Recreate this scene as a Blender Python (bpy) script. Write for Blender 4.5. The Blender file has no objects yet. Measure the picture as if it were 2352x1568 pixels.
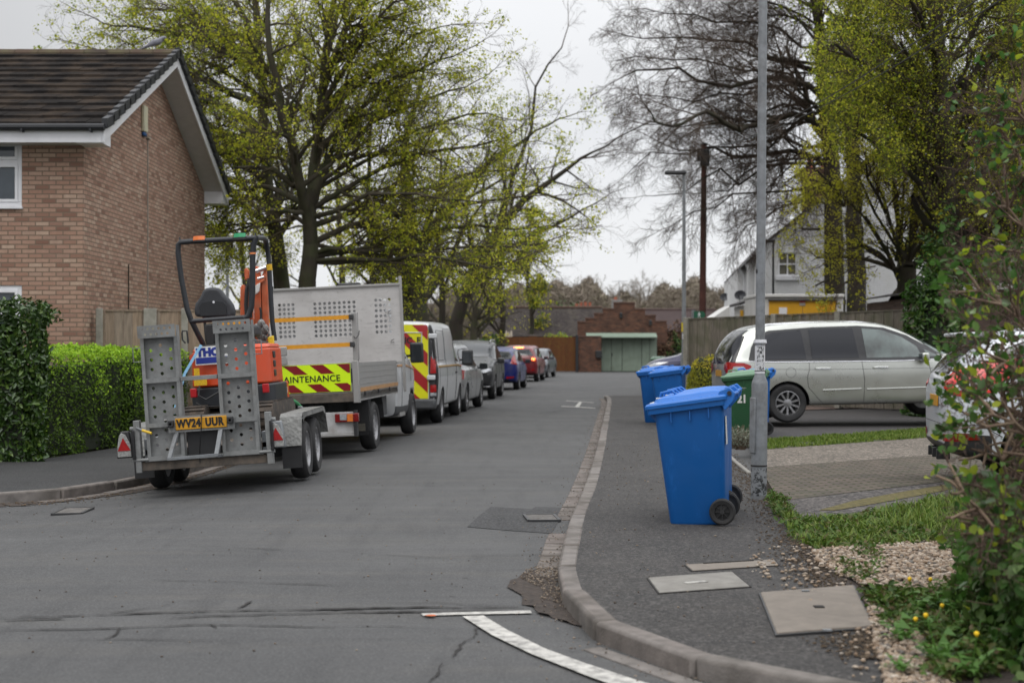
import bpy, bmesh, math, random
import numpy as np
from mathutils import Vector, Matrix, geometry, noise as mnoise
from mathutils.bvhtree import BVHTree
R = math.radians
scene = bpy.context.scene
COL = scene.collection
# ------------------------------------------------------------------ camera, sky, sun
F, CX, HY, CH = 3267.0, 1176.0, 800.0, 1.45
cam_d = bpy.data.cameras.new("camera"); cam = bpy.data.objects.new("camera", cam_d); COL.objects.link(cam)
cam.location = (0, 0, CH); cam.rotation_euler = (R(90), 0, 0)
cam_d.sensor_width = 36.0; cam_d.lens = 50.0; cam_d.shift_y = (HY-784.0)/2352.0
cam_d.clip_start = 0.1; cam_d.clip_end = 2000
cam_d.dof.use_dof = True; cam_d.dof.focus_distance = 12.6; cam_d.dof.aperture_fstop = 2.5
scene.camera = cam
scene.view_settings.view_transform = 'Standard'; scene.view_settings.look = 'None'
scene.view_settings.exposure = 0.0; scene.view_settings.gamma = 1.0
w = bpy.data.worlds.new("World"); scene.world = w; w.use_nodes = True
nt = w.node_tree; nt.nodes.clear()
SUN_EL, SUN_AZ = R(58), R(215)
out = nt.nodes.new('ShaderNodeOutputWorld'); bg = nt.nodes.new('ShaderNodeBackground')
sky = nt.nodes.new('ShaderNodeTexSky'); sky.sky_type = 'NISHITA'; sky.sun_disc = False
sky.sun_elevation = SUN_EL; sky.sun_rotation = SUN_AZ
tc = nt.nodes.new('ShaderNodeTexCoord'); sp = nt.nodes.new('ShaderNodeSeparateXYZ')
nt.links.new(tc.outputs['Generated'], sp.inputs[0])
mr = nt.nodes.new('ShaderNodeMapRange'); mr.interpolation_type = 'SMOOTHSTEP'
mr.inputs['From Min'].default_value = 0.16; mr.inputs['From Max'].default_value = 0.85
mr.inputs['To Min'].default_value = 0.0; mr.inputs['To Max'].default_value = 1.0
nt.links.new(sp.outputs['Z'], mr.inputs['Value'])
nz = nt.nodes.new('ShaderNodeTexNoise'); nz.inputs['Scale'].default_value = 2.6; nz.inputs['Detail'].default_value = 3
mp = nt.nodes.new('ShaderNodeMapping'); mp.inputs['Scale'].default_value = (1, 1, 3.2); mp.inputs['Location'].default_value = (3.1, .4, 0)
nt.links.new(tc.outputs['Generated'], mp.inputs[0]); nt.links.new(mp.outputs[0], nz.inputs['Vector'])
rp = nt.nodes.new('ShaderNodeValToRGB')
rp.color_ramp.elements[0].position = .30; rp.color_ramp.elements[0].color = (.80, .815, .845, 1)
rp.color_ramp.elements[1].position = .62; rp.color_ramp.elements[1].color = (.90, .91, .93, 1)
nt.links.new(nz.outputs['Fac'], rp.inputs[0])
mul = nt.nodes.new('ShaderNodeVectorMath'); mul.operation = 'SCALE'
sc_ = nt.nodes.new('ShaderNodeMath'); sc_.operation = 'MULTIPLY_ADD'; sc_.inputs[1].default_value = 17.0; sc_.inputs[2].default_value = 10.0
nt.links.new(mr.outputs[0], sc_.inputs[0]); nt.links.new(rp.outputs[0], mul.inputs[0]); nt.links.new(sc_.outputs[0], mul.inputs['Scale'])
mx = nt.nodes.new('ShaderNodeMixRGB'); mx.inputs[0].default_value = 0.96
nt.links.new(sky.outputs[0], mx.inputs[1]); nt.links.new(mul.outputs[0], mx.inputs[2])
gx_ = nt.nodes.new('ShaderNodeMapRange'); gx_.interpolation_type = 'SMOOTHSTEP'
gx_.inputs['From Min'].default_value = -.36; gx_.inputs['From Max'].default_value = -.10; gx_.inputs['To Min'].default_value = .70; gx_.inputs['To Max'].default_value = 1.0
nt.links.new(sp.outputs['X'], gx_.inputs['Value'])
mg_ = nt.nodes.new('ShaderNodeVectorMath'); mg_.operation = 'SCALE'; nt.links.new(mx.outputs[0], mg_.inputs[0]); nt.links.new(gx_.outputs[0], mg_.inputs['Scale'])
nt.links.new(mg_.outputs[0], bg.inputs[0]); bg.inputs[1].default_value = 0.1
nt.links.new(bg.outputs[0], out.inputs[0])
sd = bpy.data.lights.new("sun", 'SUN'); so = bpy.data.objects.new("sun", sd); COL.objects.link(so)
sd.energy = 0.9; sd.angle = R(30); sd.color = (1, .96, .9)
so.rotation_euler = (R(90)-SUN_EL, 0, math.pi - SUN_AZ + 0.0)
so.location = (0, 0, 30)

def P(u, v, y): return Vector(((u-CX)/F*y, y, CH-(v-HY)/F*y))
def G(u, v, z=0.0):
    y = F*(CH-z)/(v-HY); return Vector(((u-CX)/F*y, y, z))
def X(u, y): return (u-CX)/F*y
def Z(v, y): return CH-(v-HY)/F*y

# ------------------------------------------------------------------ materials
MT = {}
class NB:
    def __init__(s, name):
        s.m = bpy.data.materials.new(name); s.m.use_nodes = True; s.nt = s.m.node_tree
        s.b = s.nt.nodes['Principled BSDF']; s.tc = None
    def n(s, t, **k):
        a = s.nt.nodes.new(t)
        for q, v in k.items(): setattr(a, q, v)
        return a
    def l(s, a, b): s.nt.links.new(a, b)
    def co(s, kind='Object'):
        if not s.tc: s.tc = s.n('ShaderNodeTexCoord')
        return s.tc.outputs[kind]
    def noise(s, scale, detail=4, kind='Object', stretch=None, rough=.55):
        a = s.n('ShaderNodeTexNoise'); a.inputs['Scale'].default_value = scale; a.inputs['Detail'].default_value = detail
        a.inputs['Roughness'].default_value = rough
        if stretch:
            m = s.n('ShaderNodeMapping'); m.inputs['Scale'].default_value = stretch
            s.l(s.co(kind), m.inputs[0]); s.l(m.outputs[0], a.inputs['Vector'])
        else: s.l(s.co(kind), a.inputs['Vector'])
        return a.outputs['Fac']
    def ramp(s, fac, stops, interp='LINEAR'):
        a = s.n('ShaderNodeValToRGB'); e = a.color_ramp.elements; a.color_ramp.interpolation = interp
        while len(e) < len(stops): e.new(0.5)
        for i, (p, c) in enumerate(stops):
            e[i].position = p; e[i].color = (c, c, c, 1) if isinstance(c, (int, float)) else (*c[:3], 1)
        s.l(fac, a.inputs[0]); return a.outputs[0]
    def mix(s, fac, a, b, mode='MIX'):
        m = s.n('ShaderNodeMixRGB', blend_type=mode)
        for i, q in ((0, fac), (1, a), (2, b)):
            if hasattr(q, 'links') or hasattr(q, 'is_linked'): s.l(q, m.inputs[i])
            elif isinstance(q, (int, float)): m.inputs[i].default_value = q if i == 0 else (q, q, q, 1)
            else: m.inputs[i].default_value = (*q[:3], 1)
        return m.outputs[0]
    def math(s, op, a, b=0.0):
        m = s.n('ShaderNodeMath', operation=op)
        for i, q in ((0, a), (1, b)):
            if hasattr(q, 'is_linked'): s.l(q, m.inputs[i])
            else: m.inputs[i].default_value = q
        return m.outputs[0]
    def bump(s, h, strength=.3, dist=.02):
        b = s.n('ShaderNodeBump'); b.inputs['Strength'].default_value = strength; b.inputs['Distance'].default_value = dist
        s.l(h, b.inputs['Height']); s.l(b.outputs[0], s.b.inputs['Normal'])
    def color(s, c):
        if hasattr(c, 'is_linked'): s.l(c, s.b.inputs['Base Color'])
        else: s.b.inputs['Base Color'].default_value = (*c[:3], 1)
    def set(s, rough=None, metal=None, coat=None, spec=None):
        if rough is not None:
            if hasattr(rough, 'is_linked'): s.l(rough, s.b.inputs['Roughness'])
            else: s.b.inputs['Roughness'].default_value = rough
        if metal is not None: s.b.inputs['Metallic'].default_value = metal
        if coat is not None: s.b.inputs['Coat Weight'].default_value = coat; s.b.inputs['Coat Roughness'].default_value = .05
        if spec is not None: s.b.inputs['Specular IOR Level'].default_value = spec
def mat(name, c, rough=.5, metal=0, var=.12, vs=6, bump=0, bs=60, coat=0, spec=.5, dirt=None, da=.35, ds=3):
    if name in MT: return MT[name]
    n = NB(name)
    lo = tuple(q*(1-var) for q in c); hi = tuple(min(1, q*(1+var)) for q in c)
    col = n.mix(n.ramp(n.noise(vs, 5), [(.3, 0.), (.7, 1.)]), lo, hi)
    if dirt: col = n.mix(n.ramp(n.noise(ds, 8, rough=.7), [(.45, 0.), (.72, da)]), col, dirt)
    n.color(col); n.set(rough, metal, coat, spec)
    if bump: n.bump(n.noise(bs, 4), bump, .01)
    MT[name] = n.m; return n.m
def isl(name, cols, rough=.7, bump=0, bs=60, trans=0, var=.0, spec=.3, vs=8, dirt=None, da=.5, stretch=None):
    """colour differs per loose piece (leaf, board, stone)"""
    if name in MT: return MT[name]
    n = NB(name); g = n.n('ShaderNodeNewGeometry')
    if len(cols) == 1: cols = list(cols)*2
    k = len(cols); col = n.ramp(g.outputs['Random Per Island'], [(i/max(1, k-1), c) for i, c in enumerate(cols)])
    if var: col = n.mix(n.ramp(n.noise(vs, 5, stretch=stretch), [(.3, 0.), (.7, var)]), col, (.01, .01, .01))
    if dirt: col = n.mix(n.ramp(n.noise(2.2, 6), [(.45, 0.), (.65, da)]), col, dirt)
    n.color(col); n.set(rough, 0, 0, spec)
    if bump: n.bump(n.noise(bs, 4, stretch=stretch), bump, .01)
    if trans:
        t = n.n('ShaderNodeBsdfTranslucent'); n.l(col, t.inputs[0]); a = n.n('ShaderNodeMixShader'); a.inputs[0].default_value = trans
        n.l(n.b.outputs[0], a.inputs[1]); n.l(t.outputs[0], a.inputs[2]); n.l(a.outputs[0], n.nt.nodes['Material Output'].inputs[0])
    MT[name] = n.m; return n.m
def glow(name, c, e):
    n = NB(name); n.color(c); n.b.inputs['Emission Color'].default_value = (*c, 1); n.b.inputs['Emission Strength'].default_value = e; n.set(.3); return n.m
def brickmat(name, cols, mortar, bw=.225, rh=.075, rough=.85, mort=.012, dirt=None, bumps=.5, offset=.5, kind='UV', da=.5, spec=.3):
    if name in MT: return MT[name]
    n = NB(name)
    def bt(off, c1, c2):
        b = n.n('ShaderNodeTexBrick'); b.offset = offset
        b.inputs['Scale'].default_value = 1; b.inputs['Brick Width'].default_value = bw; b.inputs['Row Height'].default_value = rh
        b.inputs['Mortar Size'].default_value = mort; b.inputs['Mortar Smooth'].default_value = .25; b.inputs['Bias'].default_value = off
        b.inputs['Color1'].default_value = (*c1, 1); b.inputs['Color2'].default_value = (*c2, 1); b.inputs['Mortar'].default_value = (0, 0, 0, 1)
        n.l(n.co(kind), b.inputs['Vector']); return b
    b1 = bt(0, (0, 0, 0), (1, 1, 1))
    k = len(cols)
    col = n.ramp(b1.outputs['Color'], [(i/(k-1), c) for i, c in enumerate(cols)])
    mott = n.noise(14, 5, kind)
    col = n.mix(n.ramp(mott, [(.3, 0.), (.75, .45)]), col, tuple(q*.62 for q in cols[k//2]))
    col = n.mix(n.ramp(n.noise(.9, 4, kind), [(.35, 0.), (.7, .35)]), col, cols[0], 'MULTIPLY') if False else col
    col = n.mix(b1.outputs['Fac'], col, mortar)
    if dirt: col = n.mix(n.ramp(n.noise(1.3, 7, kind, rough=.65), [(.48, 0.), (.7, da)]), col, dirt)
    n.color(col); n.set(rough, 0, 0, spec)
    inv = n.math('SUBTRACT', 1.0, b1.outputs['Fac']); h = n.math('ADD', inv, n.math('MULTIPLY', n.noise(50, 3, kind), .5))
    n.bump(h, bumps, .008)
    MT[name] = n.m; return n.m

# ------------------------------------------------------------------ mesh building
class MB:
    def __init__(s, M=None): s.v = []; s.f = []; s.m = []; s.M = M or Matrix.Identity(4); s.k = 0
    def add(s, vs, fs, mi=None):
        o = len(s.v); M = s.M
        s.v.extend([tuple(M @ Vector(p)) for p in vs]); s.f.extend([[i+o for i in f] for f in fs]); s.m.extend([s.k if mi is None else mi]*len(fs)); return s
    def box(s, x0, x1, y0, y1, z0, z1, mi=None, T=None):
        vs = [(x0,y0,z0),(x1,y0,z0),(x1,y1,z0),(x0,y1,z0),(x0,y0,z1),(x1,y0,z1),(x1,y1,z1),(x0,y1,z1)]
        if T: vs = [T @ Vector(p) for p in vs]
        return s.add(vs, [(0,3,2,1),(4,5,6,7),(0,1,5,4),(1,2,6,5),(2,3,7,6),(3,0,4,7)], mi)
    def cb(s, c, d, mi=None, T=None):
        return s.box(c[0]-d[0]/2,c[0]+d[0]/2,c[1]-d[1]/2,c[1]+d[1]/2,c[2]-d[2]/2,c[2]+d[2]/2,mi,T)
    def bar(s, a, b, wd, ht, mi=None, up=(0,0,1)):
        a = Vector(a); b = Vector(b); d = (b-a); L = d.length; d.normalize(); up = Vector(up)
        if abs(d.dot(up)) > .98: up = Vector((0,1,0))
        r = d.cross(up).normalized(); u = r.cross(d).normalized()
        vs = []
        for q in (a, b):
            for sx, sz in ((-1,-1),(1,-1),(1,1),(-1,1)): vs.append(q + r*sx*wd/2 + u*sz*ht/2)
        return s.add(vs, [(3,2,1,0),(4,5,6,7),(0,1,5,4),(1,2,6,5),(2,3,7,6),(3,0,4,7)], mi)
    def tube(s, pts, r, n=8, mi=None, cap=True):
        pts = [Vector(p) for p in pts]; N = len(pts); rr = r if isinstance(r, (list, tuple)) else [r]*N
        vs = []; fs = []; pu = None
        for i, p in enumerate(pts):
            t = (pts[min(i+1, N-1)] - pts[max(i-1, 0)])
            if t.length < 1e-9: t = Vector((0,0,1))
            t.normalize()
            if pu is None: pu = t.orthogonal().normalized()
            pu = (pu - t*pu.dot(t))
            pu = pu.normalized() if pu.length > 1e-6 else t.orthogonal().normalized()
            q = t.cross(pu)
            for j in range(n):
                a = 2*math.pi*j/n; vs.append(p + (pu*math.cos(a) + q*math.sin(a))*rr[i])
        for i in range(N-1):
            for j in range(n): fs.append((i*n+j, i*n+(j+1)%n, (i+1)*n+(j+1)%n, (i+1)*n+j))
        if cap: fs.append(tuple(range(n-1,-1,-1))); fs.append(tuple((N-1)*n+j for j in range(n)))
        return s.add(vs, fs, mi)
    def cyl(s, a, b, r, r2=None, n=16, mi=None): return s.tube([a, b], [r, r if r2 is None else r2], n, mi)
    def lathe(s, prof, n=24, T=None, mi=None, close=False):
        """prof (r,z) around local z"""
        vs = []; fs = []; N = len(prof)
        for r, z in prof:
            for j in range(n):
                a = 2*math.pi*j/n; p = Vector((r*math.cos(a), r*math.sin(a), z)); vs.append(T @ p if T else p)
        for i in range(N-1 if not close else N):
            for j in range(n): fs.append((i*n+j, i*n+(j+1)%n, ((i+1)%N)*n+(j+1)%n, ((i+1)%N)*n+j))
        if not close:
            fs.append(tuple(range(n-1,-1,-1))); fs.append(tuple((N-1)*n+j for j in range(n)))
        return s.add(vs, fs, mi)
    def prism(s, poly, h0, h1, axis='z', mi=None, T=None):
        """poly 2D extruded along axis: z:(x,y) y:(x,z) x:(y,z)"""
        def mk(p, h): return (p[0],p[1],h) if axis=='z' else ((p[0],h,p[1]) if axis=='y' else (h,p[0],p[1]))
        n = len(poly); vs = [mk(p,h0) for p in poly] + [mk(p,h1) for p in poly]
        if T: vs = [T @ Vector(p) for p in vs]
        fs = [tuple(range(n-1,-1,-1)), tuple(range(n,2*n))] + [(i,(i+1)%n,n+(i+1)%n,n+i) for i in range(n)]
        return s.add(vs, fs, mi)
    def sphere(s, c, r, nu=12, nv=8, mi=None, sc=(1,1,1)):
        c = Vector(c); vs = [c+Vector((0,0,-r*sc[2]))]; fs = []
        for i in range(1, nv):
            t = math.pi*i/nv - math.pi/2
            for j in range(nu):
                a = 2*math.pi*j/nu; vs.append(c+Vector((r*sc[0]*math.cos(t)*math.cos(a), r*sc[1]*math.cos(t)*math.sin(a), r*sc[2]*math.sin(t))))
        vs.append(c+Vector((0,0,r*sc[2]))); T = len(vs)-1
        for j in range(nu):
            fs.append((0, 1+(j+1)%nu, 1+j)); fs.append((T, 1+(nv-2)*nu+j, 1+(nv-2)*nu+(j+1)%nu))
            for i in range(nv-2): fs.append((1+i*nu+j, 1+i*nu+(j+1)%nu, 1+(i+1)*nu+(j+1)%nu, 1+(i+1)*nu+j))
        return s.add(vs, fs, mi)
    def build(s, name, mats, parent=None, smooth=False, bevel=0, seg=2, ang=38, fixn=True):
        me = bpy.data.meshes.new(name); me.from_pydata(s.v, [], s.f); me.update()
        if not isinstance(mats, (list, tuple)): mats = [mats]
        for m in mats: me.materials.append(m)
        if len(mats) > 1: me.polygons.foreach_set('material_index', s.m)
        if fixn:
            bm = bmesh.new(); bm.from_mesh(me); bmesh.ops.recalc_face_normals(bm, faces=bm.faces); bm.to_mesh(me); bm.free()
        return fin(name, me, parent, smooth, bevel, seg, ang)
def fin(name, me, parent=None, smooth=False, bevel=0, seg=2, ang=38):
    uvmap(me)
    if smooth: me.shade_smooth(); me.set_sharp_from_angle(angle=R(ang))
    o = bpy.data.objects.new(name, me); COL.objects.link(o); o.parent = parent
    if bevel:
        b = o.modifiers.new('bevel', 'BEVEL'); b.width = bevel; b.segments = seg; b.limit_method = 'ANGLE'; b.angle_limit = R(35)
        b.harden_normals = False
        if not smooth: me.shade_smooth(); me.set_sharp_from_angle(angle=R(50))
    return o
def uvmap(me):
    n = len(me.loops)
    if n == 0: return
    co = np.empty(len(me.vertices)*3, 'f'); me.vertices.foreach_get('co', co); co = co.reshape(-1,3)
    vi = np.empty(n, 'i'); me.loops.foreach_get('vertex_index', vi)
    nf = len(me.polygons); nn = np.empty(nf*3, 'f'); me.polygons.foreach_get('normal', nn); nn = nn.reshape(-1,3)
    lt = np.empty(nf, 'i'); me.polygons.foreach_get('loop_total', lt)
    ln = np.repeat(nn, lt, axis=0)
    p = co[vi]; uv = np.empty((n,2), 'f')
    flat = np.abs(ln[:,2]) > .72
    t = np.stack([-ln[:,1], ln[:,0]], 1); L = np.linalg.norm(t, axis=1, keepdims=True); L[L<1e-6] = 1; t /= L
    uv[:,0] = np.where(flat, p[:,0], p[:,0]*t[:,0]+p[:,1]*t[:,1]); uv[:,1] = np.where(flat, p[:,1], p[:,2])
    ul = me.uv_layers.new(name='UVMap'); ul.data.foreach_set('uv', uv.ravel())
def npmesh(name, V, Fq, mats, parent=None, midx=None, smooth=False):
    """numpy verts (n,3), faces (m,k) all same k"""
    me = bpy.data.meshes.new(name); n = len(V); m, k = Fq.shape
    me.vertices.add(n); me.vertices.foreach_set('co', np.ascontiguousarray(V, 'f').ravel())
    me.loops.add(m*k); me.loops.foreach_set('vertex_index', np.ascontiguousarray(Fq, 'i').ravel())
    me.polygons.add(m); me.polygons.foreach_set('loop_start', np.arange(0, m*k, k, dtype='i'))
    if not isinstance(mats, (list, tuple)): mats = [mats]
    for q in mats: me.materials.append(q)
    if midx is not None: me.polygons.foreach_set('material_index', np.ascontiguousarray(midx, 'i'))
    me.update(calc_edges=True); me.validate()
    if smooth: me.shade_smooth()
    o = bpy.data.objects.new(name, me); COL.objects.link(o); o.parent = parent; return o
def thing(name, label, cat, loc=(0,0,0), rot=(0,0,0), group=None):
    o = bpy.data.objects.new(name, None); COL.objects.link(o); o.empty_display_size = .2
    o.location = loc; o.rotation_euler = rot; return tag(o, label, cat, group)
def tag(o, label, cat, group=None, kind=None):
    o['label'] = label; o['category'] = cat
    if group: o['group'] = group
    if kind: o['kind'] = kind
    return o
def struct(o): o['kind'] = 'structure'; return o
def copy_tree(o, parent=None):
    c = o.copy(); COL.objects.link(c); c.parent = parent
    for ch in list(o.children): copy_tree(ch, c)
    return c
def dup(o, label, loc, rot=None, group=None):
    c = copy_tree(o); c['label'] = label; c.location = loc
    if rot is not None: c.rotation_euler = rot
    if group: c['group'] = group
    return c
def clip_poly(poly, rect):
    x0, x1, y0, y1 = rect
    for ax, lim, sg in ((0,x0,1),(0,x1,-1),(1,y0,1),(1,y1,-1)):
        o = []
        for i in range(len(poly)):
            a = poly[i-1]; b = poly[i]; da = (a[ax]-lim)*sg; db = (b[ax]-lim)*sg
            if da*db < 0:
                t = da/(da-db); o.append((a[0]+(b[0]-a[0])*t, a[1]+(b[1]-a[1])*t))
            if db >= 0: o.append(b)
        poly = o
        if len(poly) < 3: return []
    return poly
def tri_fill(outline, spacing, holes=()):
    """triangulated 2D area with inner points -> verts, tris"""
    ol = []
    n = len(outline)
    for i in range(n):
        a = Vector(outline[i]); b = Vector(outline[(i+1)%n]); k = max(1, int((b-a).length/spacing))
        for j in range(k): ol.append(a+(b-a)*j/k)
    pts = list(ol); edges = [(i,(i+1)%len(ol)) for i in range(len(ol))]
    for h in holes:
        o = len(pts); pts += [Vector(q) for q in h]; edges += [(o+i, o+(i+1)%len(h)) for i in range(len(h))]
    xs = [p[0] for p in ol]; ys = [p[1] for p in ol]
    def inside(p, poly):
        c = False; j = len(poly)-1
        for i in range(len(poly)):
            a = poly[i]; b = poly[j]
            if (a[1] > p[1]) != (b[1] > p[1]) and p[0] < (b[0]-a[0])*(p[1]-a[1])/(b[1]-a[1])+a[0]: c = not c
            j = i
        return c
    if not holes:
        x = min(xs)+spacing*.5
        while x < max(xs):
            y = min(ys)+spacing*.5
            while y < max(ys):
                if inside((x,y), ol): pts.append(Vector((x,y)))
                y += spacing
            x += spacing
    r = geometry.delaunay_2d_cdt([Vector((p[0],p[1])) for p in pts], edges, [], 0, 1e-5)
    vs, fs = r[0], r[2]; keep = []
    for f in fs:
        c = (vs[f[0]]+vs[f[1]]+vs[f[2]])/3
        if inside(c, ol) and not any(inside(c, h) for h in holes): keep.append(tuple(f))
    return vs, keep
def circ(cx, cy, r, n=12): return [(cx+r*math.cos(2*math.pi*i/n), cy+r*math.sin(2*math.pi*i/n)) for i in range(n)]
def plate_holes(mb, outline, holes, th, T, mi=None):
    """perforated plate lying in local xz-plane of T, thickness along y"""
    vs, fs = tri_fill(outline, 10, holes)
    n = len(vs); V = [T @ Vector((p[0], 0, p[1])) for p in vs] + [T @ Vector((p[0], th, p[1])) for p in vs]
    Fs = list(fs) + [tuple(n+i for i in reversed(f)) for f in fs]
    cnt = {}
    for f in fs:
        for i in range(3):
            a, b = f[i], f[(i+1)%3]
            if (b,a) in cnt: del cnt[(b,a)]
            else: cnt[(a,b)] = 1
    for a, b in cnt: Fs.append((b, a, n+a, n+b))
    mb.add(V, Fs, mi)
def text_geo(txt, size=1, extrude=.002, bold=0.0, sx=1.0, space=1.0):
    c = bpy.data.curves.new('t', 'FONT'); c.body = txt; c.size = size; c.extrude = extrude; c.offset = bold; c.align_x = 'CENTER'; c.align_y = 'CENTER'
    c.space_character = space; c.resolution_u = 3
    o = bpy.data.objects.new('t', c); COL.objects.link(o)
    bpy.context.view_layer.update()
    me = bpy.data.meshes.new_from_object(o.evaluated_get(bpy.context.evaluated_depsgraph_get()))
    vs = [(v.co.x*sx, v.co.y, v.co.z) for v in me.vertices]; fs = [tuple(p.vertices) for p in me.polygons]
    bpy.data.objects.remove(o); bpy.data.curves.remove(c); bpy.data.meshes.remove(me); return vs, fs
def add_text(mb, txt, size, T, mi=None, **k):
    vs, fs = text_geo(txt, size, **k); mb.add([T @ Vector(p) for p in vs], fs, mi)
XZ = Matrix(((1,0,0,0),(0,0,-1,0),(0,1,0,0),(0,0,0,1)))      # text facing -y
def rnd_unit(n, rng):
    v = rng.normal(size=(n,3)); return v/np.linalg.norm(v, axis=1, keepdims=True)
# ------------------------------------------------------------------ ground, road, pavements
m_earth = isl('earth', [(.05,.045,.03)], .95, .4, 30, dirt=(.04,.06,.02), da=.8)
def asphalt(name, base, light, dark, rough=.85, tint=(.11,.10,.085), grain=260, spk=.35):
    n = NB(name)
    c = n.mix(n.ramp(n.noise(.35, 5), [(.35,0.),(.68,1.)]), base, light)
    c = n.mix(n.ramp(n.noise(.9, 6, stretch=(.5,3.0,1), rough=.65), [(.5,0.),(.72,.45)]), c, tint)
    c = n.mix(n.ramp(n.noise(1.6, 6, stretch=(3,.35,1), rough=.6), [(.5,0.),(.7,.5)]), c, dark)
    c = n.mix(n.ramp(n.noise(14, 6, rough=.75), [(.42,0.),(.72,.55)]), c, dark)
    mp_ = n.n('ShaderNodeMapping'); mp_.inputs['Rotation'].default_value = (0,0,.9); mp_.inputs['Scale'].default_value = (.22,2.6,1); n.l(n.co(), mp_.inputs[0]); q_ = n.n('ShaderNodeTexNoise'); q_.inputs['Scale'].default_value = 1.3; q_.inputs['Detail'].default_value = 6; q_.inputs['Distortion'].default_value = .6; n.l(mp_.outputs[0], q_.inputs['Vector'])
    c = n.mix(n.ramp(q_.outputs['Fac'], [(.52,0.),(.66,.3)]), c, tuple(q*1.15 for q in light)); c = n.mix(n.ramp(q_.outputs['Fac'], [(.34,.18),(.44,0.)]), c, dark)
    c = n.mix(n.ramp(n.noise(grain, 2, rough=.8), [(.40,spk),(.49,0.)]), c, dark)
    c = n.mix(n.ramp(n.noise(grain*.8, 2, rough=.8, stretch=(1,1,1.1)), [(.53,0.),(.61,spk*.8)]), c, tuple(min(1,q*1.9) for q in light))
    n.color(c); n.set(n.ramp(n.noise(.8,4), [(.3,rough-.12),(.7,rough)]), spec=.35); n.bump(n.noise(grain, 3, rough=.8), .5, .006); return n.m
m_road = asphalt('road_asphalt', (.058,.058,.0585), (.078,.0775,.077), (.033,.033,.034), grain=75, spk=.45)
m_pave = asphalt('pavement_asphalt', (.036,.033,.0315), (.049,.0455,.043), (.012,.012,.012), .9, (.060,.050,.042), 55, 1.0)
m_pave_l = asphalt('pavement_asphalt_left', (.028,.028,.028), (.038,.038,.038), (.012,.012,.013), .9, (.045,.038,.032), 55, .9)
m_patch = asphalt('patch_asphalt', (.040,.040,.041), (.05,.05,.051), (.014,.014,.014), .9, (.035,.035,.035), 60, .9)
m_drive = asphalt('drive_asphalt', (.045,.042,.043), (.06,.056,.055), (.022,.021,.022), .9, (.075,.062,.055), 60, .8)
m_aggd = asphalt('aggregate_dark', (.055,.05,.048), (.085,.075,.07), (.012,.012,.012), .92, (.11,.09,.075), 24, 1.0)
m_aggl = asphalt('aggregate_light', (.115,.097,.078), (.15,.128,.105), (.04,.034,.028), .92, (.10,.078,.06), 26, 1.0)
m_kerb = isl('kerb_stone', [(.185,.16,.145),(.225,.205,.19),(.16,.143,.13),(.205,.185,.168)], .9, .4, 70, var=.45, vs=9, dirt=(.05,.042,.033), da=.55)
m_chan = isl('channel_block', [(.175,.15,.135),(.21,.185,.168),(.14,.122,.11),(.19,.16,.145)], .9, .4, 70, var=.5, vs=9, dirt=(.06,.05,.04), da=.6)
m_paint = mat('road_paint', (.43,.415,.385), .8, var=.2, vs=22, dirt=(.09,.088,.085), da=.95, ds=14, bump=.3, bs=150)
m_crack = mat('crack', (.018,.016,.015), .95, var=.3)
m_dirt = mat('gutter_dirt', (.030,.0215,.017), .95, var=.6, vs=30, bump=1, bs=25, dirt=(.075,.058,.045), da=.7, ds=45)
m_conc = mat('concrete', (.20,.19,.172), .9, var=.16, vs=9, bump=.3, bs=160, dirt=(.1,.09,.075), da=.5)
m_conc2 = mat('concrete_brown', (.185,.16,.135), .9, var=.16, vs=7, bump=.4, bs=160, dirt=(.1,.085,.07), da=.5)
m_paver = brickmat('block_paver', [(.075,.060,.053),(.15,.112,.098),(.11,.085,.074),(.065,.056,.050),(.135,.10,.088)], (.030,.034,.012), .2, .1, .9, .016, dirt=(.075,.075,.05), da=.5)
m_paver_r = brickmat('block_paver_red', [(.16,.11,.095),(.21,.15,.13),(.18,.12,.105)], (.08,.07,.05), .2, .1, .9, .008)
m_galv = NB('galvanised'); 
def galv(name, base, rough=.5, patch=9, metal=.55):
    n = NB(name); v = n.n('ShaderNodeTexVoronoi'); v.inputs['Scale'].default_value = patch*4; n.l(n.co(), v.inputs['Vector'])
    c = n.mix(n.ramp(n.noise(patch,6,rough=.7), [(.35,0.),(.65,1.)]), tuple(q*.72 for q in base), tuple(min(1,q*1.22) for q in base))
    c = n.mix(n.ramp(v.outputs['Color'], [(.0,.0),(1,.35)]), c, tuple(min(1,q*1.35) for q in base))
    c = n.mix(n.ramp(n.noise(2.5,8,rough=.75), [(.5,0.),(.72,.5)]), c, (.12,.10,.085))
    n.color(c); n.set(rough, metal); return n.m
m_galv = galv('galvanised_steel', (.19,.20,.21), .55, 9, .25)
m_blk = mat('black_plastic', (.018,.018,.019), .55, var=.2)
m_rub = mat('rubber', (.016,.016,.017), .8, var=.3, bump=.3, bs=30, dirt=(.06,.055,.05), da=.35)
m_steel = mat('dark_steel', (.06,.06,.062), .5, .6)

YR = [2,12,16,20,24,28,33,41,51,63,72,100]; XR = [-3.4,-2.75,-2.35,-1.95,-1.68,-1.5,-1.10,-.45,.35,1.15,2.1,4.0]
def xr_(y): return float(np.interp(y, YR, XR))
def hz(x, y):
    k = np.interp(y, [8,14.5,18,22,30,45,100], [0,1,1,.75,.5,.2,0])
    return -.062*k*float(np.clip(xr_(y)-x+.1, 0, 1.8))
# ground sheet
me = MB(); me.add([(-900,-30,-.2),(900,-30,-.2),(900,1500,-.2),(-900,1500,-.2)], [(0,1,2,3)])
struct(me.build('ground', m_earth))
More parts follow.
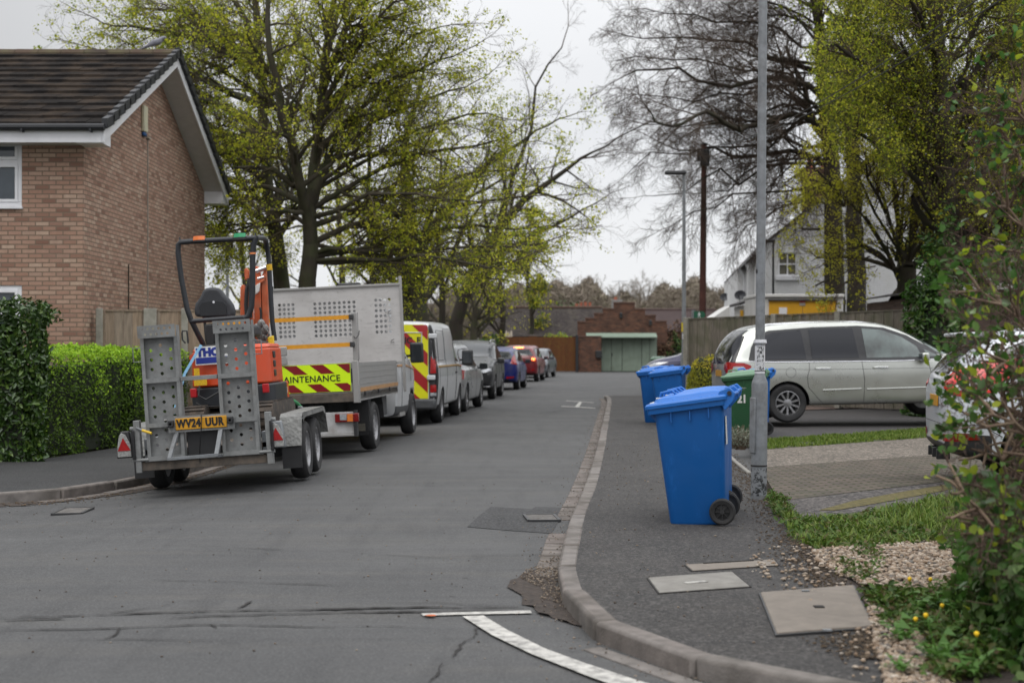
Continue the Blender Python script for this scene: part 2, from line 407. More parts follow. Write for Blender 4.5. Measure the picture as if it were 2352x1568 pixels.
# road: one gridded sheet with its camber
xs = np.concatenate([np.arange(-60,-8,4.), np.arange(-8,6.01,.3), np.arange(8,40,4.)]); ys = np.concatenate([np.arange(-2,30,.5), np.arange(30,92.1,2.)])
xs = np.array(xs); V = np.array([(x, y, hz(x,y)) for y in ys for x in xs]); nx = len(xs)
Fq = np.array([(j*nx+i, j*nx+i+1, (j+1)*nx+i+1, (j+1)*nx+i) for j in range(len(ys)-1) for i in range(nx-1)])
struct(npmesh('road', V, Fq, m_road, smooth=True))
# right kerb polyline (top outer edge, z=.1)
KR = [(2.65,41),(2.59,38.4),(1.77,27.6),(1.14,19.2),(.735,14.2),(.476,11.6),(.345,9.8),(.262,8.55),(.275,8.1),(.315,7.6),(.385,7.1),(.53,6.68),(.74,6.3),(.97,5.98),(1.25,5.7),(1.7,5.4),(2.4,5.05),(4.0,4.6),(8,4.0)]
def resample(pl, step):
    out = [Vector((*pl[0],0))]; pts = [Vector((*p,0)) for p in pl]; acc = 0
    for a, b in zip(pts, pts[1:]):
        L = (b-a).length; d = step-acc
        while d <= L: out.append(a+(b-a)*d/L); d += step
        acc = L-(d-step)
    out.append(pts[-1]); return out
def smooth_pl(pl, it=2):
    for _ in range(it):
        q = [pl[0]]
        for a, b in zip(pl, pl[1:]): q += [(a[0]*.75+b[0]*.25, a[1]*.75+b[1]*.25), (a[0]*.25+b[0]*.75, a[1]*.25+b[1]*.75)]
        pl = q+[pl[-1]]
    return pl
KRs = smooth_pl(KR)
def kerb_row(pl, off0, off1, z0, z1, step, name, m, gap=.011, rnd=.006, seed=1, bev=.012, skip=None):
    rg = random.Random(seed); rs = resample(pl, step); mb = MB()
    for a, b in zip(rs, rs[1:]):
        if (b-a).length < .03: continue
        if skip and skip((a+b)/2): continue
        d = (b-a).normalized(); nrm = Vector((d.y, -d.x, 0))      # to the left of travel when going toward camera
        a2 = a+d*gap; b2 = b-d*gap; t = rg.uniform(-rnd, rnd); q = []
        for p in (a2, b2):
            for o in (off0, off1): q.append(p+nrm*o)
        z0f = z0 if callable(z0) else (lambda x,y: z0); 
        vs = [(p.x,p.y,z0f(p.x,p.y)) for p in q]+[(p.x,p.y,(z1(p.x,p.y) if callable(z1) else z1)+t) for p in q]
        mb.add(vs, [(0,1,3,2),(4,6,7,5),(0,4,5,1),(2,3,7,6),(0,2,6,4),(1,5,7,3)])
    return struct(mb.build(name, m, bevel=bev, seg=2))
# travelling far->near (y falling): nrm=(dy,-dx) with d=(-,-) -> (-1,..): points to -x = road side
kerb_row(KRs, -.125, 0, -.1, .1, .92, 'kerb', m_kerb, bev=.02)
kerb_row(KRs, .005, .155, -.1, .012, .3, 'gutter_channel', m_chan, seed=4, bev=.006, rnd=.004,
         skip=lambda p: (5.2 < p.y < 8.9) or p.y < 3 or (11.1 < p.y < 12.1))
kerb_row(KRs, .03, .13, -.1, .006, .9, 'gutter_channel', m_kerb, seed=6, bev=.006, skip=lambda p: p.y > 7.2)
# left kerb
KL = [(-40,10.5),(-14,12.3),(-9,12.9),(-6.6,13.55),(-5.1,14.2),(-4.55,14.8),(-4.28,15.8),(-4.15,16.5),(-3.95,18.5),(-3.8,20),(-3.5,24),(-3.3,28),(-2.9,33),(-2.25,41),(-1.4,51),(-.6,63),(.3,72),(1,80)]
KLs = smooth_pl(KL)
kerb_row(KLs, -.125, .0, -.25, .0, .92, 'kerb', m_kerb, seed=9, bev=.02)
kerb_row(KLs, .02, .17, -.25, lambda x,y: hz(x+.1,y)+.012, .45, 'gutter_channel', m_chan, seed=11, bev=.006, skip=lambda p: not (14.6 < p.y < 19))
def area(name, poly, z, m, depth=.3, kind=True, top=True):
    mb = MB(); mb.prism([(p[0],p[1]) for p in poly], z-depth, z)
    o = mb.build(name, m); 
    if kind: struct(o)
    return o
def offs(pl, o):
    r = []
    for i, p in enumerate(pl):
        a = Vector(pl[max(0,i-1)]); b = Vector(pl[min(len(pl)-1,i+1)]); d = (b-a).normalized(); r.append((p[0]+d.y*o, p[1]-d.x*o))
    return r
# left pavement with hedge line behind
inner = offs(KLs, -.11); inner = [p for p in inner]
area('pavement', inner + [(-6,80),(-6,60),(-4.6,36),(-5.3,24),(-6.0,19.6),(-6.2,18.6),(-12,18.4),(-40,18.4)], -.003, m_pave_l)
area('grass', [(-6.4,18.9),(-5.4,24),(-4.7,36),(-6.1,60),(-6.1,80),(-14,110),(-90,110),(-90,18.5),(-12,18.5)], -.02, m_earth)
# right pavement
inner = [p for p in offs(KRs, -.115) if p[1] > 4.1]
BR = [(4.2,41),(3.7,30),(3.3,24),(2.81,19.2),(2.54,15.2),(2.29,12.6),(2.05,10.26),(1.92,9.0),(1.80,7.6),(1.70,6.68),(1.64,6.2),(1.8,5.8),(2.6,5.4),(8,4.7)]
area('pavement', inner+[(8.2,4.2)] + BR[::-1][1:], .094, m_pave)
# right-hand land in strips (each strip between two lines)
def ln(u1,v1,u2,v2,z=.1):
    a = G(u1,v1,z); b = G(u2,v2,z); d = (b-a); return a, a+d*((22-a.x)/d.x) if d.x>0.1 else b
def strip(name, A, B, z, m, x0a=None, x0b=None, kind=True):
    a0,a1 = A; b0,b1 = B; return area(name, [a0[:2],a1[:2],b1[:2],b0[:2]], z, m, kind=kind)
Lf = (Vector((4.0,36,0)), Vector((22,36,0)))
La = ln(1640,948,2130,930)
Lb = ln(1725,1013,2140,984)
Lc = ln(1728,1034,2140,1004)
Ld = ln(1745,1073,2156,1044)
Le = ln(1790,1150,2183,1104)
Lf2 = ln(1845,1192,2095,1158)
Lg = ln(1845,1258,2291,1232)
Lh = (G(1980,1352,.1), Vector((14,8.2,0)))
area('driveway', [(3.3,30.6),La[0][:2],La[1][:2],(22,40),(4.6,40)], .098, m_paver_r)
area('driveway', [La[0][:2],(3.2,25),(2.9,20.5),Lb[0][:2],Lb[1][:2],La[1][:2]], .098, m_drive)
struct(strip('earth', Lb, Lc, .101, m_earth))
strip('driveway', Lc, Ld, .100, m_aggl)
strip('driveway', Ld, Le, .103, m_paver)
strip('driveway', Le, Lf2, .100, m_aggd)
area('earth', [Lf2[0][:2],(1.98,10.3),Lg[0][:2],Lg[1][:2],Lf2[1][:2]], .099, m_earth)
area('earth', [(1.9,9.3),(1.72,7.7),(1.68,6.7),(1.62,6.2),(1.78,5.78),(2.6,5.38),(8,4.68),(22,4.3),Lg[1][:2],Lg[0][:2]], .0985, m_dirt)
area('earth', [(4.2,41),(22,41),(60,60),(60,110),(16,110),(9,92),(8,60)], .0, m_earth)
area('driveway', [(X(1512,41.8),41.8),(16,41.8),(16,46),(X(1512,44)+.25,46)], .22, m_drive, depth=.4)
struct(ribbon('kerb', [(1398,914),(1440,910),(1495,906)], [(1402,919),(1445,914),(1495,909.5)], .11, m_kerb)) if False else None
# far turning head verge
# concrete edging strip by the lamp
mb = MB(); e = [G(1655,1030,.1),G(1672,1045,.1),G(1690,1062,.1),G(1722,1088,.1)]
for a,b in zip(e,e[1:]): mb.bar(a+Vector((0,0,.0)), b, .05, .04)
struct(mb.build('edging', m_conc, bevel=.01))
# covers
def cover(uvs, z, name, m, label, extra=None, sh=.0):
    q = [G(u,v,z) for u,v in uvs]; c = sum(q, Vector())/4; t = thing(name, label, 'cover', c)
    fr = [c+(p-c)*1.018-c for p in q]; lid = [c+(p-c)*.985-c for p in q]
    mb = MB(); mb.prism([p[:2] for p in fr], -.05, .002); mb.build('frame', m_crack if not sh else m_steel, t)
    mb = MB(); mb.prism([p[:2] for p in lid], -.04, .0055+sh); l = mb.build('lid', m, t, bevel=.006)
    return t, l, q, c
t1,l1,q1,c1 = cover([(1573,1297),(1780,1285),(1790,1298),(1590,1311)], .098, 'utility_cover', m_conc2, 'narrow weathered concrete strip cover, farthest of the covers in the tarmac')
mb = MB(); a = (q1[0]*.8+q1[1]*.2+q1[3]*.0)-c1; b=(q1[0]*.25+q1[1]*.75)-c1; mb.bar(Vector((a.x,a.y-.02,.008)),Vector((b.x,b.y-.02,.008)),.012,.006); mb.build('slot', m_crack, l1)
t2,l2,q2,c2 = cover([(1487,1327),(1683,1313),(1724,1347),(1513,1362)], .098, 'utility_cover', m_conc, 'smooth grey concrete cover with a white bar on it')
mb = MB(); a = G(1575,1337,.11)-c2; b = G(1622,1333,.11)-c2; mb.bar(Vector((a.x,a.y,.0085)), Vector((b.x,b.y,.0085)), .04,.006); mb.build('white_bar', m_paint, l2)
t3,l3,q3,c3 = cover([(1745,1362),(1962,1345),(2008,1440),(1783,1457)], .104, 'utility_cover', m_conc2, 'large brown concrete access cover nearest the camera, slightly proud of the tarmac', sh=.004)
mb = MB()
for uu,vv in ((1850,1359),(1900,1450)):
    a = G(uu,vv,.11)-c3; mb.box(a.x-.02,a.x+.02,a.y-.012,a.y+.012,.010,.018); mb.build('lifting_eye', m_galv, l3); mb = MB()
a = G(1881,1395,.11)-c3; mb.box(a.x-.025,a.x+.025,a.y-.025,a.y+.025,.008,.0155,1)
mb.build('lifting_key_hole', [m_galv, m_crack], l3)
# drains
def grate(uvs, label, z):
    q = [G(u,v,z) for u,v in uvs]; c = sum(q, Vector())/4; ex = (q[1]-q[0]+q[2]-q[3])/2; ey = (q[0]-q[3]+q[1]-q[2])/2
    t = thing('drain_grate', label, 'drain', (c.x,c.y,z)); ex.z = ey.z = 0
    mb = MB(); fr = [(-ex-ey)*.5,(ex-ey)*.5,(ex+ey)*.5,(-ex+ey)*.5]
    for i in range(4): mb.bar(fr[i]+Vector((0,0,.006)), fr[(i+1)%4]+Vector((0,0,.006)), .025, .02)
    mb.build('frame', m_steel, t)
    mb = MB()
    for k in range(9):
        o = ey*((k+.5)/9-.5); mb.bar(-ex*.47+o+Vector((0,0,.004)), ex*.47+o+Vector((0,0,.004)), ey.length/9*.5, .015)
    mb.build('bars', mat('grate_iron',(.15,.14,.13),.7,var=.3,vs=20), t)
    mb = MB(); mb.prism([p[:2] for p in fr], -.1, .003); mb.build('pit', m_crack, t)
pz = .004
mb = MB(); mb.add([G(u,v,pz) for u,v in [(1073,1209),(1100,1184),(1127,1163),(1222,1168),(1230,1163),(1298,1165),(1290,1185),(1266,1224),(1180,1218)]], [tuple(range(9))]); struct(mb.build('road_patch', m_patch))
grate([(1203,1184),(1272,1183),(1285,1197),(1216,1197)], 'steel road gully grate in the dark patch beside the right kerb', .006)
zl = -.03
grate([(150,1169),(213,1167),(188,1181),(118,1182)], 'rusty gully grate in the road near the left kerb', hz(*G(165,1175,-.06)[:2])+.004)
# paint
def ribbon(name, edgeA, edgeB, z, m):
    n = len(edgeA); vs = [G(u,v,z) for u,v in edgeA]+[G(u,v,z) for u,v in edgeB]
    mb = MB(); mb.add(vs, [(i,i+1,n+i+1,n+i) for i in range(n-1)]); return mb.build(name, m)
struct(ribbon('road_marking', [(967,1407.5),(1050,1405),(1130,1403),(1218,1400.5)], [(972,1413),(1050,1410.5),(1130,1409),(1222,1407)], .0085, m_paint))
struct(ribbon('road_marking', [(1110,1412),(1165,1445),(1250,1487),(1340,1520),(1395,1538),(1455,1558),(1530,1580),(1640,1610)], [(1062,1414),(1130,1457),(1220,1500),(1310,1535),(1355,1553),(1410,1572),(1480,1595),(1580,1625)], .0125, m_paint))
struct(ribbon('road_marking', [(1301,919.6),(1364,924)], [(1300,920.4),(1364,924.8)], .008, m_paint))
struct(ribbon('road_marking', [(1289,932),(1367,936)], [(1289,933.4),(1367,937.4)], .008, m_paint))
struct(ribbon('road_marking', [(1320,934),(1330,923)], [(1330,934),(1337,923)], .0085, m_paint))
# cracks: jittered thin ribbons
rg = random.Random(5); mbc = MB()
def crack(pts, wd=.012, z=.0075, jit=.025):
    w3 = [G(u,v,z) for u,v in pts]; fine = []
    for a,b in zip(w3,w3[1:]):
        k = max(2,int((b-a).length/.035))
        for i in range(k): fine.append(a+(b-a)*i/k)
    fine.append(w3[-1]); L = []; Rr = []; sd = rg.uniform(0,99); N = len(fine)
    for i,p in enumerate(fine):
        d = fine[min(i+1,N-1)]-fine[max(i-1,0)]; n = Vector((-d.y,d.x,0)).normalized()
        o = mnoise.noise(Vector((p.x*2.2,p.y*2.2,sd)))*jit*1.3+mnoise.noise(Vector((p.x*11,p.y*11,sd)))*jit*.7+rg.uniform(-1,1)*.0035
        w1 = wd*.9*max(.14,.6+1.1*mnoise.noise(Vector((p.x*3,p.y*3,sd+9)))+rg.uniform(-.25,.25))*min(1,.15+8*min(i,N-1-i)/N)
        zv = Vector((0,0,hz(p.x,p.y))); L.append(p+n*(o+w1)+zv); Rr.append(p+n*(o-w1)+zv)
    mbc.add(L+Rr,[(i,i+1,N+i+1,N+i) for i in range(N-1)])
crack([(0,1416),(200,1411),(330,1406),(520,1400),(800,1395),(1000,1394),(1210,1392)], .022)
crack([(0,1424),(150,1420)], .014); crack([(350,1420),(480,1412),(650,1408),(850,1404),(1000,1404),(1190,1402)], .02)
crack([(0,1446),(180,1443),(400,1437),(500,1433),(700,1436),(1000,1437)], .010)
crack([(480,1432),(500,1440)], .014); crack([(240,1465),(260,1455),(275,1440)], .012)
crack([(540,1395),(560,1388),(580,1378)], .010); crack([(250,1407),(350,1392),(460,1375)], .007)
crack([(350,1330),(600,1336),(800,1342)], .007); crack([(360,1250),(520,1255),(660,1262)], .005)
crack([(760,1266),(1020,1280),(1300,1268)], .005, jit=.04); crack([(60,1465),(500,1468),(1150,1463)], .004)
crack([(1035,1508),(1060,1480),(1090,1460),(1105,1430)], .008); crack([(990,1565),(1010,1540),(1020,1520)], .014)
crack([(1480,1500),(1550,1530),(1600,1568)], .012); crack([(800,1386),(1000,1383),(1200,1392)], .006)
crack([(640,945),(900,947),(1240,950),(1300,940)], .02, jit=.08)
struct(mbc.build('road_cracks', m_crack, fixn=False))
# tar spots row
mb = MB()
for i in range(12):
    t = i/11; p = G(500+t*230+rg.uniform(-8,8) if False else 1016+t*190*1.0+rg.uniform(-6,6), 1385-t*230+rg.uniform(-3,3), .008); r = rg.uniform(.005,.014)
    mb.add([(p.x+r*1.6*math.cos(a), p.y+r*math.sin(a), .008) for a in [k*1.0472 for k in range(6)]], [tuple(range(6))])
struct(mb.build('tar_spots', mat('tar', (.05,.048,.047), .8), fixn=False))
# dirt heap by the kerb + gravel bits
dp = [(1178,1332),(1200,1318),(1232,1312),(1268,1318),(1276,1350),(1300,1388),(1340,1415),(1400,1442),(1470,1470),(1440,1473),(1360,1450),(1290,1428),(1230,1408),(1225,1395),(1200,1390),(1192,1365),(1165,1350)]
dq = []
for i,(a,b) in enumerate(zip(dp, dp[1:]+dp[:1])):
    for k in range(6):
        t = k/6; uq = a[0]+(b[0]-a[0])*t; vq = a[1]+(b[1]-a[1])*t; nn = mnoise.noise(Vector((uq*.06,vq*.06,2)))
        dq.append((uq-9*nn if uq<1250 else uq, vq-5*nn))
wp = [G(u,v,.0) for u,v in dq]; vs,fs = tri_fill([(p.x,p.y) for p in wp], .05)
mb = MB(); mb.add([(p[0],p[1],.0055+.02*max(0,mnoise.noise(Vector((p[0]*9,p[1]*9,0)))+.25)*.6) for p in vs], fs); struct(mb.build('gutter_dirt', m_dirt, smooth=True, fixn=False))
# ---- stones (scatter of small irregular lumps)
def stones(name, n, sampler, smin, smax, mats, seed, zf=lambda x,y: .1, flat=.6):
    rng = np.random.default_rng(seed); V = []; base = np.array([(1,0,0),(-1,0,0),(0,1,0),(0,-1,0),(0,0,1),(0,0,-1)], float)
    FO = np.array([(0,2,4),(2,1,4),(1,3,4),(3,0,4),(2,0,5),(1,2,5),(3,1,5),(0,3,5)])
    # subdivide octahedron once for rounder stones
    vv = [tuple(b) for b in base]; mid = {}; ff = []
    def md(a,b):
        k = (min(a,b),max(a,b))
        if k not in mid:
            p = (np.array(vv[a])+np.array(vv[b])); p /= np.linalg.norm(p); vv.append(tuple(p)); mid[k] = len(vv)-1
        return mid[k]
    for a,b,c in FO:
        x,y,z = md(a,b),md(b,c),md(c,a); ff += [(a,x,z),(x,b,y),(z,y,c),(x,y,z)]
    vv = np.array(vv); ff = np.array(ff); K = len(vv)
    pts = sampler(n, rng); n = len(pts)
    s = rng.uniform(smin, smax, (n,1,1))*rng.uniform(.6,1.3,(n,1,3))*np.array([1,1,flat]); s = s*(1+rng.normal(0,.16,(n,K,1)))
    a = rng.uniform(0,6.28,n); loc = vv[None]*s; ca, sa = np.cos(a)[:,None], np.sin(a)[:,None]
    x = loc[...,0]*ca-loc[...,1]*sa; y = loc[...,0]*sa+loc[...,1]*ca
    V = np.stack([x+pts[:,0:1], y+pts[:,1:2], loc[...,2]+pts[:,2:3]], -1).reshape(-1,3)
    Fq = (ff[None]+np.arange(n)[:,None,None]*K).reshape(-1,3)
    return npmesh(name, V, Fq, mats)
def in_poly(poly):
    poly = [(p[0],p[1]) for p in poly]
    P2 = np.array(poly)
    def f(x, y):
        c = np.zeros(len(x), bool); j = len(P2)-1
        for i in range(len(P2)):
            xi,yi = P2[i]; xj,yj = P2[j]
            m = ((yi>y)!=(yj>y)) & (x < (xj-xi)*(y-yi)/(yj-yi+1e-12)+xi); c ^= m; j = i
        return c
    return f
def poly_sampler(poly, z, jit=0):
    f = in_poly(poly); P2 = np.array([(p[0],p[1]) for p in poly])
    def s(n, rng):
        x = rng.uniform(P2[:,0].min(), P2[:,0].max(), n*4); y = rng.uniform(P2[:,1].min(), P2[:,1].max(), n*4)
        k = f(x,y); x = x[k][:n]; y = y[k][:n]; zz = np.array([z(a,b) for a,b in zip(x,y)]) if callable(z) else np.full(len(x), z)
        return np.stack([x,y,zz+rng.uniform(0,jit,len(x)) if jit else zz],1)
    return s
m_gravel = isl('gravel_stone', [(.30,.22,.15),(.39,.31,.235),(.20,.13,.08),(.48,.41,.34),(.27,.19,.125),(.13,.12,.11),(.35,.25,.17),(.50,.44,.37),(.23,.155,.10)], .8, var=.35, vs=40)
m_bits = isl('small_bits', [(.16,.12,.09),(.27,.22,.17),(.07,.05,.035),(.12,.10,.085),(.05,.038,.028)], .85)
GP = [G(u,v,.1) for u,v in [(1880,1300),(1865,1270),(1930,1262),(2010,1255),(2090,1250),(2200,1238),(2290,1236),(2420,1235),(2420,1400),(2250,1375),(2100,1368),(1985,1350),(1940,1325)]]
o = stones('gravel', 7800, poly_sampler(GP, .108, .02), .010, .019, m_gravel, 3); tag(o, None or 'loose pale buff gravel spread beside the tarmac and weeds', 'gravel', kind='stuff')
o = stones('gravel', 280, poly_sampler([G(u,v,.1) for u,v in [(1780,1240),(1860,1255),(1900,1290),(1965,1340),(2010,1430),(2040,1568),(1960,1568),(1900,1440),(1800,1350),(1700,1300)]], .104, .004), .006, .016, m_gravel, 13); tag(o, 'stray gravel stones scattered on the dark pavement', 'gravel', kind='stuff')
o = stones('gravel', 1500, poly_sampler([G(u,v,.1) for u,v in [(1990,1380),(2050,1400),(2130,1480),(2200,1600),(2040,1600),(2015,1500)]], .104, .012), .006, .018, m_gravel, 14); tag(o, 'mixed gravel and soil at the edge of the weedy bed', 'gravel', kind='stuff')
o = stones('debris', 2600, poly_sampler([((p.x+.2)*1.45-.2, (p.y-7.6)*1.3+7.6) for p in wp], .012, .006), .002, .008, m_bits, 5); tag(o, 'grit and small stones lying in the gutter dirt', 'debris', kind='stuff')
def ks(n, rng):
    rs = [p for p in resample(KRs, .05) if p.y > 5]; i = rng.integers(0, len(rs)-1, n); q = np.array([(rs[k].x, rs[k].y) for k in i])
    q[:,0] -= np.abs(rng.normal(0,.12,n))+.01; return np.stack([q[:,0],q[:,1],np.full(n,.016)],1)
o = stones('debris', 1500, ks, .002, .007, m_bits, 6); tag(o, 'fine grit and crumbs lying along the right gutter', 'debris', kind='stuff')
o = stones('debris', 420, poly_sampler([G(u,v,.1) for u,v in [(1345,1250),(1400,1000),(1640,1010),(1800,1200),(1900,1330),(2000,1560),(1600,1480),(1350,1390)]], .097, .002), .003, .009, m_bits, 8); tag(o, 'tiny pale stones dotted over the right pavement', 'debris', kind='stuff')
def ks2(n, rng):
    rs = [p for p in resample(KLs, .05) if 12 < p.y < 20]; i = rng.integers(0, len(rs)-1, n); q = np.array([(rs[k].x, rs[k].y) for k in i])
    d = np.abs(rng.normal(0,.22,n))+.02; x = q[:,0]+d*.7; y = q[:,1]-d*.7
    return np.stack([x,y,np.array([hz(a,b) for a,b in zip(x,y)])+.012],1)
m_leaflit = isl('leaf_litter', [(.10,.06,.035),(.06,.04,.025),(.16,.11,.06),(.05,.035,.03)], .9)
o = stones('debris', 2500, ks2, .004, .014, m_leaflit, 7, flat=.3); tag(o, 'brown leaf litter along the left kerb', 'debris', kind='stuff')
mb = MB()
kl = [p for p in resample(KLs, .2) if 12.5 < p.y < 19.5]
for a,b in zip(kl,kl[1:]):
    d=(b-a).normalized(); n=Vector((d.y,-d.x,0)); wd=.30+.08*math.sin(a.x*7); q=[a+n*.01,b+n*.01,b+n*wd,a+n*wd]
    mb.add([(p.x,p.y,hz(p.x,p.y)+.006+.002*(i<2)) for i,p in enumerate(q)],[(0,1,2,3)])
struct(mb.build('gutter_dirt', m_dirt, fixn=False))

# orange survey spots, soil and leaf crumbs along the pavement edge
mb = MB()
for u,v,r in ((990,1418,.03),):
    p = G(u,v,.0); q=[(p.x+r*(1+.3*math.sin(3*a+u))*math.cos(a), p.y+r*.8*math.sin(a)) for a in [k*.5236 for k in range(12)]]; mb.add([(x,y,.0165 if v<1415 else .0145) for x,y in q],[tuple(range(12))])
struct(mb.build('paint_spots', mat('orange_spray', (.42,.10,.03), .8, var=.5, vs=60), fixn=False))
def edge_s(n, rng):
    b = BR[2:11]; i = rng.integers(0,len(b)-1,n); t = rng.uniform(0,1,n); A=np.array(b); p=A[i]*(1-t[:,None])+A[i+1]*t[:,None]
    return np.stack([p[:,0]+rng.normal(-.05,.10,n), p[:,1]+rng.normal(0,.03,n), np.full(n,.103)],1)
m_soil = isl('soil_bits', [(.05,.035,.022),(.085,.06,.04),(.035,.026,.018),(.12,.09,.06)], .95)
o = stones('debris', 5200, edge_s, .003, .011, m_soil, 21, flat=.4); tag(o, 'brown soil crumbs along the edge of the right pavement', 'debris', kind='stuff')
def rs_(n, rng):
    x = rng.uniform(-5,1.5,n); y = rng.uniform(5.8,16,n)**1.0; return np.stack([x,y,np.array([hz(a,b) for a,b in zip(x,y)])+.004],1)
o = stones('debris', 520, rs_, .003, .008, m_bits, 22, flat=.5); tag(o, 'scattered grit and specks lying on the road surface', 'debris', kind='stuff')
# ------------------------------------------------------------------ vegetation
m_bark = isl('bark', [(.062,.053,.037),(.085,.073,.051)], .9, .8, 25, var=.5, vs=6, dirt=(.045,.055,.02), da=.7, stretch=(1,1,.3))
m_barkd = isl('dark_bark', [(.036,.028,.021),(.052,.041,.031)], .9, .8, 25, var=.5, vs=6, dirt=(.028,.034,.014), da=.6, stretch=(1,1,.3))
m_twig = isl('twig', [(.070,.056,.032),(.10,.082,.048),(.055,.044,.027)], .85)
m_twigd = isl('dark_twig', [(.060,.042,.030),(.085,.060,.042),(.045,.032,.024)], .85)
m_twigp = isl('pale_twig', [(.22,.16,.11),(.13,.085,.06),(.17,.125,.085)], .8)
def leafm(name, cols, trans=.35, rough=.6, spec=.3, g=1.4): return isl(name, [tuple(min(.8,q*g) for q in c) for c in cols], rough, trans=trans, spec=spec)
m_lf_spring = leafm('spring_leaf', [(.25,.255,.018),(.34,.34,.025),(.19,.21,.018),(.40,.38,.035),(.22,.225,.02)], .5, g=1.6)
m_lf_green = leafm('fresh_leaf', [(.13,.17,.010),(.20,.24,.016),(.085,.12,.010),(.24,.27,.024)], .5, g=1.6)
m_lf_yel = leafm('yellow_leaf', [(.26,.25,.02),(.34,.31,.03),(.20,.20,.02)], .4)
m_lf_dark = leafm('evergreen_leaf', [(.03,.055,.012),(.05,.085,.02),(.022,.04,.01),(.07,.11,.03)], .2, .45)
m_lf_laurel = leafm('laurel_leaf', [(.022,.048,.012),(.045,.10,.015),(.015,.036,.007),(.06,.12,.02),(.10,.16,.025)], .15, .34, .5, g=.95)
m_lf_hedge = leafm('hedge_leaf', [(.045,.08,.01),(.08,.15,.012),(.03,.055,.01),(.13,.22,.015)], .3, g=1.15)
m_lf_hedget = leafm('hedge_new_leaf', [(.16,.30,.015),(.24,.38,.02),(.12,.24,.015),(.30,.42,.03)], .35, g=1.4)
m_lf_gold = leafm('golden_leaf', [(.16,.17,.012),(.24,.23,.018),(.09,.11,.012),(.30,.27,.02)], .3)
m_lf_goldt = leafm('golden_tip', [(.40,.33,.02),(.32,.28,.02)], .3)
m_lf_shrub = leafm('shrub_leaf', [(.05,.13,.02),(.08,.19,.03),(.035,.09,.02),(.13,.24,.04)], .35, g=.85)
m_lf_olive = leafm('olive_leaf', [(.045,.055,.010),(.07,.08,.014),(.03,.035,.008),(.09,.10,.02)], .3)
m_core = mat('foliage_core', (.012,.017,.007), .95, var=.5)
m_lav = leafm('lavender_leaf', [(.16,.18,.14),(.22,.24,.19),(.12,.14,.10)], .2)
m_grass = isl('grass_blade', [(.09,.16,.015),(.13,.20,.02),(.05,.09,.012),(.20,.24,.05),(.07,.13,.015)], .6, trans=.3)
m_weed = isl('weed_leaf', [(.05,.10,.015),(.08,.15,.02),(.03,.06,.012),(.10,.17,.03),(.13,.09,.045),(.06,.12,.02)], .6, trans=.3)

def seg_mesh(segs, sides):
    """segs (n,8): p0 p1 r0 r1 -> verts, quads"""
    S = np.asarray(segs, float); n = len(S)
    if n == 0: return np.zeros((0,3)), np.zeros((0,4), int)
    p0, p1 = S[:,:3], S[:,3:6]; r0, r1 = S[:,6], S[:,7]; d = p1-p0; L = np.linalg.norm(d, axis=1, keepdims=True)+1e-9; d = d/L
    p1 = p1+d*(r1[:,None]*.5)
    ref = np.where(np.abs(d[:,2:3])>.9, np.array([[1.,0,0]]), np.array([[0,0,1.]]))
    a = np.cross(d, ref); a /= np.linalg.norm(a,axis=1,keepdims=True); b = np.cross(d, a)
    V = np.empty((n, 2*sides, 3))
    for j in range(sides):
        t = 2*math.pi*j/sides; o = a*math.cos(t)+b*math.sin(t)
        V[:,j] = p0+o*r0[:,None]; V[:,sides+j] = p1+o*r1[:,None]
    Fq = np.array([(j,(j+1)%sides,sides+(j+1)%sides,sides+j) for j in range(sides)])
    return V.reshape(-1,3), (Fq[None]+np.arange(n)[:,None,None]*2*sides).reshape(-1,4)
def leaf_quads(C, size, rng, asp=.6, up=0.0, sv=.35, N=None, fold=True):
    """leaf shaped pairs of quads: 6 verts -> 2 quads (folded along the midrib)"""
    n = len(C); s = size*(1+rng.uniform(-sv,sv,n))
    d = rnd_unit(n, rng); nn = rnd_unit(n, rng)
    if N is not None: nn = nn*.75+N*up; 
    else: nn[:,2] += up
    nn /= np.linalg.norm(nn,axis=1,keepdims=True)
    d = d-nn*(d*nn).sum(1,keepdims=True); d /= (np.linalg.norm(d,axis=1,keepdims=True)+1e-9); t = np.cross(nn, d)
    s = s[:,None]; h = s*asp*.5
    base = C; tip = C+d*s; m1 = C+d*s*.32; m2 = C+d*s*.72; f = nn*s*.12
    V = np.stack([base, m1+t*h+f, m2+t*h*.8+f, tip, m1-t*h+f, m2-t*h*.8+f], 1).reshape(-1,3)
    F1 = np.array([(0,1,2,3),(0,3,5,4)])
    return V, (F1[None]+np.arange(n)[:,None,None]*6).reshape(-1,4)
def leaf_flat(C, size, rng, asp=.6, up=.0, sv=.35):
    n = len(C); s = (size*(1+rng.uniform(-sv,sv,n))*np.where(rng.uniform(0,1,n)<.25,1.35,.9))[:,None]; d = rnd_unit(n,rng); nn = rnd_unit(n,rng); nn[:,2] += up; nn /= np.linalg.norm(nn,axis=1,keepdims=True)
    d = d-nn*(d*nn).sum(1,keepdims=True); d /= (np.linalg.norm(d,axis=1,keepdims=True)+1e-9); t = np.cross(nn,d)*asp*.5
    V = np.stack([C-d*s*.5, C+t*s, C+d*s*.5, C-t*s],1).reshape(-1,3)
    return V, np.arange(n*4).reshape(-1,4)
